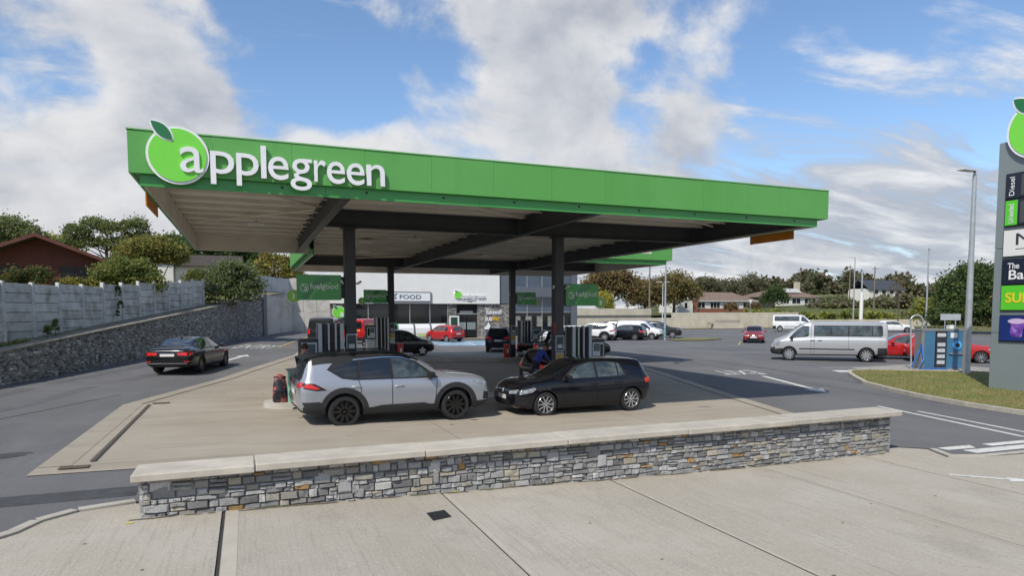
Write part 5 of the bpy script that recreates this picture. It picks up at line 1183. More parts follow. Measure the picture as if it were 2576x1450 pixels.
def gable_roof(m, x0, x1, y0, y1, ze, zr, mat, over=.35, axis='X', th=.12):
    if axis == 'X':
        ym = (y0+y1)/2; sl = (zr-ze)/((y1-y0)/2)
        for s_, yy in ((1, y0), (-1, y1)):
            e = yy - s_*over; ze2 = ze - sl*over
            m.add([(x0-over, e, ze2), (x1+over, e, ze2), (x1+over, ym, zr), (x0-over, ym, zr), (x0-over, e, ze2+th), (x1+over, e, ze2+th), (x1+over, ym, zr+th), (x0-over, ym, zr+th)], [(0,3,2,1),(4,5,6,7),(0,1,5,4),(1,2,6,5),(2,3,7,6),(3,0,4,7)], mat)
    else:
        xm = (x0+x1)/2; sl = (zr-ze)/((x1-x0)/2)
        for s_, xx in ((1, x0), (-1, x1)):
            e = xx - s_*over; ze2 = ze - sl*over
            m.add([(e, y0-over, ze2), (xm, y0-over, zr), (xm, y1+over, zr), (e, y1+over, ze2), (e, y0-over, ze2+th), (xm, y0-over, zr+th), (xm, y1+over, zr+th), (e, y1+over, ze2+th)], [(0,3,2,1),(4,5,6,7),(0,1,5,4),(1,2,6,5),(2,3,7,6),(3,0,4,7)], mat)
# brown timber house behind the fence
h1 = thing('timber_house', 'brown red timber gabled house behind the concrete fence', 'house', (-10.9, 46, 2.9))
m = MB(); m.prism([(-3.6, 0), (3.1, 0), (3.1, 2.75), (-.1, 4.05), (-3.6, 2.65)], 0, 11, TIMB, 'Y'); m.build('wall', h1)
for k in range(9):
    m = MB(); m.box((-3.6, -.02, .25+k*.3), (3.1, -.002, .53+k*.3), TIMB); m.build('cladding_board', h1)
m = MB(); gable_roof(m, -3.65, 3.45, -.6, 11, 2.62, 4.08, ROOFT, .5, 'Y'); rf_ = m.build('roof', h1)
m = MB()
for s_ in (-1, 1):
    e = (-.1+s_*4.05, 2.38); m.prism([(-.1, 4.02), (-.1, 4.22), (e[0], e[1]+.2), (e[0], e[1])] if s_ > 0 else [(-.1, 4.02), (e[0], e[1]), (e[0], e[1]+.2), (-.1, 4.22)], -1.16, -1.09, M('barge_red', (.10, .028, .022), .7, var=.15, vs=3), 'Y')
m.build('bargeboard', rf_)
window(h1, .75, 2.45, 1.1, 2.45, -.03, 2, M('frame_dark', (.05, .02, .015), .6)); window(h1, -2.6, -1.0, 1.1, 2.4, -.03, 2, MATS['frame_dark'])
m = MB(); m.box((3.1, 3, 0), (4.5, 9, 2.3), TIMB); m.build('rear_wing', h1); m = MB(); gable_roof(m, 2.8, 4.7, 3, 9, 2.3, 3.6, ROOFT, .3, 'X'); m.build('roof', h1)
# white walled house
h2 = thing('white_house', 'white walled house with brown tiled roof half hidden by the garden bushes', 'house', (-3.1, 60, 4.2))
m = MB(); m.prism([(0, 0), (6, 0), (6, 2.15), (3, 3.1), (0, 2.15)], -2.2, 2.6, CLADW, 'X'); m.build('wall', h2)
m = MB(); gable_roof(m, -2.2, 2.6, 0, 6, 2.2, 3.2, ROOFT, .3, 'X'); m.build('roof', h2); window(h2, -.6, .5, .85, 1.8, -.0, 1)
m = MB(); m.prism([(-1, 0), (6, 0), (6, 2.6), (2.5, 3.7), (-1, 2.6)], -5.5, -2.25, CLADW, 'X'); m.build('wing_wall', h2); m = MB(); gable_roof(m, -5.5, -2.6, -1, 6, 2.6, 3.8, ROOFT, .3, 'X'); m.build('roof', h2)
h3 = thing('white_house', 'small distant white gabled house beside the yellowing tree', 'house', (1.2, 78, 5.4))
m = MB(); m.prism([(-2, 0), (2, 0), (2, 2.2), (0, 3.1), (-2, 2.2)], 0, 6, CLADW, 'Y'); m.build('wall', h3); m = MB(); gable_roof(m, -2, 2, 0, 6, 2.2, 3.15, ROOFT, .25, 'Y'); m.build('roof', h3); window(h3, -.5, .5, 1.0, 1.9, -.0, 1)
# long bungalow
zA = far_h(98, 120)
h4 = thing('bungalow', 'long white bungalow with red brown roof and brick chimney', 'house', (98, 120, zA-.1))
m = MB(); m.box((-8.2, 0, 0), (11.2, 9, 2.75), CLADW); m.build('wall', h4); m = MB(); m.box((-8.25, -.03, 0), (11.25, -.002, .95), BRICK); m.build('brick_plinth', h4)
m = MB(); sl = [(-8.7, -.5, 2.7), (11.7, -.5, 2.7), (11.7, 9.5, 2.7), (-8.7, 9.5, 2.7), (-8.7, 4.5, 4.75), (8.0, 4.5, 4.75)]; m.add(sl, [(0, 1, 5, 4), (1, 2, 5), (2, 3, 4, 5), (3, 0, 4), (0, 3, 2, 1)], ROOFR); m.build('roof', h4)
for (a, b, n_) in ((-5.2, -3.2, 2), (-1.8, .9, 3), (3.0, 5.4, 2), (7.4, 9.6, 2)): window(h4, a, b, 1.05, 2.4, -.04, n_)
m = MB(); m.prism([(-11.2, 0), (-7.6, 0), (-7.6, 2.7), (-9.4, 4.0), (-11.2, 2.7)], -1.5, 6, CLADW, 'Y'); m.build('gable_wing', h4); m = MB(); gable_roof(m, -11.2, -7.6, -1.5, 6, 2.7, 4.0, ROOFR, .3, 'Y'); m.build('roof', h4); window(h4, -9.9, -9.0, 1.0, 2.3, -1.5, 1)
m = MB(); m.box((-7.1, -.7, 0), (-5.6, -.05, 3.0), BRICK); m.box((-6.8, -.55, 3.0), (-5.9, -.05, 5.3), BRICK); m.build('chimney', h4)
m = MB(); m.box((-8.5, -.56, 2.55), (11.5, -.46, 2.68), WHITE); m.build('gutter', h4)
# hipped bungalow
h5 = thing('bungalow', 'hipped roof bungalow with cream chimney beyond the car park', 'house', (140.5, 140, far_h(140, 140)-.3))
m = MB(); m.box((-6, 0, 0), (9.5, 11, 2.7), CLADW); m.build('wall', h5)
m = MB(); m.add([(-11.5, -.6, 2.6), (10.2, -.6, 2.6), (10.2, 11.6, 2.6), (-11.5, 11.6, 2.6), (-2, 4.5, 5.2), (2, 4.5, 5.2)], [(0, 1, 5, 4), (1, 2, 5), (2, 3, 4, 5), (3, 0, 4), (0, 3, 2, 1)], ROOFR); m.build('roof', h5)
m = MB(); m.prism([(-4, 4.0), (4, 4.0), (2.2, 5.0), (-2.2, 5.0)], .9, 1.0, WHITE, 'Y'); m.build('dormer_face', h5)
m = MB(); m.box((4.2, 3.2, 3.2), (5.6, 4.2, 7.0), M('chimney_cream', (.5, .45, .34), .9)); m.build('chimney', h5)
for (a, b, n_) in ((-4.5, -1.5, 3), (-.5, 2.6, 2), (4.0, 8.2, 3)): window(h5, a, b, .8, 2.3, -.01, n_)
h6 = thing('far_house', 'far dark roofed house on the scrubby slope', 'house', (192, 152, far_h(192, 152)+1.6)); m = MB(); m.box((-8, 0, -3), (8, 8, 2.4), CLADW); m.build('wall', h6); m = MB(); gable_roof(m, -8, 8, 0, 8, 2.3, 5.2, M('slate', (.05, .055, .07), .7), .5, 'X'); m.build('roof', h6)
for a in (-6, -2.5, 1, 4.6): window(h6, a, a+1.9, .6, 1.9, -.01, 1)

# cream block wall along the far side of the car park
cwl = thing('boundary_wall', 'long cream concrete panel wall along the far side of the car park', 'wall')
def crw(xa, xb, ya, yb, z0, z1):
    n = max(1, round(math.hypot(xb-xa, yb-ya)/3.2))
    for i in range(n):
        a = (xa+(xb-xa)*i/n+.012, ya+(yb-ya)*i/n); b = (xa+(xb-xa)*(i+1)/n-.012, ya+(yb-ya)*(i+1)/n)
        m = MB(); m.prism([a, b, (b[0], b[1]+.25), (a[0], a[1]+.25)], z0, z1, CREAMC); m.build('wall_panel', cwl)
crw(34, 62, 86.4, 86.4, -.4, 1.55); crw(34, 58.5, 86.95, 86.95, 1.55, 3.0); crw(62, 86, 86.4, 84.5, -.4, 2.35); crw(86, 112, 84.5, 80, -.4, 1.1)
tag(sheet('verge', [(58, 82.9), (90, 79.5), (112, 75.5), (112, 79.8), (86, 84.2), (58, 86.2)], .05, MATS['grass'], 3), kind='structure')
tag(sheet('small_verge', [(37.0, 51.0), (39.5, 50.2), (43.0, 51.6), (44.2, 53.5), (41, 54.6), (37.4, 52.9)], .07, MATS['grass'], 1), kind='structure')
t = thing('planter', 'low pale stone planter on the verge before the cream wall', 'planter', (69.5, 82.0, gz(69, 82)), rad(-6)); m = MB(); m.box((-2.6, 0, 0), (2.6, 1.0, .9), CREAMC); m.build('trough', t); m = MB(); m.box((-2.0, .1, .9), (2.0, .9, 1.35), CLAD[4]); m.box((-3.4, .2, .7), (-2.6, .9, 1.0), CLAD[4]); m.build('stone_top', t)
t = thing('road_sign', 'grey backed road sign on two posts behind the vacuum unit', 'sign', (72.5, 49.5, -.2), rad(-45)); m = MB(); m.box((-.95, 0, 1.75), (.95, .06, 2.45), GALV); m.build('sign_plate', t)
for s_ in (-.5, .5): m = MB(); m.tube([(s_, .09, 0), (s_, .09, 2.4)], .05, GALV, 8); m.build('post', t)
t = thing('give_way_sign', 'small triangular road sign on a post above the cream wall', 'sign', (82.5, 92, far_h(82, 92))); m = MB(); m.tube([(0, .05, -.1), (0, .05, 2.4)], .05, GALV, 8); m.build('post', t); m = MB(); m.prism([(-.45, 2.5), (.45, 2.5), (0, 1.75)], 0, .03, RENDW, 'Y'); m.build('sign_plate', t)

# ================================================================== VEHICLES
def spline(keys, x):
    """monotone-ish cubic interpolation of the key rows"""
    X = [k[0] for k in keys]; n = len(keys)
    i = max(0, min(n-2, next((j for j in range(n-1) if x <= X[j+1]), n-2)))
    h = X[i+1]-X[i]; t = (x-X[i])/h; out = []
    for c in range(1, len(keys[0])):
        y0, y1 = keys[i][c], keys[i+1][c]; d = (y1-y0)/h
        dm = (y0-keys[i-1][c])/(X[i]-X[i-1]) if i > 0 else d
        dp = (keys[i+2][c]-y1)/(X[i+2]-X[i+1]) if i < n-2 else d
        m0 = 0 if dm*d <= 0 else 2*dm*d/(dm+d); m1 = 0 if dp*d <= 0 else 2*dp*d/(dp+d)
        t2, t3 = t*t, t*t*t
        out.append((2*t3-3*t2+1)*y0+(t3-2*t2+t)*h*m0+(-2*t3+3*t2)*y1+(t3-t2)*h*m1)
    return out
def section(zb, zs, zt, ws, wr):
    dz = zs-zb; gh = zt-zs; dr = min(.075, gh*.45); a = ws*.955; r = wr
    pts = [(0, zb), (ws*.80, zb), (ws*.93, zb+.05*dz+.02), (ws*.985, zb+.24*dz), (ws*.992, zb+.45*dz), (ws, zb+.66*dz), (ws*.99, zb+.86*dz), (ws*.978, zb+.95*dz), (a, zs)]
    e = (r, zt-dr)
    for f in (.25, .5, .75): pts.append((a+(e[0]-a)*f+.018*math.sin(f*math.pi)*min(1, gh*3), zs+(e[1]-zs)*f))
    pts += [e, (r*.955, zt-dr*.52), (r*.86, zt-dr*.24), (r*.6, zt-dr*.07), (r*.3, zt-dr*.01), (0, zt)]
    return pts
NSEC = 18
def bake_boolean(me, cutter):
    o = bpy.data.objects.new('tmp', me); c = bpy.data.objects.new('tmpc', cutter); COL.objects.link(o); COL.objects.link(c)
    md = o.modifiers.new('b', 'BOOLEAN'); md.operation = 'DIFFERENCE'; md.object = c; md.solver = 'EXACT'
    try: md.material_mode = 'TRANSFER'
    except Exception: pass
    r = bpy.data.meshes.new_from_object(o.evaluated_get(bpy.context.evaluated_depsgraph_get()))
    bpy.data.objects.remove(o); bpy.data.objects.remove(c); return r
PAINTSLOT = M('paint_slot', (.5, .5, .5))
def car_body(T):
    keys = T['keys']; L0, L1 = keys[0][0], keys[-1][0]; N = T.get('n', 64)
    xs = sorted(set([L0+(L1-L0)*(.5-.5*math.cos(math.pi*i/N)) for i in range(N+1)] + [k[0] for k in keys]))
    xs = [x for i, x in enumerate(xs) if i == 0 or x-xs[i-1] > .004]
    m = MB(); m._mi(PAINTSLOT); m._mi(DARKP); m._mi(BLACK)
    V = []; secs = [section(*spline(keys, x)) for x in xs]
    for x, sc in zip(xs, secs):
        for (y, z) in sc: V.append((x, -y, z))
        for (y, z) in sc[-2:0:-1]: V.append((x, y, z))
    R = 2*NSEC-2; F = []; mi = []
    pf = T.get('paint')
    for i in range(len(xs)-1):
        for k in range(R):
            f = (i*R+k, i*R+(k+1) % R, (i+1)*R+(k+1) % R, (i+1)*R+k); F.append(f)
            c = [sum(V[q][j] for q in f)/4 for j in range(3)]; kk = min(k, R-1-k)
            mi.append(1 if (kk == 0 or (pf and pf(c) == 1)) else (2 if pf and pf(c) == 2 else 0))
    for b, rev in ((0, False), ((len(xs)-1)*R, True)):
        # cap: quads joining mirrored points
        for k in range(NSEC-1):
            a, b1, c1, d1 = b+k, b+k+1, b+(R-k-1) % R, b+(R-k) % R
            q = [a, b1, c1, d1]; q2 = []
            for v in q:
                if v not in q2: q2.append(v)
            if len(q2) > 2: F.append(tuple(q2)); mi.append(1 if pf and pf([V[a][0], 0, (V[a][2]+V[b1][2])/2]) == 1 else 0)
    m.v = V; m.f = [list(f) for f in F]; m.m = mi
    me = m.mesh('body')
    cut = MB()
    for ax in (T['fx'], T['rx']):
        r = T['wr']+T.get('gap', .055); yo, yi = T['W']/2+.12, T['W']/2-.27
        for s_ in (-1, 1):
            pts = [(ax+r*math.cos(2*math.pi*i/28), T['wr']+r*math.sin(2*math.pi*i/28)) for i in range(28)]
            y0, y1 = sorted((s_*yo, s_*yi)); cut.prism(pts, y0, y1, BLACK, 'Y')
    if T.get('bed'):
        x0, x1, hw, z0 = T['bed']; cut.box((x0, -hw, z0), (x1, hw, 3), BLACK)
    me = bake_boolean(me, cut.mesh('cut')); me.shade_smooth(); me.set_sharp_from_angle(angle=rad(32)); return me
def bvh_of(me):
    bm = bmesh.new(); bm.from_mesh(me); t = BVHTree.FromBMesh(bm); bm.free(); return t
def decal(tree_, view, poly, mat, off=.006, step=.09):
    """panel following the body skin; view L/R: (x, z); F/B: (y, z); T: (x, y)"""
    bm = bmesh.new(); bm.faces.new([bm.verts.new((p[0], p[1], 0)) for p in poly]); bm.normal_update(); bmesh.ops.triangulate(bm, faces=bm.faces[:], ngon_method='EAR_CLIP')
    for ax in (0, 1):
        lo = min(p[ax] for p in poly); hi = max(p[ax] for p in poly); k = int((hi-lo)/step)
        for i in range(1, k+1):
            co = [0, 0, 0]; co[ax] = lo+(hi-lo)*i/(k+1); no = [0, 0, 0]; no[ax] = 1
            bmesh.ops.bisect_plane(bm, geom=bm.verts[:]+bm.edges[:]+bm.faces[:], plane_co=co, plane_no=no, dist=1e-5)
    for v in bm.verts:
        a, b = v.co.x, v.co.y
        if view in 'LR': s_ = 1 if view == 'L' else -1; o = Vector((a, s_*3, b)); d = Vector((0, -s_, 0)); fb = Vector((a, s_*.8, b))
        elif view in 'FB': s_ = 1 if view == 'F' else -1; o = Vector((s_*5, a, b)); d = Vector((-s_, 0, 0)); fb = Vector((s_*2, a, b))
        else: o = Vector((a, b, 4)); d = Vector((0, 0, -1)); fb = Vector((a, b, 1))
        loc, nr, _, _ = tree_.ray_cast(o, d)
        if loc is None: v.co = fb
        else:
            if nr.dot(d) > 0: nr = -nr
            v.co = loc + (nr*.45 - d*.55).normalized()*off
    bmesh.ops.recalc_face_normals(bm, faces=bm.faces)
    me = bpy.data.meshes.new('panel'); bm.to_mesh(me); bm.free(); me.materials.append(mat); me.shade_smooth(); return me
def wheel_meshes(r, w, style, rimmat):
    t = MB(); t.lathe([(r*.72, -w/2), (r*.92, -w/2), (r*.97, -w/2+.02), (r, -w/2+.05), (r, w/2-.05), (r*.97, w/2-.02), (r*.92, w/2), (r*.72, w/2), (r*.70, w/2-.03), (r*.70, -w/2+.03), (r*.72, -w/2)], TYRE, 32, 'Y')
    tm = t.mesh('tyre', 40)
    q = MB(); q.lathe([(r*.725, -w/2+.005), (r*.70, -w/2-.004), (r*.66, -w/2+.02), (r*.64, -w/2+.09), (r*.64, w/2-.02), (r*.715, w/2-.01)], rimmat, 32, 'Y')
    q.lathe([(0, -w/2+.10), (r*.645, -w/2+.10)], BLACK, 24, 'Y'); q.lathe([(0, -w/2+.012), (r*.11, -w/2+.012), (r*.13, -w/2+.04), (r*.13, -w/2+.1)], rimmat, 14, 'Y')
    n = style[0]
    for k in range(n):
        w0_ = 2*math.pi*k/n+math.pi/2
        arms = [(0, 0)] if style[1] == 'I' else ([(-.10, -.30), (.10, .30)] if style[1] == 'V' else [(0, 0)])
        if style[1] == 'Y': arms = [(0, -.34), (0, .34)]
        for (da, db) in arms:
            p0 = (r*.10*math.cos(w0_+da*3), r*.10*math.sin(w0_+da*3)); p1 = (r*.665*math.cos(w0_+db), r*.665*math.sin(w0_+db))
            dx, dz = p1[0]-p0[0], p1[1]-p0[1]; l = math.hypot(dx, dz); nx, nz = -dz/l, dx/l; a, b = style[2]*r, style[3]*r
            q.prism([(p0[0]+nx*a, p0[1]+nz*a), (p0[0]-nx*a, p0[1]-nz*a), (p1[0]-nx*b, p1[1]-nz*b), (p1[0]+nx*b, p1[1]+nz*b)], -w/2+.015, -w/2+.06, rimmat, 'Y')
    return tm, q.mesh('rim', 40)
def arch(ax, r, z0, r0, r1, a0=-12, a1=192, n=18):
    return [(ax+r1*math.cos(rad(a0+(a1-a0)*i/n)), z0+r1*math.sin(rad(a0+(a1-a0)*i/n))) for i in range(n+1)] + [(ax+r0*math.cos(rad(a1-(a1-a0)*i/n)), z0+r0*math.sin(rad(a1-(a1-a0)*i/n))) for i in range(n+1)]
def line_poly(pts, w):
    return strip(pts, w)
SEAM = M('seam', (.006, .006, .006), .8)
PROTO = {}
def car(kind, paint, name, label, x, y, head, scale=None, rim=None, cat='car', z=None, group=None, extra=None):
    T = CARS[kind]
    root = thing(name, label, cat, (x, y, gz(x, y) if z is None else z), rad(head), group, scale)
    if kind not in PROTO:
        me = car_body(T); bt = bvh_of(me); parts = []
        # (name, mesh, parent index or None, paint?, location)
        parts.append(('body', me, None, None))
        for nm, view, poly, mat, *r in T['panels']:
            o_ = r[0] if r else .006
            if view == 'S':
                for v in 'LR': parts.append((nm, decal(bt, v, poly, mat, o_), None if nm in ('window', 'arch_trim', 'headlight', 'tail_light') else 0, None))
            else: parts.append((nm, decal(bt, view, poly, mat, o_), None if nm in ('windscreen', 'rear_screen', 'headlight', 'tail_light', 'number_plate', 'grille') else 0, None))
            if view in 'FB' and nm in ('headlight', 'tail_light'):
                parts.append((nm, decal(bt, view, [(-p[0], p[1]) for p in poly][::-1], mat, o_), None, None))
        # mirrors
        mx_, my_, mz = T['mirror']
        for s_ in (-1, 1):
            b = MB(); b.box((mx_-.09, min(s_*my_, s_*(my_+.20)), mz), (mx_+.07, max(s_*my_, s_*(my_+.20)), mz+.14), T.get('mirmat', PAINTSLOT), None, .04); b.box((mx_-.02, min(s_*(my_-.12), s_*(my_+.03)), mz+.01), (mx_+.05, max(s_*(my_-.12), s_*(my_+.03)), mz+.05), DARKP); parts.append(('mirror', b.mesh('mirror', 40), None, None))
        for (hx, hz) in T.get('handles', ()):
            for s_ in (-1, 1):
                loc = bt.ray_cast(Vector((hx, s_*3, hz)), Vector((0, -s_, 0)))[0]
                b = MB(); yy = sorted((loc.y-s_*.01, loc.y+s_*.03)); b.box((hx-.11, yy[0], hz-.016), (hx+.11, yy[1], hz+.016), T.get('handmat', PAINTSLOT), None, .01); parts.append(('door_handle', b.mesh('door_handle', 40), 0, None))
        for ex in T.get('extras', ()): parts.append((ex[0], ex[1](), None, None))
        PROTO[kind] = parts
    objs = []
    for nm, me, par, _ in PROTO[kind]:
        if any(m_ == PAINTSLOT for m_ in me.materials):
            me = me.copy()
            for i, m_ in enumerate(me.materials):
                if m_ == PAINTSLOT: me.materials[i] = paint
        objs.append(link(nm, me, root if par is None else objs[par]))
    rm = rim or T['rim']; st_ = T['style'] if not rim or len(rim) < 2 else rim[1]; rmat = rm[0] if isinstance(rm, tuple) else rm
    tm, rme = wheel_meshes(T['wr'], T.get('ww', .22), st_, rmat)
    for ax in (T['fx'], T['rx']):
        for s_ in (-1, 1):
            wo_ = link('wheel', tm, root); wo_.location = (ax, s_*(T['W']/2-T.get('ww', .22)/2-.03), T['wr'])
            if s_ > 0: wo_.rotation_euler = (0, 0, math.pi)
            link('rim', rme, wo_)
    return root, objs
R_BLK = M('rim_black', (.02, .02, .021), .2, .6, coat=.5); R_SIL = M('rim_silver', (.55, .56, .58), .25, .8); R_GRY = M('rim_grey', (.32, .33, .34), .35, .7)
FOG = M('lower_grille', (.01, .01, .011), .6)

def rails(s_):
    m = MB(); m.tube([(-1.55, s_*.60, 1.625), (-1.4, s_*.60, 1.675), (-.6, s_*.605, 1.71), (-.1, s_*.60, 1.695), (.06, s_*.6, 1.65)], .018, BLACK, 6)
    return m.mesh('roof_rail', 50)
def spoiler():
    m = MB(); m.prism([(-2.16, 1.545), (-2.12, 1.59), (-1.8, 1.655), (-1.8, 1.60)], -.60, .60, BLACK, 'Y'); return m.mesh('spoiler', 40)
def exhaust():
    m = MB(); m.tube([(-2.28, .48, .30), (-2.05, .48, .32)], .04, CHROME, 10); return m.mesh('exhaust', 40)
SUV_K = [(-2.30,.50,.74,.86,.66,.56),(-2.285,.44,.84,.96,.74,.62),(-2.25,.39,.94,1.08,.83,.68),(-2.17,.35,1.02,1.27,.885,.69),(-2.06,.32,1.06,1.565,.91,.655),(-1.97,.31,1.07,1.625,.918,.65),(-1.6,.27,1.08,1.665,.925,.66),(-1.0,.24,1.06,1.68,.928,.67),(-.4,.235,1.045,1.69,.928,.67),(.04,.235,1.035,1.67,.928,.665),(.38,.235,1.03,1.57,.928,.655),(.76,.235,1.03,1.36,.925,.67),(1.08,.24,1.03,1.165,.922,.76),(1.26,.24,1.025,1.125,.92,.80),(1.9,.255,.99,1.065,.91,.80),(2.12,.28,.945,1.02,.88,.77),(2.22,.31,.87,.96,.835,.71),(2.28,.36,.79,.88,.77,.65),(2.30,.42,.72,.80,.70,.58)]
HAT_K = [(-2.10,.48,.70,.80,.56,.48),(-2.085,.40,.80,.88,.66,.56),(-2.04,.34,.87,.97,.745,.63),(-1.99,.29,.925,1.07,.80,.64),(-1.92,.275,.935,1.19,.838,.63),(-1.84,.265,.94,1.315,.865,.615),(-1.76,.255,.945,1.40,.885,.605),(-1.66,.245,.945,1.43,.89,.605),(-1.5,.235,.945,1.447,.893,.606),(-1.2,.205,.94,1.462,.899,.612),(-.5,.185,.93,1.478,.9,.62),(-.08,.185,.925,1.465,.9,.62),(.24,.185,.92,1.395,.9,.612),(.62,.185,.92,1.20,.896,.625),(.94,.185,.92,1.02,.888,.70),(1.12,.19,.91,.985,.885,.74),(1.7,.205,.84,.915,.865,.73),(1.92,.225,.75,.83,.82,.68),(2.05,.26,.66,.745,.75,.61),(2.115,.32,.58,.65,.66,.54),(2.13,.37,.53,.58,.60,.48)]
SED_K = [(-2.31,.48,.70,.80,.66,.58),(-2.29,.38,.80,.92,.75,.66),(-2.22,.31,.87,1.0,.80,.69),(-2.0,.27,.915,1.055,.86,.72),(-1.75,.245,.935,1.065,.886,.71),(-1.6,.23,.94,1.08,.89,.68),(-1.2,.2,.94,1.25,.9,.60),(-.85,.185,.935,1.38,.905,.575),(-.3,.175,.93,1.43,.905,.58),(.1,.175,.925,1.425,.903,.58),(.42,.18,.92,1.375,.9,.585),(.82,.18,.915,1.2,.896,.61),(1.18,.18,.90,1.01,.888,.70),(1.36,.19,.885,.97,.883,.74),(1.85,.2,.81,.91,.865,.73),(2.1,.22,.73,.84,.82,.68),(2.24,.26,.63,.73,.73,.6),(2.305,.33,.55,.62,.64,.52),(2.32,.38,.5,.55,.58,.47)]
VAN_K = [(-2.84,.44,1.1,1.86,.93,.76),(-2.82,.40,1.13,1.93,.96,.79),(-2.74,.36,1.16,1.985,.98,.81),(-2.4,.33,1.18,2.005,.985,.825),(-1,.3,1.18,2.02,.985,.83),(.6,.285,1.16,2.01,.985,.82),(.95,.28,1.15,1.98,.98,.80),(1.22,.28,1.13,1.90,.975,.78),(1.70,.28,1.10,1.58,.965,.75),(2.12,.28,1.08,1.27,.945,.77),(2.25,.29,1.06,1.20,.935,.79),(2.5,.30,.98,1.11,.905,.76),(2.70,.33,.86,.98,.86,.70),(2.80,.38,.73,.83,.78,.62),(2.84,.45,.63,.69,.68,.55)]
SVN_K = [(-2.2,.42,.95,1.66,.85,.70),(-2.17,.36,1.0,1.76,.885,.73),(-2.08,.32,1.03,1.815,.905,.75),(-1.5,.27,1.05,1.84,.915,.76),(-.2,.25,1.05,1.845,.92,.765),(.35,.25,1.04,1.81,.92,.75),(.62,.25,1.03,1.70,.918,.73),(1.0,.25,1.02,1.42,.912,.72),(1.3,.25,1.01,1.18,.905,.76),(1.45,.26,1.0,1.12,.9,.78),(1.85,.28,.93,1.04,.88,.76),(2.06,.31,.82,.93,.83,.69),(2.17,.36,.70,.79,.74,.6),(2.2,.42,.62,.67,.66,.54)]
PIC_K = [(-2.65,.52,1.0,1.08,.86,.80),(-2.62,.48,1.06,1.12,.885,.83),(-2.4,.46,1.08,1.14,.90,.85),(-.95,.42,1.08,1.14,.905,.85),(-.82,.42,1.08,1.30,.905,.78),(-.70,.42,1.08,1.70,.905,.70),(-.5,.41,1.08,1.76,.905,.69),(.1,.40,1.07,1.78,.905,.69),(.5,.40,1.07,1.73,.905,.68),(.85,.40,1.07,1.52,.90,.69),(1.2,.40,1.07,1.24,.895,.76),(1.35,.40,1.06,1.18,.895,.79),(1.9,.41,1.02,1.13,.885,.78),(2.35,.43,.95,1.05,.86,.74),(2.55,.46,.85,.95,.80,.67),(2.65,.52,.75,.82,.70,.58)]
MPV_K = [(-2.0,.46,.80,.90,.64,.54),(-1.98,.38,.88,1.0,.74,.62),(-1.92,.32,.95,1.16,.80,.64),(-1.82,.28,.98,1.38,.83,.60),(-1.68,.26,.985,1.475,.838,.585),(-1.2,.22,.98,1.52,.845,.60),(-.4,.2,.965,1.545,.85,.605),(.1,.2,.955,1.53,.85,.60),(.42,.2,.95,1.46,.85,.595),(.85,.2,.95,1.23,.845,.61),(1.18,.2,.945,1.04,.835,.68),(1.35,.21,.92,.985,.83,.72),(1.68,.23,.84,.91,.80,.68),(1.86,.26,.73,.82,.75,.62),(1.96,.32,.62,.71,.67,.54),(2.0,.38,.55,.60,.60,.48)]
def SYM(a): return a + [(-y, z) for (y, z) in a[::-1]]
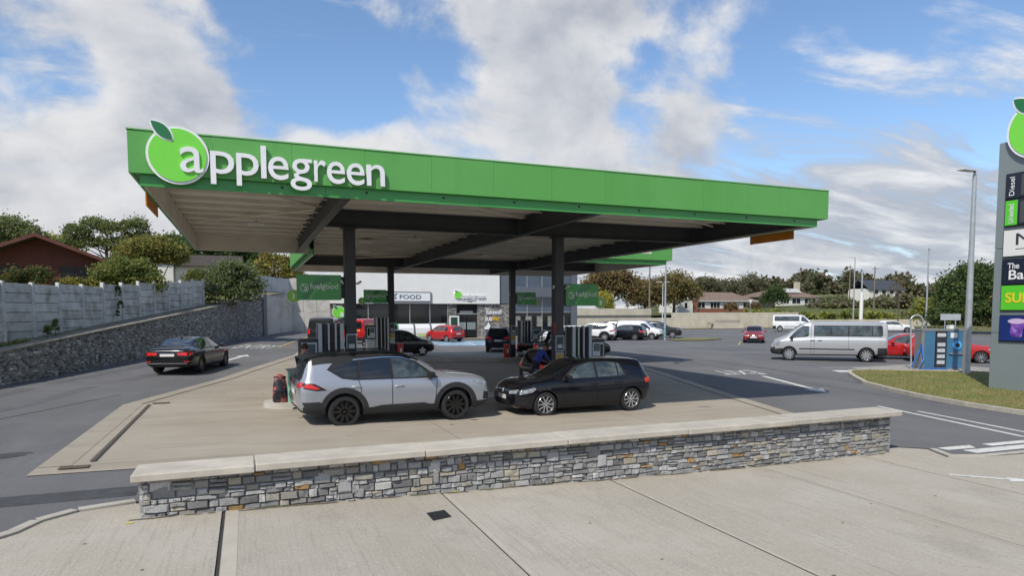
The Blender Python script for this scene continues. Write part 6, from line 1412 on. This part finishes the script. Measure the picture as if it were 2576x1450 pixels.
CARS = {
 'suv': dict(keys=SUV_K, W=1.856, fx=1.37, rx=-1.32, wr=.362, ww=.225, gap=.075, rim=R_BLK, style=(5, 'V', .085, .075), mirror=(.74, .87, 1.06), mirmat=BLACK, handles=((-1.04, .93), (-.04, .90)), handmat=SILVER, n=72,
   paint=lambda c: 2 if (c[2] > 1.475 or (c[2] > 1.06 and c[0] < -2.0 and abs(c[1]) < .62)) else (1 if c[2] < (.40 if abs(c[0]) < 1.9 else .47) else 0),
   panels=[('window_surround', 'S', [(.95,1.05),(-1.06,1.075),(-1.36,1.12),(-1.68,1.33),(-1.54,1.47),(-1.13,1.54),(-.4,1.585),(.04,1.57),(.42,1.46)], BLACK, .004),
     ('window', 'S', [(.82,1.085),(-.17,1.085),(-.19,1.53),(.02,1.53),(.37,1.43)], GLASST, .010), ('window', 'S', [(-.25,1.09),(-.80,1.10),(-.96,1.10),(-.90,1.51),(-.45,1.545),(-.26,1.54)], GLASS, .010), ('window', 'S', [(-1.03,1.105),(-1.32,1.15),(-1.58,1.335),(-1.46,1.43),(-1.12,1.50),(-.97,1.515)], GLASS, .010),
     ('chrome_strip', 'S', line_poly([(.80,1.16),(.40,1.45),(.04,1.558),(-.4,1.572),(-1.08,1.53)], .020), CHROME, .013),
     ('windscreen', 'T', [(.16,-.57),(.16,.57),(1.0,.66),(1.0,-.66)], GLASS, .006), ('rear_screen', 'B', SYM([(-.58,1.50),(-.66,1.12)]), GLASS, .010),
     ('arch_trim', 'S', arch(1.37,.362,.362,.4395,.56), DARKP, .012), ('arch_trim', 'S', arch(-1.32,.362,.362,.4395,.56), DARKP, .012),
     ('sill_trim', 'S', [(.88,.30),(-.82,.30),(-.76,.42),(-.45,.47),(.55,.47),(.80,.40)], DARKP, .012),
     ('tail_light', 'S', [(-2.24,1.06),(-1.96,1.03),(-1.70,.88),(-1.92,.87),(-2.20,.93)], BLACK, .009), ('tail_light', 'S', [(-2.235,1.035),(-2.03,1.015),(-1.84,.915),(-1.95,.905),(-2.20,.955)], REDL, .016), ('tail_light', 'B', [(-.80,1.06),(-.46,1.02),(-.46,.93),(-.80,.95)], REDL, .012),
     ('headlight', 'S', [(2.16,.90),(1.78,.965),(1.90,.89),(2.15,.82)], HEADL, .010), ('headlight', 'F', [(.78,.92),(.44,.84),(.44,.76),(.76,.80)], HEADL, .010),
     ('bumper_trim', 'S', [(-2.24,.62),(-1.86,.62),(-1.74,.50),(-1.74,.34),(-2.12,.36)], DARKP, .010), ('grille', 'F', SYM([(-.60,.72),(-.50,.46)]), FOG, .010), ('number_plate', 'F', SYM([(-.26,.60),(-.26,.49)]), PLATE, .018), ('number_plate', 'B', SYM([(-.26,.86),(-.26,.75)]), PLATE, .018),
     ('door_seam', 'S', line_poly([(-.21,1.06),(-.21,.45)], .014), SEAM, .007), ('door_seam', 'S', line_poly([(-.99,1.08),(-.93,.85),(-.98,.66)], .014), SEAM, .007), ('door_seam', 'S', line_poly([(.90,1.04),(.84,.42)], .014), SEAM, .007),
     ('fog_trim', 'S', [(2.27,.62),(2.12,.66),(2.10,.46),(2.26,.46)], DARKP, .010)],
   extras=[('roof_rail', lambda: rails(1)), ('roof_rail', lambda: rails(-1)), ('spoiler', spoiler), ('exhaust', exhaust)]),
 'hatch': dict(keys=HAT_K, W=1.80, fx=1.27, rx=-1.365, wr=.325, ww=.225, gap=.045, rim=R_SIL, style=(5, 'Y', .05, .045), mirror=(.66, .86, .93), handles=((-.14, .80), (-.92, .82)), n=68,
   paint=lambda c: 1 if c[2] < .235 else 0,
   panels=[('window_surround', 'S', [(.78,.945),(-1.10,.965),(-1.24,.98),(-1.08,1.345),(-.70,1.39),(-.10,1.395),(.30,1.285)], BLACK, .004),
     ('window', 'S', [(.64,.975),(-.24,.985),(-.24,1.365),(-.10,1.362),(.27,1.255)], GLASST, .010), ('window', 'S', [(-.31,.985),(-.92,.995),(-.94,1.335),(-.70,1.362),(-.31,1.365)], GLASST, .010), ('window', 'S', [(-.97,.995),(-1.17,1.005),(-1.04,1.31),(-.98,1.325)], GLASST, .010),
     ('windscreen', 'T', [(.18,-.52),(.18,.52),(.88,.63),(.88,-.63)], GLASS, .006), ('rear_screen', 'B', SYM([(-.50,1.30),(-.62,1.0)]), GLASS, .008),
     ('headlight', 'S', [(1.98,.70),(1.60,.785),(1.55,.74),(1.66,.66),(1.99,.60)], HEADL, .009), ('headlight', 'F', [(.74,.735),(.40,.68),(.42,.60),(.74,.635)], HEADL, .009),
     ('grille', 'F', SYM([(-.40,.665),(-.40,.615)]), FOG, .008), ('grille', 'F', SYM([(-.52,.44),(-.46,.28)]), FOG, .008), ('number_plate', 'F', SYM([(-.26,.565),(-.26,.455)]), PLATE, .018), ('number_plate', 'B', SYM([(-.26,.62),(-.26,.51)]), PLATE, .018), ('badge', 'F', SYM([(-.05,.71),(-.05,.62)]), CHROME, .018),
     ('fog_trim', 'S', [(2.03,.42),(1.80,.46),(1.78,.34),(2.0,.30)], FOG, .007), ('tail_light', 'S', [(-2.02,.93),(-1.78,.90),(-1.80,.78),(-2.06,.78)], REDL, .009), ('tail_light', 'B', [(-.76,.93),(-.42,.92),(-.42,.80),(-.76,.79)], REDL, .009),
     ('door_seam', 'S', line_poly([(-.27,.94),(-.29,.30)], .010), SEAM, .006), ('door_seam', 'S', line_poly([(.74,.92),(.70,.30)], .010), SEAM, .006), ('door_seam', 'S', line_poly([(-1.05,.96),(-1.0,.62)], .010), SEAM, .006), ('sill_trim', 'S', [(.84,.22),(-.98,.22),(-.98,.27),(.84,.27)], DARKP, .007)]),
 'saloon': dict(keys=SED_K, W=1.81, fx=1.55, rx=-1.26, wr=.33, ww=.235, gap=.045, rim=R_BLK, style=(5, 'Y', .07, .06), mirror=(.86, .86, .93), handles=((-.02, .80), (-.92, .82)), n=68,
   paint=lambda c: 1 if c[2] < .24 else 0,
   panels=[('window_surround', 'S', [(.96,.945),(-1.28,.965),(-1.36,.98),(-1.02,1.22),(-.62,1.34),(.05,1.355),(.45,1.27)], BLACK, .004),
     ('window', 'S', [(.82,.975),(-.12,.985),(-.12,1.325),(.05,1.32),(.40,1.24)], GLASS, .010), ('window', 'S', [(-.18,.985),(-.92,.995),(-.88,1.24),(-.6,1.31),(-.18,1.325)], GLASS, .010), ('window', 'S', [(-.96,.995),(-1.26,1.0),(-.98,1.20),(-.92,1.225)], GLASS, .010),
     ('windscreen', 'T', [(.36,-.50),(.36,.50),(1.10,.62),(1.10,-.62)], GLASS, .006), ('rear_screen', 'T', [(-.92,-.50),(-.92,.50),(-1.52,.60),(-1.52,-.60)], M('screen_blue', (.02, .035, .06), .06, spec=.8, coat=.4), .008),
     ('tail_light', 'B', [(-.80,.88),(-.36,.855),(-.38,.765),(-.66,.75),(-.80,.72)], REDL, .010), ('tail_light', 'S', [(-2.24,.87),(-2.03,.86),(-2.09,.80),(-2.27,.74)], REDL, .010),
     ('number_plate', 'B', SYM([(-.26,.815),(-.26,.715)]), PLATE, .016), ('bumper_line', 'B', SYM([(-.72,.455),(-.70,.42)]), CHROME, .012), ('diffuser', 'B', SYM([(-.6,.40),(-.55,.30)]), DARKP, .010), ('reflector', 'B', [(-.76,.53),(-.60,.53),(-.60,.495),(-.76,.495)], REDL, .012), ('reflector', 'B', [(.76,.53),(.60,.53),(.60,.495),(.76,.495)], REDL, .012), ('boot_seam', 'B', SYM([(-.80,.705),(-.80,.695)]), SEAM, .007),
     ('headlight', 'S', [(2.16,.70),(1.80,.79),(1.82,.70),(2.18,.60)], HEADL, .008), ('headlight', 'F', [(.74,.73),(.34,.69),(.34,.61),(.74,.63)], HEADL, .009), ('grille', 'F', SYM([(-.30,.70),(-.26,.52)]), FOG, .008), ('number_plate', 'F', SYM([(-.26,.48),(-.26,.37)]), PLATE, .016),
     ('door_seam', 'S', line_poly([(-.15,.94),(-.17,.30)], .010), SEAM, .006), ('door_seam', 'S', line_poly([(.92,.92),(.86,.30)], .010), SEAM, .006), ('door_seam', 'S', line_poly([(-1.10,.97),(-.92,.62)], .010), SEAM, .006)],
   extras=[('aerial_fin', lambda: MB().prism([(-1.0, 1.33), (-.78, 1.385), (-.92, 1.44), (-.98, 1.43)], -.02, .02, BLACK, 'Y').mesh('aerial_fin'))]),
 'van': dict(keys=VAN_K, W=1.974, fx=1.88, rx=-1.87, wr=.345, ww=.22, gap=.065, rim=R_SIL, style=(5, 'V', .10, .11), mirror=(1.78, .92, 1.12), mirmat=BLACK, handles=((.72, 1.05), (.36, 1.05)), handmat=BLACK, n=60,
   paint=lambda c: 1 if (c[2] < .36 or (c[2] < .66 and (c[0] > 2.2 or c[0] < -2.35))) else 0,
   panels=[('window', 'S', [(1.96,1.12),(1.0,1.24),(.90,1.30),(.90,1.80),(1.20,1.80),(1.50,1.58)], GLASST, .009), ('window_surround', 'S', [(.66,1.27),(-2.55,1.27),(-2.62,1.34),(-2.60,1.78),(-2.52,1.83),(.66,1.83)], BLACK, .004),
     ('window', 'S', [(.62,1.30),(-.14,1.30),(-.14,1.80),(.62,1.80)], GLASST, .010), ('window', 'S', [(-.20,1.30),(-.98,1.30),(-.98,1.80),(-.20,1.80)], GLASST, .010), ('window', 'S', [(-1.05,1.30),(-2.10,1.30),(-2.10,1.80),(-1.05,1.80)], GLASST, .010), ('window', 'S', [(-2.15,1.30),(-2.52,1.30),(-2.58,1.36),(-2.56,1.76),(-2.50,1.80),(-2.15,1.80)], GLASST, .010),
     ('windscreen', 'T', [(1.24,-.68),(1.24,.68),(2.08,.72),(2.08,-.72)], GLASST, .006), ('rear_screen', 'B', SYM([(-.74,1.78),(-.78,1.28)]), GLASS, .008),
     ('headlight', 'S', [(2.68,.98),(2.36,1.02),(2.28,.84),(2.66,.74)], HEADL, .009), ('headlight', 'F', [(.80,.98),(.44,.94),(.44,.78),(.80,.76)], HEADL, .009), ('grille', 'F', SYM([(-.40,.98),(-.38,.74)]), FOG, .009), ('number_plate', 'F', SYM([(-.26,.58),(-.26,.47)]), PLATE, .016),
     ('tail_light', 'B', [(-.93,1.15),(-.82,1.15),(-.82,.80),(-.93,.80)], REDL, .009), ('side_strip', 'S', [(1.38,.60),(-1.30,.60),(-1.30,.655),(1.38,.655)], DARKP, .014),
     ('door_seam', 'S', line_poly([(.80,1.86),(.80,.38)], .014), SEAM, .006), ('door_seam', 'S', line_poly([(-1.02,1.26),(-1.02,.60)], .012), SEAM, .006), ('door_seam', 'S', line_poly([(.64,1.26),(.64,.38)], .012), SEAM, .006), ('roof_gutter', 'S', line_poly([(1.0,1.89),(-2.6,1.905)], .016), SEAM, .004)]),
 'small_van': dict(keys=SVN_K, W=1.84, fx=1.32, rx=-1.42, wr=.325, ww=.205, gap=.055, rim=R_SIL, style=(5, 'I', .14, .15), mirror=(1.08, .87, 1.08), mirmat=BLACK, handles=((.1, .96),), n=48,
   paint=lambda c: 1 if (c[2] < .33 or (c[2] < .58 and (c[0] > 1.75 or c[0] < -1.95))) else 0,
   panels=[('window', 'S', [(1.16,1.10),(.22,1.12),(.22,1.60),(.55,1.60),(.80,1.45)], GLASS, .008), ('windscreen', 'T', [(.60,-.62),(.60,.62),(1.26,.68),(1.26,-.68)], GLASS, .006), ('rear_screen', 'B', SYM([(-.62,1.62),(-.66,1.18)]), GLASS, .008),
     ('headlight', 'F', [(.78,.92),(.46,.86),(.46,.76),(.78,.76)], HEADL, .009), ('grille', 'F', SYM([(-.42,.86),(-.38,.78)]), FOG, .009), ('lower_grille', 'F', SYM([(-.62,.56),(-.56,.40)]), FOG, .009), ('number_plate', 'F', SYM([(-.26,.58),(-.26,.48)]), PLATE, .016), ('number_plate', 'B', SYM([(-.26,.80),(-.26,.69)]), PLATE, .016),
     ('tail_light', 'B', [(-.86,1.12),(-.72,1.12),(-.72,.76),(-.86,.76)], REDL, .009), ('door_seam', 'S', line_poly([(.16,1.62),(.16,.34)], .012), SEAM, .006), ('door_seam', 'S', line_poly([(-.85,1.7),(-.85,.45)], .012), SEAM, .006), ('side_strip', 'S', [(.90,.52),(-.98,.52),(-.98,.60),(.90,.60)], DARKP, .010)]),
 'pickup': dict(keys=PIC_K, W=1.82, fx=1.68, rx=-1.55, wr=.37, ww=.24, gap=.07, rim=R_GRY, style=(5, 'I', .13, .13), mirror=(.98, .88, 1.12), mirmat=BLACK, handles=((.1, .98), (-.68, .98)), handmat=CHROME, n=60, bed=(-2.5, -.98, .76, .72),
   paint=lambda c: 1 if c[2] < .44 else 0,
   panels=[('window', 'S', [(1.08,1.12),(.18,1.13),(.18,1.66),(.45,1.65),(.75,1.50)], GLASS, .008), ('window', 'S', [(.12,1.13),(-.62,1.15),(-.58,1.62),(.12,1.66)], GLASS, .008), ('windscreen', 'T', [(.52,-.58),(.52,.58),(1.14,.68),(1.14,-.68)], GLASS, .006), ('rear_screen', 'B', SYM([(-.55,1.64),(-.62,1.24)]), GLASS, .008),
     ('tail_light', 'B', [(-.86,1.06),(-.72,1.06),(-.72,.72),(-.86,.72)], REDL, .010), ('tail_light', 'S', [(-2.62,1.04),(-2.48,1.04),(-2.48,.72),(-2.60,.72)], REDL, .010), ('number_plate', 'B', SYM([(-.26,.70),(-.26,.59)]), PLATE, .014), ('bumper', 'B', SYM([(-.82,.62),(-.82,.50)]), SILVER, .02), ('brake_light', 'B', SYM([(-.12,1.035),(-.12,1.0)]), REDL, .012),
     ('headlight', 'F', [(.76,.98),(.42,.94),(.42,.82),(.76,.82)], HEADL, .009), ('grille', 'F', SYM([(-.38,.96),(-.36,.66)]), CHROME, .009), ('arch_trim', 'S', arch(1.68,.37,.37,.4425,.52), DARKP, .012), ('arch_trim', 'S', arch(-1.55,.37,.37,.4425,.52), DARKP, .012), ('door_seam', 'S', line_poly([(.15,1.1),(.15,.45)], .012), SEAM, .006), ('door_seam', 'S', line_poly([(-.80,1.1),(-.86,.45)], .012), SEAM, .006)],
   extras=[('sports_bar', lambda: MB().tube([(-1.02, -.80, 1.12), (-1.12, -.62, 1.72), (-1.12, .62, 1.72), (-1.02, .80, 1.12)], .035, CHROME, 8).tube([(-1.12, -.62, 1.72), (-1.75, -.80, 1.15)], .03, CHROME, 8).tube([(-1.12, .62, 1.72), (-1.75, .80, 1.15)], .03, CHROME, 8).mesh('sports_bar', 50))]),
 'mpv': dict(keys=MPV_K, W=1.70, fx=1.22, rx=-1.26, wr=.30, ww=.19, gap=.045, rim=R_SIL, style=(5, 'I', .15, .18), mirror=(.84, .80, .97), handles=((-.1, .84), (-.98, .86)), n=48,
   paint=lambda c: 1 if c[2] < .25 else 0,
   panels=[('window', 'S', [(.96,.985),(-.10,1.0),(-.10,1.43),(.05,1.43),(.42,1.31)], GLASST, .008), ('window', 'S', [(-.16,1.0),(-1.0,1.02),(-1.0,1.38),(-.7,1.42),(-.16,1.43)], GLASST, .008), ('window', 'S', [(-1.05,1.02),(-1.42,1.05),(-1.30,1.33),(-1.06,1.37)], GLASS, .008), ('windscreen', 'T', [(.36,-.52),(.36,.52),(1.08,.60),(1.08,-.60)], GLASST, .006), ('rear_screen', 'B', SYM([(-.48,1.40),(-.58,1.04)]), GLASST, .008),
     ('tail_light', 'B', [(-.72,1.10),(-.60,1.12),(-.60,.78),(-.74,.78)], REDL, .009), ('headlight', 'F', [(.68,.76),(.38,.70),(.40,.60),(.68,.64)], HEADL, .009), ('headlight', 'S', [(1.84,.74),(1.50,.83),(1.56,.72),(1.86,.64)], HEADL, .008), ('grille', 'F', SYM([(-.42,.52),(-.38,.34)]), FOG, .008), ('number_plate', 'F', SYM([(-.25,.50),(-.25,.40)]), PLATE, .014), ('number_plate', 'B', SYM([(-.25,.80),(-.25,.70)]), PLATE, .014),
     ('door_seam', 'S', line_poly([(-.13,.98),(-.15,.32)], .010), SEAM, .006), ('door_seam', 'S', line_poly([(.88,.96),(.82,.32)], .010), SEAM, .006)]),
}
CARS['suv_plain'] = dict(CARS['suv'], paint=lambda c: 1 if c[2] < (.40 if abs(c[0]) < 1.9 else .47) else 0)
def paint(name, c, rough=.22, metal=.0, coat=.9): return M('paint_'+name, c, rough, metal, coat=coat, spec=.12 if max(c) < .1 else .4)
P_SIL = paint('silver', (.40, .42, .46), .34, .55); P_BLK = paint('black', (.006, .007, .011)); P_BLK2 = paint('black_warm', (.010, .010, .010)); P_NAVY = paint('navy', (.010, .014, .030)); P_WHT = paint('white', (.74, .75, .76), .35); P_RED = paint('red', (.42, .016, .018)); P_RED2 = paint('dark_red', (.24, .012, .016)); P_VSIL = paint('van_silver', (.46, .47, .48), .36, .4); P_GRY = paint('dark_grey', (.025, .027, .030)); P_VAN = paint('van_black', (.018, .019, .022), .35)
car('suv', P_SIL, 'sport_utility_car', 'silver SUV with black roof and black wheels on the sunlit forecourt', 3.27, 16.13, 3.5)
car('hatch', P_BLK, 'hatchback_car', 'glossy black hatchback with silver alloy wheels facing the silver SUV', 8.42, 16.32, 181.5)
car('saloon', P_BLK2, 'saloon_car', 'black saloon driving up the entry lane beside the stone wall', -2.2, 30.5, 73, (1, 1.02, .985))
car('van', P_VSIL, 'minibus', 'long silver minibus with dark side windows across the car park', 30.35, 27.75, 136, (1.03, 1, 1.09), cat='minibus')
car('mpv', P_GRY, 'small_car', 'dark grey small car beyond the red fire bucket and rear column', 8.25, 38.3, 2)
car('hatch', P_BLK2, 'hatchback_car', 'black hatchback beyond the front pump behind the man in blue', 11.35, 21.6, 1, rim=(R_GRY,))
car('pickup', P_BLK2, 'pickup_truck', 'black pickup truck with chrome sports bar under the rear canopy', 16.2, 32.3, 11, cat='pickup')
car('suv_plain', P_NAVY, 'sport_utility_car', 'dark navy SUV between the pickup truck and the shop door', 16.5, 43.2, 66, (.98, .97, 1.02), rim=(R_GRY,))
car('small_van', P_VAN, 'panel_van', 'black panel van seen from behind beside the yellow hatched bay', 5.1, 46.6, 74, cat='van')
rv, ro = car('small_van', P_RED, 'delivery_van', 'red delivery van with yellow lettering in front of the shop glazing', 8.9, 51.2, 48, (1.05, 1.02, 1.06), cat='van')
car('mpv', P_RED, 'small_car', 'bright red small hatchback parked in the blue bay before the shop', 17.0, 58.9, 113)
car('suv_plain', P_WHT, 'sport_utility_car', 'white SUV with dark rear glass in the parked row', 30.6, 55.4, 142, rim=(R_SIL,))
car('hatch', P_BLK, 'hatchback_car', 'black hatchback in the parked row between the white SUV and white van', 34.0, 55.1, 128, rim=(R_GRY,))
car('small_van', P_WHT, 'panel_van', 'white small van with grey bumper facing out of the parked row', 36.2, 55.6, -48, cat='van')
car('suv_plain', P_GRY, 'sport_utility_car', 'dark grey SUV parked beside the green banded lamp post', 40.0, 58.0, -36, rim=(R_SIL,))
car('hatch', P_WHT, 'hatchback_car', 'white car half hidden behind the front pump and canopy column', 27.4, 54.5, 140, rim=(R_SIL,))
car('suv_plain', P_GRY, 'sport_utility_car', 'dark car whose roof shows over the white SUV', 36.3, 62.3, 140, rim=(R_SIL,))
car('suv_plain', P_BLK2, 'sport_utility_car', 'dark car whose roof shows over the black hatchback and white van', 40.6, 63.6, 140, rim=(R_SIL,))
car('hatch', P_RED2, 'hatchback_car', 'dark red hatchback facing the forecourt in the open car park', 41.9, 46.2, -133, rim=(R_SIL,))
car('van', P_WHT, 'minibus', 'white minibus parked by the cream wall beyond the dark red car', 67.6, 67.1, -45, (.93, 1, 1.12), cat='minibus')
car('hatch', P_RED, 'hatchback_car', 'red car half hidden between the silver minibus and the vacuum unit', 35.3, 26.9, 140, rim=(R_SIL,))
car('hatch', P_RED, 'hatchback_car', 'red car whose bonnet shows between the lamp post and the pylon', 35.6, 24.3, -45, rim=(R_SIL,))
car('hatch', P_WHT, 'hatchback_car', 'white car far behind the vacuum hose arch', 78, 60.5, -45, rim=(R_SIL,), z=-.16)
# van lettering blocks (too blurred to read in the place itself)
bt = bvh_of(ro[0].data)
for q in ([(-.35, 1.30), (-1.75, 1.30), (-1.75, 1.48), (-.35, 1.48)], [(-.9, 1.0), (-1.9, 1.0), (-1.9, 1.14), (-.9, 1.14)]):
    for v in 'LR': link('livery_band', decal(bt, v, q, M('livery_yellow', (.75, .42, .05), .4, var=.5, vs=12), .010), ro[0])
for q in (SYM([(-.5, 1.08), (-.5, .98)]),): link('livery_band', decal(bt, 'B', q, MATS['livery_yellow'], .012), ro[0])

# ================================================================== PEOPLE
SKIN = M('skin', (.42, .24, .17), .6); HAIR = M('hair_brown', (.045, .025, .015), .8, var=.3, vs=20)
def person(label, x, y, head, joints, shirt, trousers, skin_head, hair_r):
    """joints: dict name -> (pos, radius); one skinned body"""
    t = thing('person', label, 'person', (x, y, gz(x, y)), rad(head))
    bones = [('pelvis', 'spine'), ('spine', 'chest'), ('chest', 'neck'), ('neck', 'head0'), ('head0', 'head1'), ('head1', 'head2')]
    for s_ in 'LR': bones += [('chest', 'sh'+s_), ('sh'+s_, 'el'+s_), ('el'+s_, 'wr'+s_), ('wr'+s_, 'pa'+s_), ('pelvis', 'hip'+s_), ('hip'+s_, 'kn'+s_), ('kn'+s_, 'an'+s_), ('an'+s_, 'toe'+s_)]
    J = dict(joints)
    for s_ in 'LR':
        w_ = Vector(J['wr'+s_][0]); p_ = Vector(J['pa'+s_][0]); d = (p_-w_).normalized(); sd_ = d.cross(Vector((0, 0, 1)))
        sd_ = sd_.normalized() if sd_.length > .1 else Vector((1, 0, 0))
        for k, (o_, l_) in enumerate(((-.032, .055), (-.011, .07), (.011, .075), (.032, .062))):
            J['f%d%s' % (k, s_)] = (tuple(p_+sd_*o_+d*.03), .010); J['g%d%s' % (k, s_)] = (tuple(p_+sd_*o_*1.1+d*(.03+l_)), .008)
            bones += [('pa'+s_, 'f%d%s' % (k, s_)), ('f%d%s' % (k, s_), 'g%d%s' % (k, s_))]
        J['t0'+s_] = (tuple(w_.lerp(p_, .5)+sd_*.05), .011); J['t1'+s_] = (tuple(w_.lerp(p_, .9)+sd_*.075), .009); bones += [('wr'+s_, 't0'+s_), ('t0'+s_, 't1'+s_)]
    names = list(J); idx = {n: i for i, n in enumerate(names)}
    me = bpy.data.meshes.new('body'); me.from_pydata([J[n][0] for n in names], [(idx[a], idx[b]) for a, b in bones], [])
    o = bpy.data.objects.new('tmp', me); COL.objects.link(o)
    sk = o.modifiers.new('s', 'SKIN'); o.modifiers.new('u', 'SUBSURF').levels = 2
    for i, n in enumerate(names):
        r = J[n][1]; me.skin_vertices[0].data[i].radius = (r, r) if not isinstance(r, tuple) else r
    me.skin_vertices[0].data[idx['pelvis']].use_root = True
    bm_ = bpy.data.meshes.new_from_object(o.evaluated_get(bpy.context.evaluated_depsgraph_get())); bpy.data.objects.remove(o)
    for m_ in (shirt, trousers, SKIN, BLACK): bm_.materials.append(m_)
    nk = Vector(J['neck'][0]); cen = {n: Vector(J[n][0]) for n in names}
    grp = {}
    for n in names: grp[n] = 2 if n in ('neck', 'head0', 'head1', 'head2') or n[:2] in ('wr', 'pa') or n[0] in 'fgt' and n[:3] != 'toe' else (1 if n[:3] in ('pel', 'hip') or n[:2] == 'kn' else (3 if n[:2] == 'an' or n[:3] == 'toe' else 0))
    for p in bm_.polygons:
        c = p.center; b = min(names, key=lambda n: (cen[n]-c).length - (.05 if n == 'chest' else 0)); p.material_index = grp[b]
    bm_.shade_smooth(); link('body', bm_, t)
    hc = cen['head1']; up = (cen['head2']-cen['head0']).normalized()
    m = MB(); rr_ = random.Random(2); vs = []; fs = []
    fwd = Vector(J['face']) if 'face' in J else None
    f_ = Vector(skin_head)
    a_ = up.cross(f_).normalized()
    for i in range(9):
        for k in range(18):
            th = math.pi*.56*i/8; ph = 2*math.pi*k/18; d = up*math.cos(th)+(f_*math.cos(ph)+a_*math.sin(ph))*math.sin(th)
            cut = 1.0 if d.dot(f_) < .45 else .88
            vs.append(hc+up*.015+Vector((d.x*hair_r, d.y*hair_r, d.z*hair_r*1.12))*cut*rr_.uniform(.97, 1.05))
    for i in range(8):
        for k in range(18): fs.append((i*18+k, i*18+(k+1) % 18, (i+1)*18+(k+1) % 18, (i+1)*18+k))
    m.add(vs, fs, HAIR); m.build('hair', t, 60)
    m = MB(); e = hc-up*.01+f_*.098
    m.tube([e+up*.02, e+f_*.022-up*.025, e-up*.03], [.008, .014, .006], SKIN, 6); m.build('nose', t, 60)
    for s_ in (-1, 1):
        m = MB(); q = hc+f_*.092+a_*.034*s_+up*.012; m.lathe([(0, -.011), (.008, -.008), (.011, 0), (.008, .008), (0, .011)], BLACK, 8, 'Z', tuple(q)); m.build('eye', t, 60)
        m = MB(); q = hc+a_*.098*s_-up*.005; m.lathe([(0, -.03), (.012, -.02), (.016, 0), (.012, .02), (0, .03)], SKIN, 8, 'Z', tuple(q)); m.build('ear', t, 60)
    m = MB(); q = hc+f_*.100-up*.055; m.tube([q-a_*.025, q+f_*.006, q+a_*.025], [.004, .007, .004], M('lips', (.35, .12, .1), .6), 6); m.build('mouth', t, 60)
    return t
STAND = {'pelvis': ((0, 0, .96), (.15, .12)), 'spine': ((0, .01, 1.12), (.14, .11)), 'chest': ((0.02, 0, 1.33), (.17, .12)), 'neck': ((.05, 0, 1.50), .055), 'head0': ((.075, 0, 1.56), .07), 'head1': ((.10, 0, 1.64), (.088, .10)), 'head2': ((.10, 0, 1.71), .075)}
for s_, k in (('L', 1), ('R', -1)):
    STAND.update({'sh'+s_: ((0.01, k*.18, 1.41), .065), 'el'+s_: ((.06, k*.23, 1.14), .048), 'wr'+s_: ((.26, k*.16, 1.02), .033), 'pa'+s_: ((.33, k*.13, 1.01), (.04, .022)), 'hip'+s_: ((0, k*.09, .90), .09), 'kn'+s_: ((.02, k*.10, .50), .062), 'an'+s_: ((-.01, k*.11, .09), .045), 'toe'+s_: ((.17, k*.12, .04), .04)})
person('person in a black top standing at the pump behind the silver SUV', 1.28, 17.72, -35, STAND, M('top_black', (.012, .012, .013), .9), M('jeans_dark', (.03, .035, .05), .9), (1, 0, 0), .112)
BEND = {'pelvis': ((0, 0, .95), (.15, .13)), 'spine': ((.07, 0, 1.11), (.15, .12)), 'chest': ((.20, 0, 1.30), (.17, .13)), 'neck': ((.33, 0, 1.43), .055), 'head0': ((.38, 0, 1.47), .07), 'head1': ((.44, 0, 1.53), (.088, .10)), 'head2': ((.47, 0, 1.60), .075)}
for s_, k in (('L', 1), ('R', -1)):
    BEND.update({'sh'+s_: ((.24, k*.18, 1.37), .065), 'el'+s_: ((.34, k*.24, 1.11), .048), 'wr'+s_: ((.52, k*.18, 1.0), .033), 'pa'+s_: ((.59, k*.16, .98), (.04, .022)), 'hip'+s_: ((-.02, k*.09, .88), .09), 'kn'+s_: ((.04, k*.10, .49), .062), 'an'+s_: ((-.04, k*.11, .09), .045), 'toe'+s_: ((.14, k*.12, .04), .04)})
person('person in a bright blue top leaning by the black hatchback beyond the pump', 9.12, 20.45, 12, BEND, M('top_blue', (.06, .09, .42), .85, var=.15, vs=8), M('jeans_dark', (.03, .035, .05), .9), (.8, 0, -.6), .112)
